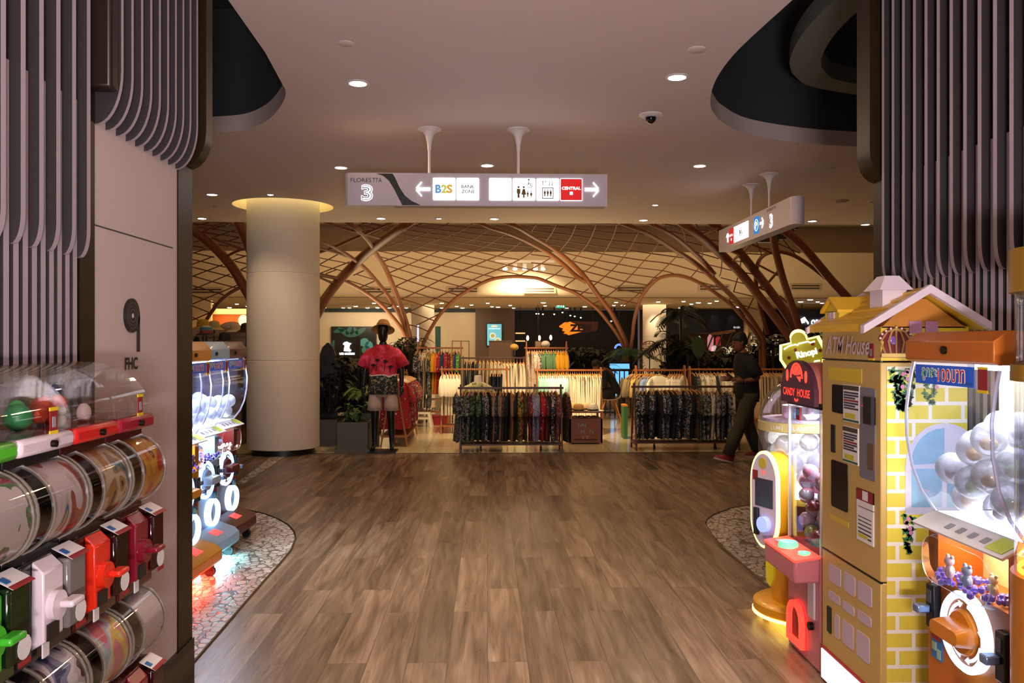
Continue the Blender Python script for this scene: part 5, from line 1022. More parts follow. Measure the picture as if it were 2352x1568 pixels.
B().box(-.40, .42, .02, .08, -1.83, .36).build('backboard', M('board_black', '060708', .5), t2)
m_em = M('emblem_white', 'ffffff', .5, emit='f0f2ff', es=3.5)
B().prism([(-.10, -.08), (-.07, .10), (-.13, .14), (-.08, .2), (0, .22), (.06, .18), (.14, .16), (.08, .1), (.07, .0), (.14, -.06), (.1, -.1)], 'xz', -.02, .02).build('emblem', m_em, t2); B().prism([(-.24, -.2), (-.24, -.14), (.24, -.14), (.24, -.2)], 'xz', .015, .02).build('letter_backing', M('letters_dim', '8890a0', .5, emit='8890a8', es=.6), t2)
text('LIFE  MUSEUM', 'lettering', m_em, t2, (0, -.005, -.17), h=.07, w=.48, bold=.03)
t = thing('light_tube', 'blue-white vertical light tube in front of the far pale column', 'light', P(960, 800, 22)); B().tube([(0,0,-.4), (0,0,.63)], .02, 8).build('tube', M('tube_blue', 'c8c8ff', .5, emit='9c9cff', es=6), t); B().cyl((0,0,0), .015, -1.6, -.4).build('stand', m_black, t)
t, w_, h_ = panel('food_poster', 'lit blue-green poster with two round dishes on the brown wall', 'poster', 1119, 793, 1152, 744, 29.8, M('poster_teal', '5ca8b4', .5, emit='6cb8c8', es=.9), .06, m_black)
text('JAPANESE SALAD', 'heading', m_sign, t, (0, -.014, h_*.78), h=.04, w=w_*.8); B().prism([(-.12, h_*.86), (.12, h_*.86), (.09, h_*.95), (-.09, h_*.95)], 'xz', -.016, -.012).build('badge', M('badge_cream', 'e8e0c0', .5, emit='e8e0c0', es=.7), t)
for x, z in ((-.06, .45), (.12, .22)): d_ = B().cyl((x, -.012, z*h_/.8*.8), .12, -.004, 0, 'y', 20).build('dish', M('dish_pale', 'd8e8d8', .5, emit='d8e8d8', es=.6), t); B().cyl((x, -.016, z*h_/.8*.8), .07, -.003, 0, 'y', 14).build('food', M('dish_food', 'b8b060', .5, emit='b8b060', es=.5), d_)
# restaurant sign and lamps
t = thing('restaurant_sign', 'brown slab sign with a torn glowing orange left end, dark restaurant', 'sign', P(1322, 753, 28.5))
m_or = M('sign_orange', 'e08020', .5, emit='e07818', es=1.1)
B().prism([(-.45, -.2), (-.3, -.24), (.75, -.1), (.8, .22), (-.2, .24), (-.45, .18)], 'xz', 0, .12).build('slab', M('slab_brown', '54240f', .5), t)
B().prism([(-.58, .06), (-.38, .2), (-.28, .19), (-.2, .22), (.12, .08), (.3, -.1), (.0, -.19), (-.25, -.25), (-.32, -.2), (-.42, -.2), (-.36, -.13), (-.48, -.08), (-.42, -.02), (-.55, .02)], 'xz', -.03, .0).build('orange_end', m_or, t)
for x in (-.3, .6): B().box(x-.01, x+.01, .05, .07, .2, 2.8-t.location.z).build('hanger_rod', m_black, t)
text('ZEN', 'lettering', M('letters_dark', '2a1208', .5), t, (.16, -.035, .0), h=.26, w=.75, bold=.06)
for px, py in ((1212, 776), (1239, 776), (1265, 775)):
    t = thing('pendant_lamp', 'small warm pendant lamp in the dark restaurant, '+{1212: 'leftmost of three', 1239: 'middle of three', 1265: 'rightmost of three'}[px], 'lamp', P(px, py, 28)); B().ball((0,0,0), .045, .045, .09, n=12, m=8).build('bulb', M('bulb_warm', 'fff0d0', .5, emit='ffd8a0', es=6), t); B().tube([(0,0,.09), (0,0,2.8-t.location.z)], .006, 5).build('cord', m_black, t)
for py, lab in ((765, 'upper'), (783, 'lower')):
    t = thing('counter_light', lab+' warm light bar at the left of the dark restaurant', 'light', P(1195, py, 27.5)); B().box(-.16, .16, -.03, .03, -.02, .02).build('bar', M('bar_warm', 'd8b080', .5, emit='e0a868', es=1.0), t); B().box(-.17, .17, -.02, .04, .02, .04).build('housing', m_black, t); B().tube([(0,0,.04), (0,0,2.8-t.location.z)], .006, 5).build('cord', m_black, t)
for px, py in ((1237, 720), (1247, 721), (1273, 721), (1292, 717), (1232, 720), (1404, 737), (1412, 741), (1310, 724), (1320, 726), (1334, 729)):
    t = thing('ceiling_spot', 'tiny white spot under the restaurant ceiling, '+('left group' if px < 1280 else 'middle group' if px < 1400 else 'by the steel tree'), 'light', P(px, py, 29), group='tiny restaurant spots'); B().ball((0,0,0), .03, n=10, m=6).build('lens', M('spot_dim', 'fff4e0', .5, emit='fff0d8', es=5), t); B().cyl((0, 0, 0), .03, .01, 2.8-t.location.z, n=8).build('housing', m_black, t)
t = thing('restaurant_menu_board', 'pale framed notice at the left of the dark restaurant', 'board', P(1236, 790, 27)); B().box(-.1, .1, 0, .03, -.1, .1).build('panel', M('notice_dim', '8a6a4c', .5), t); B().box(-.01, .01, .005, .025, .1, 2.8-t.location.z).build('hanger', m_black, t); B().box(-.08, .08, -.01, 0, -.08, .08).build('sheet', M('notice_sheet', 'b09880', .5), t)
t = thing('neon_arc', 'blue neon arc sign glowing behind the palm', 'sign', P(1422, 800, 26)); B().tube([(.14*cos(radians(a)), 0, .14*sin(radians(a))) for a in range(20, 181, 16)], .012, 6).build('outer_tube', M('neon_blue', '6080ff', .5, emit='4060ff', es=6), t); B().tube([(.105*cos(radians(a)), 0, .105*sin(radians(a))) for a in range(20, 181, 16)], .009, 6).build('inner_tube', M('neon_blue', '6080ff', .5), t)
B().tube([(.17, 0, -.02), (.14, 0, -.12), (.18, 0, -.2), (.16, 0, -.26)], .02, 6).build('red_tail', M('neon_pink', 'ff8090', .5, emit='ff6070', es=2), t); B().tube([(0,0,.14), (0,0,2.8-t.location.z)], .006, 5).build('wire', m_black, t)
t, w_, h_ = panel('led_screen', 'bright sky blue lit screen behind the dark balustrade', 'screen', 1400, 912, 1448, 835, 19.5, M('screen_sky', '78c0f4', .5, emit='6cbcf4', es=1.25), .08, m_black)
t = thing('balustrade', 'dark balustrade with thin bars in front of the blue screen', 'railing', P(1440, 900, 17.6)); t.location.z = 0
z1 = P(1440, 849, 17.6).z; xa = P(1385, 849, 17.6).x-t.location.x; xb = P(1700, 849, 17.6).x-t.location.x; m_rl = M('rail_brown_dark', '2a1810', .4)
B().box(xa, xb, -.03, .03, z1-.03, z1+.02).build('handrail', m_rl, t); B().box(xa, xb, -.02, .02, .06, .10).build('bottom_rail', m_rl, t)
for i in range(28): x = xa+.05+.1045*i*.98; B().box(x-.011, x+.011, -.012, .012, .0, z1).build('baluster', M('bar_navy', '101828', .4), t)
text_t = thing('lit_shop_lettering', 'white lit lettering and emblem on the dark shop at right', 'sign', P(1872, 735, 26))
B().box(-.55, 1.0, .05, .1, -.35, .35).build('fascia', M('fascia_dark', '15100e', .5), text_t)
B().prism([(-.50, -.12), (-.54, -.02), (-.46, .03), (-.34, .10), (-.30, .03), (-.22, -.06), (-.22, -.13), (-.27, -.05), (-.36, -.02), (-.34, -.08)], 'xz', -.03, .03).build('emblem', m_em, text_t)
text('on the', 'lettering', m_em, text_t, (.18, -.01, -.03), h=.24, w=.62, shear=.2, bold=.03)
for x in (-.4, .9): B().box(x-.012, x+.012, .06, .09, .35, 2.8-text_t.location.z).build('hanger_rod', m_black, text_t)
t = thing('small_shop_sign', 'small pale words on the navy shop front', 'sign', P(1692, 751, 29.83)); text('the cabin', 'lettering', M('letters_pale', 'e0dcd8', .5, emit='e0dcd8', es=1), t, (0, 0, 0), h=.09, w=.24); B().box(-.14, .14, .006, .05, -.07, .07).build('plate', M('wall_navy', '0c1016', .4), t)
# slanted window bars and shop items behind
t = thing('slanted_shopfront', 'slanted brown window frames of the navy shop, lit wall behind', 'shop front', P(1640, 800, 28.6))
for k in range(5): x = -.75+.32*k; B().tube([(x, 0, -1.3), (x+.75, 0, .55)], .03, 6).build('mullion', m_rl, t)
B().tube([(-.1, 0, .50), (.75, 0, .62)], .05, 6).build('head_rail', M('rail_tan', '8a5a30', .5), t)
lamp('AREA', P(1640, 790, 30.2), 14, (1, .66, .3), 1.2, (radians(-90), 0, 0), name='shop_glow')
for i, (px, py, c_, w2, h2, lab) in enumerate(((1632, 787, 'f0a0b0', .11, .3, 'pink and white garment hung behind the slanted window'), (1605, 779, 'd0f0e8', .06, .12, 'small white lit square behind the slanted window'), (1650, 783, 'c83838', .09, .16, 'red garment hung behind the slanted window'), (1640, 800, 'f4e8e8', .10, .10, 'white folded garment behind the slanted window'))):
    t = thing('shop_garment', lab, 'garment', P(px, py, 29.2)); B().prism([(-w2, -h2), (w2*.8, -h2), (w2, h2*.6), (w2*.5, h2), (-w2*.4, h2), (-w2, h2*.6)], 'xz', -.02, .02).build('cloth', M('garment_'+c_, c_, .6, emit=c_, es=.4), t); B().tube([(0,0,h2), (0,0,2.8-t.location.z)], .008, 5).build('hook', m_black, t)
# hat shop far left
x0, x1 = P(455, 740, 18).x, P(600, 740, 18).x
t = thing('shop_back_wall', 'orange lit alcove wall with a dark arched fanlight on the left', 'wall panel', ((x0+x1)/2, 18.4, 0)); w_ = x1-x0
B().box(-w_/2, w_/2, 0, .1, 0, 2.2).build('panel', M('wall_orange', 'c8682c', .6), t); B().box(-w_/2, w_/2, -.12, 0, 2.2, 2.32).build('cornice', m_cream, t)
cxa = P(520, 750, 18).x-t.location.x
B().prism(arc(cxa, 1.62, .42, 0, 180, 18)+arc(cxa, 1.62, .34, 180, 0, 18), 'xz', -.05, 0).build('arch', M('arch_brown', '2a140c', .5), t); B().prism(arc(cxa, 1.62, .34, 0, 180, 14), 'xz', -.02, 0).build('fanlight', M('fan_dark', '15100e', .3), t)
for k in (-1, 0, 1): B().lathe([(.10, -.03), (.10, -.02), (.085, -.02), (.085, -.03), (.10, -.03)], 16, (cxa+.17*k, 0, 1.68), 'y', caps=False).build('tracery', M('tracery_gold', 'a86a30', .5), t)
lamp('AREA', ((x0+x1)/2, 18.0, 2.1), 8, (1, .6, .25), .8, (radians(40), 0, 0), name='alcove_light')
struct(B().box(-14, P(440, 700, 18).x+.35, 18.2, 18.3, 0, 2.5).build('wall_hat_shop', m_cream)); 
t = thing('wicker_lamp', 'glowing round wicker lamp beside the round column, hat shop', 'lamp', P(559, 736, 14.5)); B().cyl((0,0,0), .02, -.30, -.08, n=10).build('stem', m_black, t); B().ball((0,0,0), .085, .085, .10, n=18, m=10).build('shade', M('wicker_glow', 'f0d890', .6, emit='ffd890', es=2.6, bump=.6, bscale=60), t)
# =====================================================================  CLOTHES SHOP
m_wood = M('rack_wood', '9a5a24', .45); m_dwood = M('rack_dark_wood', '4a2a1c', .45); m_hang = M('hanger_wood', 'c08a4c', .4)
FAB = {}
def F_(key, cols, scale=14, desc='', **k): FAB[key] = (pattern('fabric_'+key, cols, scale, rough=.85, **k) if isinstance(cols, list) else M('fabric_'+key, cols, .85, bump=.15, bscale=300), desc)
F_('bw', [(0, '14161a'), (.52, '14161a'), (.55, 'c8c4bc'), (.63, '14161a')], 16, 'black shirt with white leaves', dist=2.5)
F_('bw2', [(0, '1a1c22'), (.48, '1a1c22'), (.50, '8a8c90'), (.58, '2a2c34')], 12, 'charcoal shirt with grey blooms', dist=2)
F_('bg', [(0, '12160f'), (.47, '12160f'), (.50, '4a6a40'), (.58, '1c2a1a'), (.64, '88905c')], 14, 'black shirt with green leaves', dist=2)
F_('navy', [(0, '10141e'), (.5, '10141e'), (.53, '3a4658'), (.60, '10141e'), (.66, '9aa0a8')], 15, 'navy shirt with pale sprigs', dist=2)
F_('taupe', [(0, '6a5446'), (.45, '7c6454'), (.52, 'a88c74'), (.58, '5c483c')], 40, 'taupe speckled shirt')
F_('brown', [(0, '2a1c14'), (.48, '2a1c14'), (.52, '6a4a30'), (.60, '2a1c14')], 18, 'dark brown printed shirt', dist=2)
F_('black', '0e1012', desc='plain black shirt')
F_('tan', '8a5c3c', desc='tan brown shirt')
F_('yel', [(0, '1c1a10'), (.42, '5c6030'), (.50, 'b8a030'), (.57, '20241a'), (.64, 'b06030')], 13, 'yellow and green floral shirt', dist=2)
F_('orf', [(0, '5a2010'), (.44, 'a85820'), (.52, 'd0a060'), (.58, '5a1810'), (.64, '2a2018')], 13, 'orange brown floral shirt', dist=2)
F_('dred', [(0, '5a1018'), (.5, '6a1420'), (.57, '2a0c10'), (.63, 'a05040')], 14, 'dark red floral shirt', dist=2)
F_('red', [(0, 'a01420'), (.52, 'b01c24'), (.58, '3a1014'), (.64, 'd8b090')], 13, 'bright red printed shirt', dist=2)
F_('lav', [(0, '6a6c88'), (.45, '8c8ca8'), (.52, 'b8b0c0'), (.57, '484a6c'), (.63, 'a05068')], 13, 'lavender grey floral shirt', dist=2)
F_('rw', [(0, '7a1820'), (.5, '2a1014'), (.56, 'c8b8b0'), (.6, '7a1820')], 20, 'burgundy shirt with white flecks', dist=2)
F_('dgr', [(0, '101c14'), (.46, '14241a'), (.52, '8c2420'), (.58, '1c3020'), (.64, '788048')], 12, 'dark green shirt with red blooms', dist=2)
F_('grw', [(0, '2a2c30'), (.45, '5c5c60'), (.52, 'a8a4a0'), (.58, '1c1e22'), (.64, 'c8c0b4')], 9, 'grey and cream printed skirt', dist=2)
F_('crp', [(0, 'd8ccb4'), (.50, 'd8ccb4'), (.53, '3c3830'), (.57, 'd8ccb4'), (.66, '8c9070')], 12, 'cream line printed shirt', dist=2.5)
F_('pkp', [(0, 'd8b8ac'), (.50, 'd8b8ac'), (.54, '8a4a48'), (.58, 'e0ccc0')], 14, 'pale pink printed shirt', dist=2)
F_('str', [(0, '201c1c'), (.5, 'c8b89c')], 14, 'dark and cream striped shirt', kind='wave', dist=0)
F_('white', 'e8dcc4', desc='white T-shirt'); F_('cream', 'eee4cc', desc='cream dress'); F_('mint', '8cc4b0', desc='mint green top'); F_('lil', 'c8c0cc', desc='pale lilac top')
F_('aqua', 'b4dcd4', desc='pale aqua top'); F_('yellow', 'd89a1c', desc='mustard yellow T-shirt'); F_('green', '5c8058', desc='sage green T-shirt'); F_('khaki', '7a6848', desc='khaki brown T-shirt')
F_('sand', 'b0904c', desc='sandy yellow T-shirt'); F_('blue', '8090b0', desc='blue grey T-shirt'); F_('orange', 'd06a1c', desc='orange shirt'); F_('nblu', '1c3458', desc='dark blue shirt')
F_('gfl', [(0, '2c6a34'), (.48, '4c9040'), (.54, 'a8c060'), (.6, '1c4c2c')], 13, 'green leafy shirt', dist=2); F_('linen', 'c0a888', desc='beige linen trousers'); F_('dstr', [(0, '18181c'), (.5, '6a6864')], 22, 'dark striped trousers', kind='wave', dist=0)
def garment(kind, seed):
    rr = random.Random(seed); b = B(); ph = rr.uniform(0, 6); n = 18
    if kind in ('shirt', 'tee'):
        Lh = .74 if kind == 'shirt' else .66
        lv = [(-.05, .055, .016), (-.07, .11, .02), (-.10, .19, .026), (-.16, .215, .03), (-.30, .21, .03), (-.5, .212, .032), (-Lh+.02, .22, .034), (-Lh, .218, .03)]
    elif kind == 'dress': Lh = 1.0; lv = [(-.05, .05, .016), (-.08, .15, .022), (-.14, .17, .026), (-.35, .17, .03), (-.6, .19, .035), (-.9, .21, .038), (-1.0, .212, .034)]
    else: Lh = .84; lv = [(-.05, .15, .014), (-.07, .16, .02), (-.2, .165, .024), (-.45, .16, .026), (-.7, .155, .026), (-Lh, .15, .022)]
    rings = []
    for z, w_, t_ in lv:
        ring = []
        for k in range(n):
            a = 2*pi*k/n; f = 1+.32*sin(3*a+ph+z*5)+.2*sin(5*a-ph+z*9)
            ring.append((t_*sin(a)*f+.012*sin(z*6+ph), w_*cos(a)*(1+.02*sin(4*a+ph)), z+(.006*sin(4*a+ph) if z < -.6 else 0)))
        rings.append(ring)
    b.loft(rings)
    if kind in ('shirt', 'tee'):
        for s in (-1, 1):
            rg = []
            for z, y, ry, rx in ((-.09, .165, .03, .026), (-.13, .205, .045, .034), (-.22, .228, .055, .040), (-.33, .240, .06, .042), (-.345, .240, .055, .036)):
                rg.append([(rx*sin(a)*(1+.15*sin(3*a+ph))+.01*s*sin(ph), s*y+ry*cos(a), z-.03*cos(a)*s) for a in (2*pi*k/10 for k in range(10))])
            b.loft(rg)
    me = b.build('tmp', FAB['black'][0]); m = me.data; bpy.data.objects.remove(me); return m
GM = {k: [garment(k, 10*i+len(k)) for i in range(3)] for k in ('shirt', 'tee', 'dress', 'trousers')}
hb = B(); hb.tube([(0, -.19, -.085), (0, -.1, -.05), (0, 0, -.035), (0, .1, -.05), (0, .19, -.085)], [.008, .012, .013, .012, .008], 6); hb.tube([(0,0,-.035), (0,0,-.005), (0,.012,.012), (0,.004,.024), (0,-.010,.022)], .0035, 5)
hh = hb.build('tmp', m_hang); HM = hh.data; bpy.data.objects.remove(hh)
ORD = ['leftmost', 'second from the left', 'third from the left', 'fourth from the left', 'fifth from the left', 'sixth from the left', 'seventh from the left', 'eighth from the left', 'ninth from the left', 'tenth from the left', 'eleventh from the left', 'twelfth from the left', 'thirteenth from the left', 'fourteenth from the left', 'fifteenth from the left']
def ordn(i, n):
    if i < (n+1)//2 and i < 15: return ORD[i]
    j = n-1-i; return ('rightmost' if j == 0 else ORD[j].replace('left', 'right')) if j < 15 else 'near the middle'
def hang(p, key, kind, label, group, rz=0.0, s=1.0):
    t = thing('hanging_'+kind, label, 'garment', p, rz, group); t.scale = (s, s, s)
    for nm, me, mt in (('fabric', R.choice(GM[kind]), FAB[key][0]), ('hanger', HM, m_hang)):
        o = bpy.data.objects.new(nm, me); COL.objects.link(o); o.parent = t; o.material_slots[0].link = 'OBJECT'; o.material_slots[0].material = mt
    return t
def row(keys, px0, px1, zpx, Y, kind, where, group, rz=0.0, s=1.0, dz=-.018, along=None, jit=.10):
    n = len(keys)
    for i, k in enumerate(keys):
        kd = kind
        if isinstance(k, tuple): k, kd = k
        if along: p = Vector((along, px0+(px1-px0)*i/max(n-1, 1), zpx+dz))
        else: p = P(px0+(px1-px0)*i/max(n-1, 1), zpx, Y)+Vector((0, 0, dz))
        d = FAB[k][1]
        if kd == 'trousers' and 'trouser' not in d and 'skirt' not in d: d = d.replace('T-shirt', 'trousers').replace('dress', 'trousers').replace('shirt', 'trousers').replace('top', 'trousers')
        if kd == 'dress': d = d.replace('T-shirt', 'dress').replace('shirt', 'dress').replace('top', 'dress')
        hang(p, k, kd, '%s, %s on %s' % (d, ordn(i, n), where), group, rz+R.uniform(-jit, jit), s)
def rack(label, px0, px1, ypx, Y, mat, z_low=.10, posts=True, tall=.05, depth=.22, over=.04):
    a, c = P(px0, ypx, Y), P(px1, ypx, Y); t = thing('clothes_rack', label, 'clothes rack', ((a.x+c.x)/2, Y, 0)); w_ = (c.x-a.x)/2; z = a.z
    B().box(-w_-over, w_+over, -.014, .014, z-.016, z+.016).build('rail', mat, t, bevel=.004)
    for x in (-w_, w_):
        for y in (-depth, depth):
            B().tube([(x, y, .0), (x+.0, y*.08, z+tall)], .017, 4).build('post', mat, t, smooth=0)
        B().box(x-.012, x+.012, -depth, depth, z_low-.02, z_low+.02).build('cross_bar', mat, t)
    B().box(-w_, w_, -depth*.8, depth*.8, z_low, z_low+.022).build('shelf', mat, t)
    for x in (-w_*.6, w_*.6): B().cyl((x, 0, .03), .03, -.015, .015, 'x', 12).build('caster', m_black, t); B().box(x-.012, x+.012, -.012, .012, .03, z_low).build('caster_stem', m_black, t)
    return t
rack('low dark wooden clothes rack of printed shirts at the front centre', 1058, 1288, 891, 12.05, m_dwood)
row(['bw', 'bg', 'bw2', 'bg', 'bg', 'navy', 'bw', 'black', 'taupe', 'navy', 'taupe', 'brown', 'black', 'tan', 'black', 'yel', 'orf', 'brown', 'dred', 'lav', 'lav', 'red', 'dred', 'black', 'bw', 'rw'], 1064, 1276, 891, 12.05, 'shirt', 'the low dark front rack', 'printed shirts on the low front rack', jit=.22)
hang(P(1300, 893, 12.05)+Vector((0, 0, -.02)), 'dgr', 'shirt', 'dark green red bloomed shirt hung outside the right post of the front rack', None, .1)
hang(P(1049, 893, 12.05)+Vector((0, 0, -.02)), 'bw2', 'shirt', 'charcoal shirt hung outside the left post of the front rack', None, .1)
rack('low brown clothes rack of dark leafy shirts at the front right', 1456, 1688, 888, 12.2, m_dwood)
row(['bw', 'bw', 'black', 'bw', 'navy', 'black', 'bw', 'bw2', 'black', 'navy', 'bw', 'black', 'bw', 'black', 'brown', 'bg'], 1466, 1600, 888, 12.2, 'shirt', 'the front right rack', 'dark shirts on the front right rack', jit=.25)
row(['grw', 'grw', 'crp', 'grw', 'bw2', 'grw', 'crp'], 1612, 1682, 890, 12.2, 'shirt', 'the right end, front right rack', 'grey and cream garments on the front right rack', jit=.3)
rack('honey wood clothes rack with white T-shirts, middle left', 1015, 1165, 848, 14.5, m_wood, .12)
row(['white']*6, 1018, 1052, 850, 14.5, 'tee', 'the middle left rack', 'white T-shirts on the middle left rack', s=1.15)
row(['black', 'nblu', 'black', 'nblu', 'black'], 1128, 1150, 850, 14.5, 'trousers', 'the right half of the middle left rack', 'dark trousers on the middle left rack')
rack('honey wood clothes rack with mint, lilac and cream tops, middle right', 1234, 1380, 850, 14.3, m_wood, .12)
row(['mint']*4+['lil']*5+['aqua']*4+[('cream', 'dress')]*15, 1239, 1376, 852, 14.3, 'tee', 'the middle right rack', 'tops and dresses on the middle right rack', jit=.06)
rack('tall brown clothes rack of colourful printed shirts, back left', 960, 1059, 799, 16.3, m_wood, .45, tall=.13)
row(['bw', 'bw', 'crp', 'str', 'yel', 'yellow', 'orange', 'red', 'nblu', 'red', 'dred', 'orf', 'nblu', 'gfl'], 958, 1052, 800, 16.3, 'shirt', 'the tall back left rack', 'colourful shirts on the tall back left rack', s=1.18)
row(['bw', 'str', 'bw'], 962, 985, 815, 16.0, 'dress', 'the lower tall back left rack', 'long printed dresses on the back left rack', jit=.2)
rack('brown wooden double clothes rail in the back centre', 1064, 1204, 822, 16.0, m_dwood, .35, tall=.03)
row(['dstr', 'dstr', 'navy', 'dstr', 'crp', 'linen', 'linen', 'white', 'white', 'white'], 1068, 1145, 823, 16.0, 'trousers', 'the back centre rail', 'trousers on the back centre rail')
row(['cream']*8, 1152, 1202, 826, 15.6, 'dress', 'the cream end of the back centre rail', 'long cream garments on the back centre rail', s=1.1, jit=.2)
rack('tall honey wood clothes rack with green and yellow T-shirts, back centre', 1209, 1301, 799, 15.8, m_wood, .3, tall=.13)
row([('crp', 'dress'), ('crp', 'dress'), ('pkp', 'dress'), 'crp', 'pkp', 'bw', 'green', 'green', 'green', 'green', 'green', 'green', 'yellow', 'yellow', 'yellow', 'yellow', 'yellow'], 1211, 1299, 800, 15.8, 'tee', 'the tall back centre rack', 'garments on the tall back centre rack')
# rack behind the mannequin, running away from the viewer
t = thing('clothes_rack', 'brown clothes rack of red printed shirts behind the mannequin, running backwards', 'clothes rack', (-1.42, 13.35, 0))
B().box(-.014, .014, -.8, .9, 1.05, 1.08).build('rail', m_wood, t)
for y in (-.8, .9):
    for x in (-.2, .2): B().tube([(x, y, 0), (x*.1, y, 1.12)], .017, 4).build('post', m_wood, t, smooth=0)
B().box(-.2, .2, -.8, .9, .14, .17).build('shelf', m_wood, t)
row(['red', 'rw', 'red', 'dred', 'bw', 'red', 'rw', 'bw', 'red', 'orf', 'red', 'dred', 'bw', 'red'], 12.62, 14.15, 1.065, 0, 'shirt', 'the red rack behind the mannequin', 'red printed shirts behind the mannequin', rz=radians(90), along=-1.42, s=1.06)
rack('honey wood clothes rack of plain T-shirts, middle of the right side', 1460, 1572, 850, 14.0, m_wood, .20, tall=.08, depth=.3)
row(['khaki', 'khaki', 'sand', 'sand', 'khaki', 'blue', 'blue', 'blue', 'white'], 1452, 1500, 852, 14.0, 'tee', 'the plain T-shirt rack at right', 'plain T-shirts on the right side', rz=radians(-32), s=1.12)
hang(P(1512, 856, 13.9), 'white', 'tee', 'white T-shirt facing forward on the end of the plain T-shirt rack', None, radians(80), 1.0)
row(['white', 'cream', 'cream', 'white', 'cream', 'white'], 1538, 1566, 852, 14.0, 'tee', 'the white end of the plain T-shirt rack', 'white T-shirts at the right end of the plain rack', rz=radians(-25), s=1.1)
rack('long brown clothes rack of white patterned shirts behind the walking man', 1584, 1800, 848, 14.8, m_wood, .2, tall=.06)
row(['black', 'bw2', 'crp', 'white', 'crp', 'crp', 'navy', 'crp', 'white', 'crp', 'crp', 'white'], 1590, 1682, 850, 14.8, 'shirt', 'the rack behind the walking man', 'white patterned shirts behind the walking man', s=1.0)
row(['linen']*9, 1738, 1798, 850, 14.8, 'dress', 'the far right end of the long rack', 'long beige garments at the right end of the long rack', s=1.1)
# bust form
c = P(1098, 876, 12.9); t = thing('bust_form', 'white headless bust in a cream leafy shirt behind the front rack', 'mannequin', (c.x, c.y, 0))
z0 = P(1098, 888, 12.9).z
B().loft([[(a_*cos(q), b_*sin(q), z) for q in (2*pi*k/20 for k in range(20))] for a_, b_, z in ((.16, .09, z0-.45), (.15, .09, z0-.3), (.18, .10, z0-.12), (.19, .09, z0-.03), (.10, .075, z0+.045), (.062, .06, z0+.075), (.058, .058, z0+.16), (.05, .05, z0+.178))]).build('torso', M('bust_white', 'd8c8b4', .5), t)
sh_ = B().loft([[(a_*cos(q), b_*sin(q), z) for q in (2*pi*k/20 for k in range(20))] for a_, b_, z in ((.18, .11, z0-.5), (.17, .105, z0-.3), (.195, .115, z0-.12), (.205, .105, z0-.02), (.12, .09, z0+.055), (.085, .08, z0+.075))], caps=False)
for s in (-1, 1): sh_.loft([[(s*x+.0, ry*cos(q), z+rz_*sin(q)) for q in (2*pi*k/12 for k in range(12))] for x, ry, z, rz_ in ((.15, .07, z0-.02, .06), (.21, .075, z0-.06, .07), (.27, .075, z0-.14, .07))])
sh_.build('shirt', pattern('fabric_cream_leaf', [(0, 'd0c898'), (.48, 'd8cca0'), (.54, '5c6a34'), (.60, 'd0c090'), (.66, '6a4a30')], 10, dist=2), t); B().cyl((0,0,0), .02, .02, z0-.4, n=10).build('stand', m_black, t); B().cyl((0,0,0), .15, 0, .02).build('foot', m_black, t)
# low table with hats, cabinet, stool, bin, sandals
x0, x1 = P(1306, 960, 12.9).x, P(1382, 960, 12.9).x
t = thing('display_cabinet', 'brown wooden display cabinet with faint letters, hats lying on its top', 'cabinet', ((x0+x1)/2, 13.05, 0)); w_ = (x1-x0)/2; zt_ = P(1340, 944, 12.9).z; zs = P(1340, 960, 12.9).z; m_cab = M('cabinet_brown', '7a4428', .5)
B().box(-w_, w_, -.25, .25, .02, zs).build('body', m_cab, t); B().box(-w_, w_, -.25, .25, zt_-.02, zt_).build('top', m_wood, t)
for x in (-w_+.015, w_-.015):
    for y in (-.235, .235): B().box(x-.015, x+.015, y-.015, y+.015, 0, zt_-.02).build('post', m_wood, t)
for s_, dx, dz, c_ in (('NN', -.06, .23, '7a9a94'), ('H', -.05, .13, '7a9a94'), ('A', .02, .13, 'a83830'), ('N', .09, .13, '7a9a94'), ('I T', -.0, .03, 'a8a8a0')): text(s_, 'faint_letters', M('faint_'+c_, c_, .6), t, (dx, -.2515, zs-.30+dz-.03), h=.06)
B().box(-w_*.7, w_*.7, -.253, -.249, .06, .08).build('slot', M('slot_brown', '3a1e12', .6), t)
tb2 = (x0+x1)/2
HATS = [(1318, 928, 'd8b070', 'sand straw hat at the back left of the cabinet top', 0), (1328, 942, 'b08040', 'tan felt hat with dark band at the front of the cabinet top', 1), (1348, 926, 'd0b480', 'pale straw hat leaning at the back of the cabinet top', 0), (1361, 940, 'd8d0b8', 'cream printed hat with dark brim at the right of the cabinet top', 2)]
def hat(loc, col, label, style=0, s=1.0, band='1c1816', par=None, rz=0.0):
    t = thing('sun_hat', label, 'hat', loc, rz) if par is None else par
    b = B().lathe([(.17*s, .012*s), (.172*s, .006*s), (.12*s, .0), (.085*s, .004*s)], 28, caps=False); b.lathe([(.086*s, 0), (.082*s, .05*s), (.072*s, .095*s), (.045*s, .112*s), (0.001, .108*s)], 28, caps=False)
    for i, v in enumerate(b.v): b.v[i] = (v[0]*1.0, v[1]*1.12, v[2]+.10*v[0]*v[0]*0+.35*v[1]*v[1]*0)
    mt = M('hat_'+col, col, .7, bump=.4, bscale=180) if style != 2 else pattern('hat_print', [(0, 'd8d0b8'), (.55, 'd8d0b8'), (.58, '3a3a2c'), (.66, 'd8d0b8')], 24)
    b.build('crown_and_brim', mt, t, smooth=1.0); B().lathe([(.088*s, .004*s), (.086*s, .03*s)], 28, caps=False).build('band', M('band_'+band, band, .6), t).scale = (1.0, 1.12, 1.0)
    return t
for px, py, c_, lab, st in HATS:
    p = P(px, py, 13.02); hat((p.x, 12.95 if st else 13.18, zt_), c_, lab, st, 1.0, rz=R.uniform(-.4, .4))
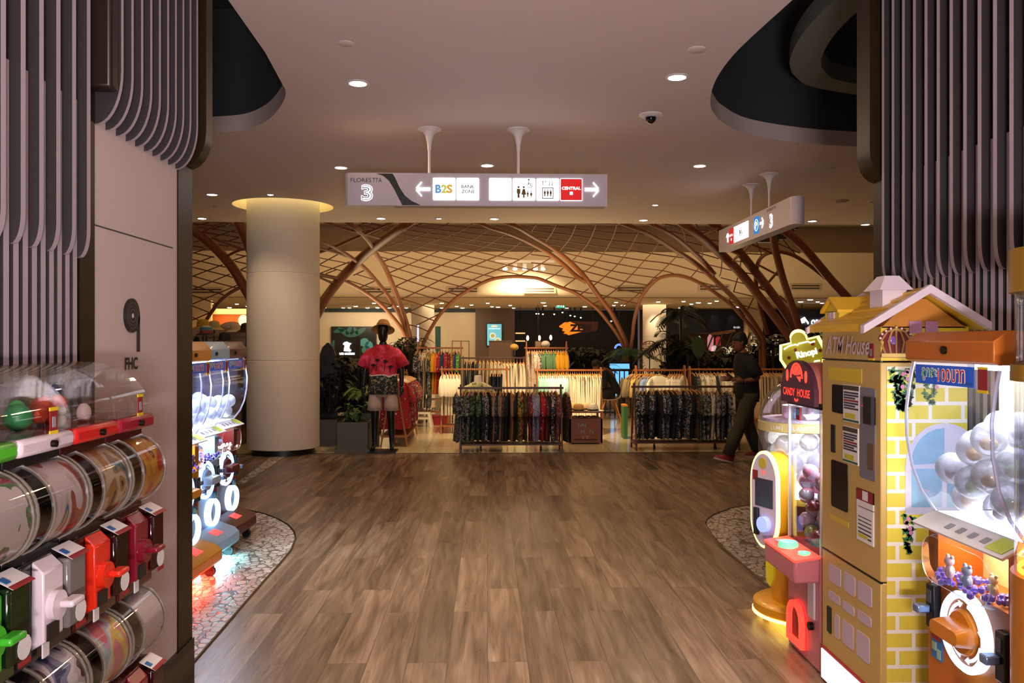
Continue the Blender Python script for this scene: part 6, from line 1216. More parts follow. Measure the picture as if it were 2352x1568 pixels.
for i, (px, w2) in enumerate(((1322, .05), (1336, .06), (1352, .05), (1366, .05))):
    p = P(px, 957, 12.9); t = thing('folded_scarf', 'patterned folded scarf in the open shelf of the cabinet, '+ORD[i], 'scarf', (p.x, 12.95, zs)); B().loft([[(a_*w2*cos(q), a_*.08*sin(q), z) for q in (2*pi*k/12 for k in range(12))] for a_, z in ((1, 0), (1.05, .015), (.9, .03), (.5, .036))]).build('cloth', pattern('scarf_print', [(0, '3a2018'), (.45, '8a5a34'), (.5, 'd0b890'), (.56, '5a2a1c')], 25), t)
c = G(972, 981); t = thing('plastic_stool', 'cream plastic stool with arched sides on the tiled floor', 'stool', (c.x, c.y+.12, 0)); m_st = M('stool_cream', 'd8ccb0', .4)
zt_ = P(972, 948, c.y).z
B().box(-.13, .13, -.13, .13, zt_-.03, zt_).build('seat', m_st, t, bevel=.01)
for x, y in ((-1, -1), (1, -1), (-1, 1), (1, 1)): B().loft([[(x*(.155)+a_*.025, y*.155+b_*.025, 0) for a_, b_ in ((-1,-1), (1,-1), (1,1), (-1,1))], [(x*.11+a_*.022, y*.11+b_*.022, zt_-.02) for a_, b_ in ((-1,-1), (1,-1), (1,1), (-1,1))]]).build('leg', m_st, t)
for y in (-.13, .13): B().box(-.12, .12, y-.01, y+.01, zt_-.12, zt_-.08).build('rung', m_st, t)
p = G(1006, 977); t = thing('storage_crate', 'red storage crate on the floor beside the stool', 'crate', (p.x, p.y+.2, 0)); B().loft([[(-.15, -.12, 0), (.15, -.12, 0), (.15, .12, 0), (-.15, .12, 0)], [(-.17, -.14, .17), (.17, -.14, .17), (.17, .14, .17), (-.17, .14, .17)]]).build('body', M('crate_red', '8c1418', .45), t); B().box(-.18, .18, -.15, .15, .165, .185).build('rim', M('crate_red', '8c1418', .45), t)
t = thing('shoe_bench', 'low bench with sandals on it under the tall back left rack', 'bench', (P(987, 950, 16.4).x, 16.4, 0)); B().box(-.42, .42, -.15, .15, .20, .23).build('top', m_wood, t)
for x in (-.38, .38): B().box(x-.03, x+.03, -.14, .14, 0, .2).build('leg', m_wood, t)
for i, (dx, c_) in enumerate(((-.3, 'd8c8b4'), (-.2, 'c8b8a4'), (-.02, 'd8ccc0'), (.08, 'c0a890'), (.24, '6a4a30'), (.33, '5a3c28'))):
    s = thing('sandal', '%s sandal on the low bench, %s' % ('pale' if i < 4 else 'brown', ORD[i]), 'shoe', (t.location.x+dx, 16.34, .23)); B().loft([[(.035*cos(q), .11*sin(q), z) for q in (2*pi*k/12 for k in range(12))] for z in (0, .02)]).build('sole', M('shoe_'+c_, c_, .5), s); B().tube([(-.035, .03, .015), (-.02, .03, .05), (.02, .03, .05), (.035, .03, .015)], .012, 6).build('strap', M('shoe_'+c_, c_, .5), s)
p = P(1149, 815, 17.2); t = thing('wicker_box', 'brown woven wicker box unit standing behind the back centre rail', 'box', (p.x, 17.2, 0)); zz = P(1149, 782, 17.2).z; B().box(-.235, .235, -.2, .2, 0, zz-.02).build('body', M('wicker_brown', '5a4030', .7, bump=.8, bscale=90), t); B().box(-.245, .245, -.21, .21, zz-.02, zz).build('lid', M('wicker_brown', '5a4030', .7), t)
# figures on the shelf behind (gold bust hat stand and plush)
for px, py, Y_, c_, lab in ((1181, 797, 16.6, 'c89848', 'golden tan hat stacked on a stand behind the back centre rail'), (1253, 790, 16.6, 'c8b8a8', 'pale knit hat on a stand above the tall back centre rack')):
    p = P(px, py, Y_); t = thing('hat_stand', lab, 'hat stand', (p.x, p.y, 0)); B().cyl((0,0,0), .015, .02, p.z-.03, n=8).build('pole', m_black, t); B().cyl((0,0,0), .12, 0, .02, n=16).build('foot', m_black, t); B().ball((0,0,p.z), .09, .09, .07, n=14, m=8).build('hat', M('hat_'+c_, c_, .7), t)
# white shell chair with wooden legs
c = G(1408, 967); CXh, CYh = c.x-.02, c.y+.25; m_sh = M('chair_shell', 'd8c8a8', .4); m_leg = M('chair_leg_wood', 'b8722c', .4)
t = thing('shell_chair', 'white shell chair with splayed wooden legs beside the blue screen', 'chair', (CXh, CYh, 0))
prf = [(-.26, .45), (-.1, .43), (.08, .435), (.17, .47), (.20, .56), (.24, .70), (.28, .86)]
B().loft([[(x, y+.02, z+.0) for x, z in prf] for y in (-.2,)]+[[(x, y, z-.02*(1 if abs(y) < .15 else 0)) for x, z in prf] for y in (-.19, -.1, 0, .1, .19)]+[[(x, .2, z) for x, z in prf]], closed=False, caps=False).build('shell', m_sh, t, solid=.018, smooth=1.2)
for x, y in ((-.17, -.13), (.13, -.13), (-.17, .13), (.13, .13)): B().tube([(x*1.5, y*1.5, 0), (x*.6, y*.6, .43)], [.012, .018], 8).build('leg', m_leg, t)
B().box(-.14, .12, -.1, .1, .405, .43).build('frame', M('frame_rust', '7a3418', .5), t)
t = thing('green_board', 'upright green board with an orange top edge beside the T-shirt rack', 'board', (P(1434, 965, 13.6).x, 13.6, 0)); B().box(-.03, .03, -.15, .15, 0, P(1434, 928, 13.6).z-.03).build('panel', M('board_green', '2c6a34', .5), t); B().box(-.032, .032, -.152, .152, P(1434, 928, 13.6).z-.03, P(1434, 928, 13.6).z).build('edge', M('edge_orange', 'c87820', .5), t)
t = thing('display_counter', 'long white display counter with hats on top, behind the coloured stations', 'counter', (P(500, 800, 14.4).x, 14.4, 0)); zz = P(540, 752, 14.2).z
B().box(-.9, .75, -.15, .4, zz-.15, zz).build('top', M('counter_white', 'c8b49c', .5), t); B().box(-.88, .73, -.1, .38, 0, zz-.15).build('body', M('counter_cream', 'b8ac98', .5), t)
# hats on a stand behind the stations
for px, py, Y_, st, lab in ((466, 742, 12.4, 'd0a42c', 'yellow sun hat on the left of the hat display'), (474, 757, 12.2, None, 'striped blue and red sun hat in the hat display'), (492, 745, 13.2, 'e0c888', 'pale lit straw hat behind the striped one'), (517, 772, 12.4, '2a1c14', 'dark brown round hat right of the striped one'), (566, 750, 13.0, '4a2c1c', 'dark felt hat half hidden by the round column'), (540, 751, 14.2, 'f0e0c0', 'flat pale straw hat lying on the white counter')):
    p = P(px, py, Y_); t = thing('sun_hat', lab, 'hat', (p.x, p.y, p.z-.05)); b = B().lathe([(.15, -.03), (.155, -.035), (.105, .0), (.09, .0)], 26, caps=False); b.lathe([(.092, 0), (.088, .05), (.075, .095), (.03, .112), (.001, .112)], 26, caps=False)
    if st: mt = M('hat_'+st, st, .7, bump=.3, bscale=150)
    else:
        mt = M('hat_stripes', 'd0c4b0', .7); 
    b.build('crown_and_brim', mt, t, smooth=1.0)
    if not st:
        for z, r0, c_ in ((.0, .0935, 'a83c3c'), (.022, .0925, 'a83c3c'), (.045, .090, '4a94b4'), (.066, .087, '4a94b4')): B().lathe([(r0, z), (r0-.0015, z+.02)], 26, caps=False).build('stripe', M('stripe_'+c_, c_, .7), t)
        B().lathe([(.152, -.029), (.157, -.034), (.106, .001), (.094, .001)], 26, caps=False).build('brim_cover', M('brim_dark', '3a2c34', .7), t)
    if Y_ < 14.1: B().cyl((0, 0, 0), .012, -(p.z-.05), 0, n=8).build('stand', m_black, t)
for px, w2, c_, lab in ((452, .10, '101418', 'black coat hung at the left of the hat display'), (571, .08, '0e1214', 'black garment hung against the round column side')):
    p = P(px, 790, 13.0); t = thing('hanging_coat', lab, 'garment', (p.x, p.y, 0)); B().loft([[(a_*w2*cos(q), a_*.09*sin(q), z) for q in (2*pi*k/14 for k in range(14))] for a_, z in ((1.2, .3), (1.1, .8), (.9, 1.3), (.5, 1.62), (.2, 1.68))]).build('cloth', M('coat_'+c_, c_, .8), t); B().cyl((0,0,0), .015, 0, .4, n=8).build('stand', m_black, t)
p = P(490, 790, 13.0); t = thing('hat_table', 'brown cluttered table of beads and straw goods under the hats', 'table', (p.x, 13.0, 0)); B().box(-.45, .5, -.2, .25, 1.36, 1.40).build('top', m_dwood, t); B().box(-.43, .48, -.18, .23, 0, 1.36).build('skirt', M('skirt_tan', '7a5c3c', .7), t)
b = B(); rr = random.Random(3)
for i in range(120): b.ball((rr.uniform(-.42, .45), rr.uniform(-.17, .2), 1.41+rr.uniform(0, .12)), rr.uniform(.008, .02), n=6, m=4)
tag(b.build('bead_goods', pattern('beads', [(0, '4a3424'), (.45, '8a6a44'), (.55, 'd8d0c8'), (.62, '3a2418')], 30, rough=.3), t), kind='stuff')
# =====================================================================  FIGURES
def skinned(verts, edges, root, sub=2):
    """grow one continuous body round a skeleton; returns a B holding the evaluated mesh"""
    me = bpy.data.meshes.new('sk'); names = list(verts); me.from_pydata([verts[n][0] for n in names], [(names.index(a), names.index(b_)) for a, b_ in edges], [])
    o = bpy.data.objects.new('sk', me); COL.objects.link(o); m = o.modifiers.new('s', 'SKIN'); m.use_smooth_shade = True
    for i, n in enumerate(names):
        r = verts[n][1]; me.skin_vertices[0].data[i].radius = r if isinstance(r, tuple) else (r, r); me.skin_vertices[0].data[i].use_root = (n == root)
    s = o.modifiers.new('u', 'SUBSURF'); s.levels = sub; s.render_levels = sub
    bpy.context.view_layer.update(); ev = bpy.data.meshes.new_from_object(o.evaluated_get(bpy.context.evaluated_depsgraph_get()))
    b = B(); b.add([v.co[:] for v in ev.vertices], [list(p.vertices) for p in ev.polygons]); bpy.data.objects.remove(o); return b
def hand(b, w, d, side, s=1.0, curl=.35):
    """palm and five fingers from the wrist w along direction d; side = thumb direction"""
    w, d, side = Vector(w), Vector(d).normalized(), Vector(side).normalized(); nrm = d.cross(side).normalized()
    b.tube([w, w+d*.03*s, w+d*.08*s, w+d*.092*s], [.022*s, .032*s, .036*s, .026*s], 10)
    for k, (o_, l) in enumerate(((.030, .068), (.011, .078), (-.009, .072), (-.027, .056))):
        p0 = w+d*.085*s+side*o_*s; p1 = p0+d*l*.5*s+nrm*curl*.02*s; p2 = p1+d*l*.4*s+nrm*curl*.045*s
        b.tube([p0-d*.02*s, p0, p1, p2], [.010*s, .0095*s, .0085*s, .006*s], 7)
    p0 = w+d*.035*s+side*.03*s; b.tube([p0-side*.015*s, p0, p0+d*.03*s+side*.022*s, p0+d*.06*s+side*.026*s], [.011*s, .012*s, .010*s, .007*s], 7)
def shell(rings, n=22):
    """clothing tube: rings = (centre, rx, ry[, tilt axis dir])"""
    out = []
    for c, rx, ry in rings: out.append([(c[0]+rx*cos(a), c[1]+ry*sin(a), c[2]) for a in (2*pi*k/n for k in range(n))])
    return out
def sleeve(pts, rs, n=12): return B().tube(pts, rs, n, caps=False)
# ---- mannequin
MX, MY = P(880, 900, 12.0).x, 12.0; t = thing('mannequin', 'black mannequin in a red palm shirt, white shorts and straw hat', 'mannequin', (MX, MY, 0)); tM = t
m_mn = M('mannequin_black', '0c0d0f', .35)
V = {'pel': ((0, 0, .98), (.155, .11)), 'wst': ((0, 0, 1.12), (.14, .10)), 'chs': ((0, -.01, 1.32), (.175, .115)), 'sho': ((0, 0, 1.44), (.11, .075)), 'nck': ((0, 0, 1.55), .056), 'nk2': ((0, -.01, 1.63), .055)}
E = [('pel', 'wst'), ('wst', 'chs'), ('chs', 'sho'), ('sho', 'nck'), ('nck', 'nk2')]
for s, sd in ((-1, 'l'), (1, 'r')):
    V.update({'sh'+sd: ((s*.20, 0, 1.42), .052), 'el'+sd: ((s*.265, .0, 1.18), .045), 'wr'+sd: ((s*.275, -.06, .94), .028), 'hp'+sd: ((s*.095, 0, .90), .095), 'kn'+sd: ((s*.115, -.01, .52), .06), 'ca'+sd: ((s*.12, .02, .36), .055), 'an'+sd: ((s*.125, .02, .10), .036), 'to'+sd: ((s*.14, -.12, .05), (.04, .03))})
    E += [('sho', 'sh'+sd), ('sh'+sd, 'el'+sd), ('el'+sd, 'wr'+sd), ('pel', 'hp'+sd), ('hp'+sd, 'kn'+sd), ('kn'+sd, 'ca'+sd), ('ca'+sd, 'an'+sd), ('an'+sd, 'to'+sd)]
b = skinned(V, E, 'pel')
b.loft([[(rx*cos(a), -.015+ry*sin(a), z) for a in (2*pi*k/18 for k in range(18))] for rx, ry, z in ((.02, .03, 1.595), (.055, .075, 1.615), (.068, .09, 1.66), (.076, .098, 1.72), (.077, .1, 1.77), (.066, .09, 1.83), (.035, .05, 1.865))])
for s in (-1, 1): hand(b, (s*.275, -.06, .945), (s*.02, -.12, -1), (-s*.4, -1, 0), .95)
b.build('body', m_mn, t, smooth=1.2)
rg = shell([((0, 0, .84), .222, .165), ((0, 0, .93), .215, .16), ((0, 0, 1.0), .21, .155), ((0, 0, 1.15), .20, .145), ((0, -.005, 1.32), .215, .15), ((0, 0, 1.42), .225, .135), ((0, 0, 1.485), .198, .118), ((0, 0, 1.535), .13, .10), ((0, -.005, 1.555), .078, .075)], 28)
def shirt_mat():
    m = bpy.data.materials.new('palm_shirt'); m.use_nodes = True; nt = m.node_tree; L = nt.links; N = nt.nodes.new; bb = nt.nodes['Principled BSDF']; bb.inputs['Roughness'].default_value = .8
    t_ = N('ShaderNodeTexCoord'); n1 = N('ShaderNodeTexNoise'); n1.inputs['Scale'].default_value = 7; n1.inputs['Distortion'].default_value = .8; L.new(t_.outputs['Object'], n1.inputs['Vector'])
    r1 = N('ShaderNodeValToRGB'); e = r1.color_ramp.elements; e[0].position = .42; e[0].color = lin('b8182c'); e[1].position = .62; e[1].color = lin('e04a6c'); L.new(n1.outputs['Fac'], r1.inputs[0])
    n2 = N('ShaderNodeTexNoise'); n2.inputs['Scale'].default_value = 22; n2.inputs['Distortion'].default_value = 1.5; L.new(t_.outputs['Object'], n2.inputs['Vector'])
    r2 = N('ShaderNodeValToRGB'); r2.color_ramp.interpolation = 'CONSTANT'; e = r2.color_ramp.elements; e[0].color = lin('14181c'); e[1].position = .54; e[1].color = lin('2c5a54')
    for p_, c_ in ((.60, 'd8b878'), (.64, '8c2430'), (.68, '14181c')): x = e.new(p_); x.color = lin(c_)
    L.new(n2.outputs['Fac'], r2.inputs[0])
    sp = N('ShaderNodeSeparateXYZ'); L.new(t_.outputs['Object'], sp.inputs[0]); ma = N('ShaderNodeMath'); ma.operation = 'MULTIPLY_ADD'; ma.inputs[1].default_value = .10; L.new(n1.outputs['Fac'], ma.inputs[0]); L.new(sp.outputs['Z'], ma.inputs[2])
    def thr(v):
        g = N('ShaderNodeMath'); g.operation = 'GREATER_THAN'; g.inputs[1].default_value = v; L.new(ma.outputs[0], g.inputs[0]); return g
    mx = N('ShaderNodeMix'); mx.data_type = 'RGBA'; L.new(thr(1.155).outputs[0], mx.inputs[0]); L.new(r2.outputs[0], mx.inputs[6]); mx.inputs[7].default_value = lin('e0c8c0')
    m2 = N('ShaderNodeMix'); m2.data_type = 'RGBA'; L.new(thr(1.175).outputs[0], m2.inputs[0]); L.new(mx.outputs[2], m2.inputs[6]); L.new(r1.outputs[0], m2.inputs[7]); L.new(m2.outputs[2], bb.inputs['Base Color']); return m
m_ps = shirt_mat(); b = B().loft(rg, caps=False)
for s in (-1, 1): b.tube([(s*.10, 0, 1.465), (s*.185, 0, 1.438), (s*.245, 0, 1.35), (s*.295, 0, 1.235)], [.060, .072, .084, .095], 16, caps=False)
st_ = b.build('shirt', m_ps, t, smooth=1.2, solid=.006)
for s in (-1, 1): B().loft([[(s*.012, -.095, 1.50), (s*.075, -.085, 1.565)], [(s*.03, -.12, 1.455), (s*.115, -.10, 1.515)]], closed=False, caps=False).build('collar', m_ps, st_, solid=.006)
m_pl = M('print_black', '16100f', .8)
for px_, zt_, zb in ((-.06, 1.335, 1.17), (.055, 1.32, 1.17), (-.12, 1.26, 1.16), (.13, 1.24, 1.15)):
    b = B(); yb_ = -.165 if abs(px_) < .1 else -.145; b.tube([(px_-.02, yb_, zb), (px_, yb_-.003, zt_)], .004, 5)
    for k in range(8): a = pi*2*k/8+.2; b.tube([(px_, yb_-.003, zt_), (px_+.022*cos(a), yb_-.003, zt_+.016*sin(a)+.004), (px_+.042*cos(a), yb_-.001, zt_+.022*sin(a)-.010)], [.008, .007, .002], 5)
    b.build('palm_print', m_pl, st_)
for z in (1.36, 1.25, 1.12): B().ball((.0, -.156, z), .007, .004, .007, n=8, m=5).build('button', m_pl, st_)
m_sw = M('shorts_white', 'b8a294', .75, bump=.2, bscale=30); b = B().loft(shell([((0, 0, .80), .20, .135), ((0, 0, .92), .19, .135), ((0, 0, 1.0), .18, .13)], 24), caps=False)
for s in (-1, 1): b.loft(shell([((s*.118, 0, .60), .108, .115), ((s*.115, 0, .70), .105, .118), ((s*.105, 0, .82), .10, .125), ((s*.09, 0, .90), .095, .125)], 18), caps=False)
b.build('shorts', m_sw, t, smooth=1.2, solid=.006)
hb_ = bpy.data.objects.new('straw_hat', None); COL.objects.link(hb_); hb_.parent = t; hb_.location = (0, .015, 1.80); hb_.rotation_euler = (radians(-27), 0, 0)
bh = B(); bh.lathe([(.165, -.03), (.168, -.036), (.135, -.022), (.105, .0)], 32, caps=False); bh.lathe([(.106, 0), (.098, .055), (.074, .105), (.034, .125), (.001, .122)], 32, caps=False); bh.build('hat_body', M('straw_tan', 'c8964c', .7, bump=.4, bscale=160), hb_, smooth=1.2); B().lathe([(.1075, .002), (.105, .022)], 32, caps=False).build('hat_band', M('straw_band', 'a06a2c', .6), hb_)
B().box(-.2, .2, -.2, .2, 0, .018).build('base_plate', m_mn, t)
# ---- walking man
WX, WY = P(1712, 900, 10.9).x, 10.9
t = thing('person', 'person walking left in dark shirt, khaki trousers and red shoes, holding a phone', 'person', (WX, WY, 0)); tW = t
m_skin = M('skin_dark_tan', '7a4a34', .55); m_hair = M('hair_black', '0a0808', .6); m_tee = M('shirt_black', '0f1114', .85); m_kh = M('trousers_khaki', '3c3a2c', .85, bump=.15, bscale=60); m_rs = M('shoe_red', '8c1a1c', .6)
V = {'pel': ((.02, 0, .93), (.13, .11)), 'wst': ((.02, 0, 1.06), (.13, .10)), 'chs': ((.0, 0, 1.26), (.15, .11)), 'sho': ((-.01, 0, 1.35), (.09, .07)), 'nck': ((-.03, 0, 1.45), .056), 'nk2': ((-.05, 0, 1.51), .054)}
E = [('pel', 'wst'), ('wst', 'chs'), ('chs', 'sho'), ('sho', 'nck'), ('nck', 'nk2')]
LEG = {'n': [(.03, -.09, .86), (-.10, -.09, .49), (-.17, -.09, .32), (-.265, -.09, .10), (-.36, -.09, .055)], 'f': [(.03, .09, .86), (.06, .09, .49), (.12, .09, .32), (.20, .09, .13), (.13, .09, .05)]}
ARM = {'n': [(.01, -.19, 1.33), (.10, -.235, 1.11), (-.09, -.21, 1.085)], 'f': [(-.0, .19, 1.33), (.02, .24, 1.10), (-.16, .10, 1.09)]}
for k in 'nf':
    L = LEG[k]; V.update({'hp'+k: (L[0], .09), 'kn'+k: (L[1], .058), 'ca'+k: (L[2], .052), 'an'+k: (L[3], .036), 'to'+k: (L[4], (.035, .028))}); A = ARM[k]; V.update({'sh'+k: (A[0], .05), 'el'+k: (A[1], .042), 'wr'+k: (A[2], .027)})
    E += [('pel', 'hp'+k), ('hp'+k, 'kn'+k), ('kn'+k, 'ca'+k), ('ca'+k, 'an'+k), ('an'+k, 'to'+k), ('sho', 'sh'+k), ('sh'+k, 'el'+k), ('el'+k, 'wr'+k)]
b = skinned(V, E, 'pel')
hc = Vector((-.075, 0, 1.585))                                    # head, looking left and down
tl = Matrix.Rotation(radians(-14), 4, 'Y')
def hv(p): return hc+(tl @ Vector(p))
b.loft([[tuple(hv((x+rx*cos(a), ry*sin(a), z))) for a in (2*pi*k/20 for k in range(20))] for x, rx, ry, z in ((-.02, .03, .03, -.115), (-.02, .062, .048, -.10), (-.012, .080, .060, -.06), (-.004, .088, .068, -.01), (.004, .092, .072, .04), (.008, .082, .066, .085), (.01, .045, .04, .112))])
b.loft([[tuple(hv((-.085-.0*q, .014*cos(a)*w_, .012*sin(a)*w_-.012+z))) for a in (2*pi*k/8 for k in range(8))] for q, w_, z in ((0, 1.2, 0), (1, .9, -.008))])
b.tube([hv((-.082, 0, .02)), hv((-.098, 0, -.012)), hv((-.108, 0, -.028)), hv((-.09, 0, -.036))], [.008, .012, .014, .008], 8)     # nose
for s in (-1, 1):
    b.ball(tuple(hv((.012, s*.072, -.005))), .018, .009, .030, n=10, m=6)                                                         # ears
b.tube([hv((-.084, -.02, -.062)), hv((-.090, 0, -.064)), hv((-.084, .02, -.062))], [.005, .008, .005], 6)                          # lips
hand(b, ARM['n'][2], (-1, .1, .08), (0, .3, 1), .95, .8); hand(b, ARM['f'][2], (-1, -.35, .12), (0, .2, 1), .95, .8)
b.build('body', m_skin, t, smooth=1.2)
for s in (-1, 1): B().ball(tuple(hv((-.078, s*.030, .012))), .009, .011, .008, n=10, m=6).build('eye', M('eye_dark', '140c0a', .2), t); B().tube([hv((-.086, s*.016, .032)), hv((-.082, s*.045, .034))], .0045, 5).build('eyebrow', m_hair, t)
b = B(); b.loft([[tuple(hv((x+rx*cos(a), ry*sin(a), z+.012*cos(a)))) for a in (2*pi*k/20 for k in range(20))] for x, rx, ry, z in ((.045, .060, .070, -.045), (.03, .080, .076, .0), (.012, .096, .079, .045), (.008, .098, .080, .07), (.010, .085, .070, .105), (.012, .045, .04, .130))]); b.build('hair', m_hair, t, smooth=1.2)
b = B().loft(shell([((.03, 0, .84), .155, .185), ((.03, 0, .92), .155, .18), ((.025, 0, 1.06), .15, .17), ((.005, 0, 1.24), .16, .19), ((-.005, 0, 1.34), .145, .205), ((-.015, 0, 1.40), .125, .17), ((-.02, 0, 1.43), .09, .11), ((-.03, 0, 1.455), .068, .07)], 24), caps=False)
for k, s in (('n', -1), ('f', 1)): A = ARM[k]; b.tube([(A[0][0], s*.11, 1.36), A[0], tuple((Vector(A[0])*.45+Vector(A[1])*.55)), tuple((Vector(A[0])*.12+Vector(A[1])*.88))], [.06, .083, .082, .080], 14, caps=False)
b.build('shirt', m_tee, t, smooth=1.2, solid=.006)
b = B().loft(shell([((.03, 0, .80), .15, .17), ((.03, 0, .90), .148, .17), ((.025, 0, .98), .14, .165)], 22), caps=False)
for k in 'nf':
    L = LEG[k]; L2 = [Vector(q) for q in L]; b.tube([L2[0]+Vector((0, 0, .06)), L2[0], (L2[0]+L2[1])/2, L2[1], L2[2], L2[3]+Vector((.0, 0, -.0))], [.115, .112, .098, .085, .082, .076], 16, caps=False)
b.build('trousers', m_kh, t, smooth=1.2, solid=.006)
for k in 'nf':
    L = LEG[k]; a, c_ = Vector(L[3]), Vector(L[4]); d = (c_-a); d.z = 0; d.normalize(); hz = .0 if k == 'n' else .045
    pitch = radians(14) if k == 'n' else radians(-22)
    sh = bpy.data.objects.new('shoe', None); COL.objects.link(sh); sh.parent = t; sh.location = (a.x+.02, a.y, hz); sh.rotation_euler = (0, pitch if k == 'n' else -radians(18)*-1*0+radians(20)*0, 0)
    B().loft([[(.045-.0*x, 0, 0)] and [(cx_+rx*cos(q), .045*f*sin(q), z) for q in (2*pi*k_/18 for k_ in range(18))] for cx_, rx, f, z in ((-.08, .135, 1, 0), (-.08, .137, 1.02, .022))]).build('sole', M('sole_white', 'c0b4a8', .6), sh)
    B().loft([[(cx_+rx*cos(q), .044*f*sin(q), z) for q in (2*pi*k_/18 for k_ in range(18))] for cx_, rx, f, z in ((-.08, .132, 1, .022), (-.07, .122, .95, .05), (-.02, .075, .85, .085), (.005, .05, .85, .115))]).build('upper', m_rs, sh, smooth=1.0)
ph = thing('mobile_phone', 'dark phone held in the walking person\'s hands', 'phone', (WX-.215, WY-.12, 1.125), 0); o = B().box(-.006, .006, -.038, .038, -.01, .135).build('case', m_black, ph); o.rotation_euler = (0, radians(-50), 0); o = B().box(.0062, .0066, -.034, .034, -.005, .13).build('screen', M('phone_screen', '20242c', .1), ph); o.rotation_euler = (0, radians(-50), 0)
B().lathe([(.031, -.008), (.033, 0), (.031, .008)], 16, (0, 0, 0), 'x', caps=False).build('wrist_band', m_chrome, t, loc=(-.075, -.213, 1.086))
# ---- person seated on the shell chair, bent forward
t = thing('person', 'person in black sitting bent forward on the white shell chair', 'person', (CXh, CYh, 0))
V = {'pel': ((.04, 0, .55), (.12, .13)), 'wst': ((.05, 0, .68), (.115, .13)), 'chs': ((-.03, 0, .88), (.12, .15)), 'sho': ((-.12, 0, 1.0), (.09, .12)), 'nck': ((-.17, 0, 1.04), .055), 'nk2': ((-.205, 0, 1.06), .055)}
E = [('pel', 'wst'), ('wst', 'chs'), ('chs', 'sho'), ('sho', 'nck'), ('nck', 'nk2')]
for k, s in (('n', -1), ('f', 1)):
    V.update({'hp'+k: ((-.02, s*.09, .54), .085), 'kn'+k: ((-.40, s*.11, .52), .06), 'an'+k: ((-.40, s*.11, .10), .038), 'to'+k: ((-.50, s*.11, .05), (.036, .028)), 'sh'+k: ((-.13, s*.19, .97), .058), 'el'+k: ((-.16, s*.22, .70), .042), 'wr'+k: ((-.36, s*.12, .64), .028)})
    E += [('pel', 'hp'+k), ('hp'+k, 'kn'+k), ('kn'+k, 'an'+k), ('an'+k, 'to'+k), ('sho', 'sh'+k), ('sh'+k, 'el'+k), ('el'+k, 'wr'+k)]
b = skinned(V, E, 'pel')
hc = Vector((-.27, 0, 1.10)); tl = Matrix.Rotation(radians(-38), 4, 'Y')
b.loft([[tuple(hv((x+rx*cos(a), ry*sin(a), z))) for a in (2*pi*k/18 for k in range(18))] for x, rx, ry, z in ((-.02, .03, .03, -.115), (-.02, .062, .048, -.10), (-.012, .080, .060, -.06), (0, .088, .07, 0), (.006, .088, .07, .05), (.01, .045, .04, .11))])
b.tube([hv((-.082, 0, .02)), hv((-.102, 0, -.02)), hv((-.09, 0, -.036))], [.008, .013, .008], 8)
for s in (-1, 1): b.ball(tuple(hv((.012, s*.072, -.005))), .018, .009, .030, n=10, m=6); hand(b, V['wr'+('n' if s < 0 else 'f')][0], (-1, 0, -.1), (0, -s, .6), .95, .6)
b.build('body', m_skin, t, smooth=1.2)
B().loft([[tuple(hv((x+rx*cos(a), ry*sin(a), z))) for a in (2*pi*k/18 for k in range(18))] for x, rx, ry, z in ((.05, .065, .074, -.07), (.03, .085, .079, .0), (.012, .098, .081, .05), (.010, .082, .068, .10), (.012, .04, .036, .128))]).build('hair', m_hair, t, smooth=1.2)
b = B(); q = [(.09, .55, .15, .17), (.09, .66, .145, .165), (.04, .78, .15, .175), (-.03, .90, .145, .19), (-.09, .98, .12, .19), (-.145, 1.03, .08, .12), (-.18, 1.05, .065, .07)]
b.loft([[(x+rx*cos(a)*.9, ry*sin(a), z-rx*cos(a)*.45) for a in (2*pi*k/20 for k in range(20))] for x, z, rx, ry in q], caps=False)
for s in (-1, 1): b.tube([(-.11, s*.14, .98), (-.13, s*.19, .97), (-.155, s*.225, .74), (-.30, s*.16, .66)], [.06, .078, .07, .05], 12, caps=False)
b.build('jacket', m_tee, t, smooth=1.2, solid=.006)
b = B()
for s in (-1, 1): b.tube([(.06, s*.07, .56), (-.10, s*.10, .56), (-.40, s*.112, .535), (-.425, s*.112, .48), (-.40, s*.112, .10)], [.12, .112, .085, .08, .07], 14, caps=False)
b.build('trousers', M('trousers_black', '121110', .85), t, smooth=1.2, solid=.006)
for s in (-1, 1): B().loft([[(-.44+rx*cos(q_), s*.11+.042*f*sin(q_), z) for q_ in (2*pi*k_/16 for k_ in range(16))] for rx, f, z in ((.13, 1, 0), (.13, 1, .03), (.09, .9, .07), (.05, .9, .1))]).build('shoe', m_black, t)
# =====================================================================  PLANTS
def leafmat(c, nm): return M(nm, c, .5)
m_dk = leafmat('0f1a0b', 'leaf_shade'); m_md = leafmat('2a4a1c', 'leaf_mid'); m_lt = leafmat('5a7430', 'leaf_light'); m_stem = M('plant_stem', '2a2014', .7); m_pot = M('planter_grey', '4a4a44', .6); m_soil = M('soil', '1a120c', .9)  # darkest leaf colour has the shade of the unlit plants painted in
def blade(b, p, d, L, w, droop, n=5, up=None):
    d = Vector(d).normalized(); side = d.cross(Vector((0,0,1))); side = side.normalized() if side.length > .01 else Vector((1,0,0)); pts = []
    for i in range(n+1):
        f = i/n; c = Vector(p)+d*L*f+Vector((0,0,-droop*L*f*f)); ww = w*sin(pi*min(.97, f*.9+.08)); pts.append((c-side*ww+Vector((0,0,.25*ww)), c, c+side*ww+Vector((0,0,.25*ww))))
    for i in range(n): a, c = pts[i], pts[i+1]; b.add([a[0], a[1], a[2], c[0], c[1], c[2]], [(0,1,4,3), (1,2,5,4)])
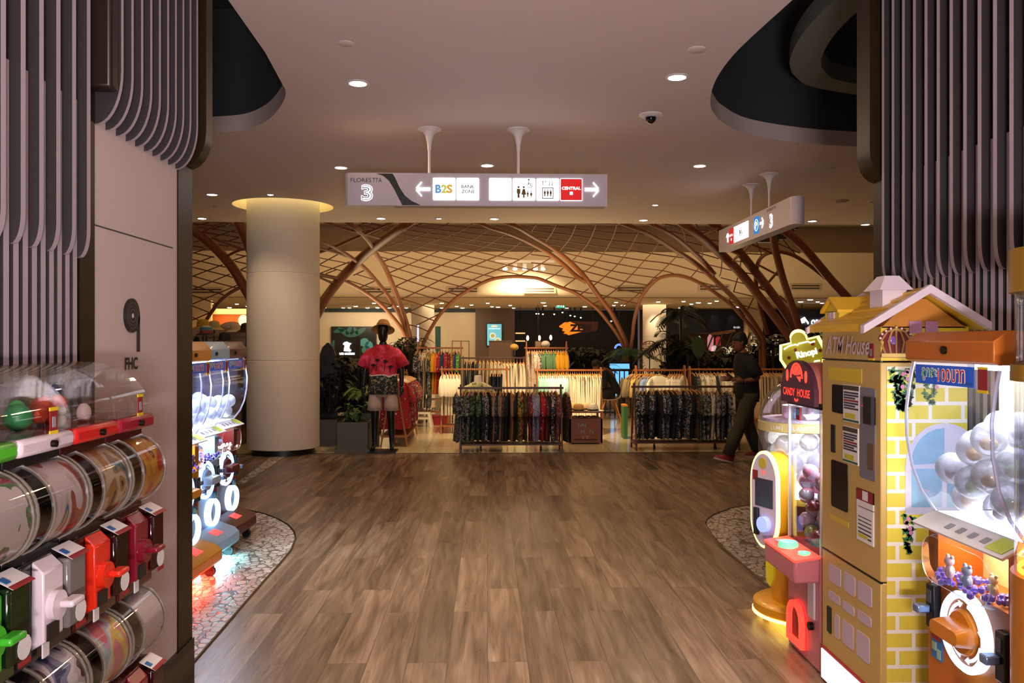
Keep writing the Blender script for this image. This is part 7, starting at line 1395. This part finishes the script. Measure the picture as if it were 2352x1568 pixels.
def frond(b, p, d, L, droop, n=16, ll=.16, lw=.010):
    d = Vector(d).normalized(); q = [Vector(p)+d*L*f+Vector((0,0,-droop*L*f*f)) for f in (i/n for i in range(n+1))]; b.tube(q, [.008*(1-.8*i/n) for i in range(n+1)], 4)
    for i in range(2, n+1):
        t_ = (q[i]-q[i-1]).normalized(); s_ = t_.cross(Vector((0,0,1))); s_ = s_.normalized() if s_.length > .01 else Vector((1,0,0)); l = ll*sin(pi*(.15+.8*i/n))+.03
        for s in (-1, 1): blade(b, q[i], t_*.7+s_*s*.8+Vector((0,0,.12)), l, lw, .35, 3)
def potted(name, label, loc, pot, build, cat='plant', mat=None, stems=None, grp=None):
    t = thing(name, label, cat, loc, group=grp)
    if pot:
        w_, h_, mt = pot; b = B(); b.box(-w_/2, w_/2, -w_/2, w_/2, .04, h_); b.build('planter', mt, t, bevel=.006); B().box(-w_/2-.03, w_/2+.03, -w_/2-.03, w_/2+.03, 0, .05).build('plinth', mt, t); B().box(-w_/2+.03, w_/2-.03, -w_/2+.03, w_/2-.03, h_-.005, h_+.004).build('soil', m_soil, t)
    b = B(); sb = B(); build(b, sb)
    if sb.v: sb.build('stems', m_stem, t)
    b.build('foliage', mat or m_md, t, smooth=1.0); return t
rr = random.Random(31)
def broad(h0, n, L, w, spread, hh_):
    def f(b, sb):
        for i in range(n):
            a, e = rr.uniform(0, 6.28), rr.uniform(.3, 1.2); z = h0+rr.uniform(0, hh_); o = Vector((rr.uniform(-spread, spread), rr.uniform(-spread, spread), z)); blade(b, o, (cos(a), sin(a), e), L*rr.uniform(.7, 1.2), w*rr.uniform(.7, 1.2), .7); sb.tube([(o.x*.5, o.y*.5, h0-.02), o], .006, 5)
    return f
def fern(h0, n, L, dr, spread=.05, ll=.1, e0=.6, e1=1.6, trunk=None, lw=.010):
    def f(b, sb):
        for i in range(n):
            a, e = 6.28*i/n+rr.uniform(-.3, .3), rr.uniform(e0, e1); frond(b, (rr.uniform(-spread, spread), rr.uniform(-spread, spread), h0), (cos(a), sin(a), e), L*rr.uniform(.75, 1.15), dr, 14, ll, lw)
        if trunk: sb.tube([(0, 0, trunk), (.02, 0, (trunk+h0)/2), (0, 0, h0+.02)], .035, 8)
    return f
p = G(807, 1041); PX0, PY0 = p.x, p.y+.30
t = potted('potted_plant', 'grey square planter of broad green leaves beside the mannequin', (PX0, PY0, 0), (.44, P(807, 970, PY0-.22).z, m_pot), lambda b, sb: broad(.46, 26, .22, .045, .13, .22)(b, sb), mat=m_md)
potted('fern_plant', 'yellow green arching fern rising behind the grey planter', (PX0+.05, PY0+.6, 0), (.3, .5, m_pot), fern(.75, 9, .55, .75, .05, .10, .8, 1.8, .5), mat=m_lt)
for i, (px, Y_, h_, lab) in enumerate(((752, 12.9, 1.0, 'dark bushy plant right beside the round column'), (775, 13.2, 1.3, 'tall dark bushy plant behind the grey planter'), (815, 13.6, 1.25, 'dark bushy plant behind the arching fern'), (845, 14.4, 1.2, 'dark bushy plant at the back behind the mannequin shoulder'))):
    c = P(px, 900, Y_); potted('bushy_plant', lab, (c.x, Y_, 0), (.36, .40, m_pot), (lambda hh_: lambda b, sb: broad(.5, 150, .24, .05, .22, hh_-.45)(b, sb))(h_), mat=m_dk)
c = P(742, 790, 13.4); potted('feather_palm', 'tall feathery palm frond against the cream wall beside the column', (c.x-.02, 13.4, 0), (.3, .4, m_pot), fern(1.15, 8, .75, .5, .03, .16, 1.4, 3.2, .4, .006), mat=m_dk)
t = thing('surfboard', 'dark rounded board standing upright beside the round column', 'board', (P(753, 900, 13.0).x, 13.0, 0)); q = [(max(.012, .15*min(1, .7+f)*sqrt(max(0, 1-(max(0, f-.72)/.28)**2))), 1.58*f) for f in (i/20 for i in range(21))]; B().prism([(x, z) for x, z in q]+[(-x, z) for x, z in q[::-1]], 'xz', -.02, .02).build('board', m_black, t, smooth=.8)
for px, Y_, h_, lab in ((925, 17.5, 1.45, 'dark plant cluster at the foot of the slender steel tree'), (945, 18.6, 1.55, 'second dark plant cluster behind the mannequin hat')):
    c = P(px, 900, Y_); potted('bushy_plant', lab, (c.x, Y_, 0), (.5, .5, m_pot), (lambda hh_: lambda b, sb: broad(.6, 170, .3, .05, .3, hh_-.5)(b, sb))(h_), mat=m_dk)
c = P(1448, 800, 18.4); potted('fan_palm', 'green drooping palm above the blue screen, foot of the tall steel tree', (c.x, 18.4, 0), (.5, .6, m_pot), fern(1.28, 16, .78, .75, .06, .22, .3, 1.5, .6, .014), mat=M('palm_green', '3c6428', .5))
for px, Y_, hz, n, L, lab in ((1563, 16.8, 2.15, 16, .62, 'tall dark palm with its top in front of the far column'), (1545, 17.4, 1.62, 16, .75, 'dark palm with lower fronds in front of the slanted shop front'), (1580, 16.4, 1.35, 14, .6, 'dark palm just above the long brown rack')):
    c = P(px, 800, Y_); potted('dark_palm', lab, (c.x, Y_, 0), (.5, .5, m_pot), fern(hz, n, L, .7, .05, .24, .1, 1.6, .5, .016), mat=m_dk)
for px, Y_, h_, lab in ((1560, 17, 1.5, 'dense dark shrub under the tall dark palm'), (1640, 16.6, 1.25, 'dark shrub behind the white patterned shirts'), (1700, 17, 1.45, 'dark shrub behind the walking man head'), (1770, 16.8, 1.65, 'dark shrub right of the walking man'), (1830, 17.2, 1.6, 'dark shrub behind the yellow plaque'), (1360, 19.5, 1.3, 'dark shrub behind the mint and cream rack'), (1320, 20, 1.35, 'dark shrub in front of the restaurant'), (1890, 17.6, 1.7, 'dark shrub beside the yellow house roof')):
    c = P(px, 900, Y_); potted('bushy_plant', lab, (c.x, Y_, 0), (.6, .5, m_pot), (lambda hh_: lambda b, sb: broad(.6, 210, .34, .06, .40, hh_-.55)(b, sb))(h_), mat=m_dk)
c = P(1605, 800, 16.0); potted('broadleaf_plant', 'plant with a big dark paddle leaf above the right racks', (c.x, 16.0, 0), (.4, .5, m_pot), lambda b, sb: [blade(b, (0, 0, 1.25), (-.1, -.2, 1), .52, .14, .1), blade(b, (.05, 0, 1.1), (.8, -.1, .6), .55, .05, .8), blade(b, (.08, 0, 1.15), (.6, -.1, .9), .5, .05, .6), sb.tube([(0, 0, .5), (0, 0, 1.3)], .02, 6)], mat=m_md)
c = P(1775, 775, 15.6); potted('broadleaf_plant', 'big crinkled green leaf plant under the thick canopy pipes', (c.x, 15.6, 0), (.4, .5, m_pot), lambda b, sb: [[blade(b, (0, 0, 1.45), (cos(a), -.3, .5), .45, .13, .5) for a in (0, .8, 2.2, 3.1)], sb.tube([(0, 0, .5), (0, 0, 1.46)], .025, 6)], mat=M('leaf_crinkled', '2c4c24', .5))
c = P(1492, 795, 18.0); t = thing('wire_fish_ornament', 'red wire fish-shaped ornament on a stand before the far column', 'ornament', (c.x, 18.0, 0)); z0 = c.z; m_wr = M('wire_red', '7a2c20', .5)
for k in range(6): a = pi*k/6; B().tube([(.17*cos(q_), .10*sin(q_)*cos(a), z0+.12*sin(q_)*sin(a)) for q_ in (2*pi*i/20 for i in range(21))], .005, 5).build('wire_loop', m_wr, t)
for x in (-.08, 0, .08): B().tube([(x, .085*cos(q_), z0+.10*sin(q_)) for q_ in (2*pi*i/16 for i in range(17))], .005, 5).build('wire_hoop', m_wr, t)
B().cyl((0,0,0), .012, .0, z0-.09, n=8).build('stand', m_black, t); B().cyl((0,0,0), .1, 0, .015, n=16).build('foot', m_black, t)
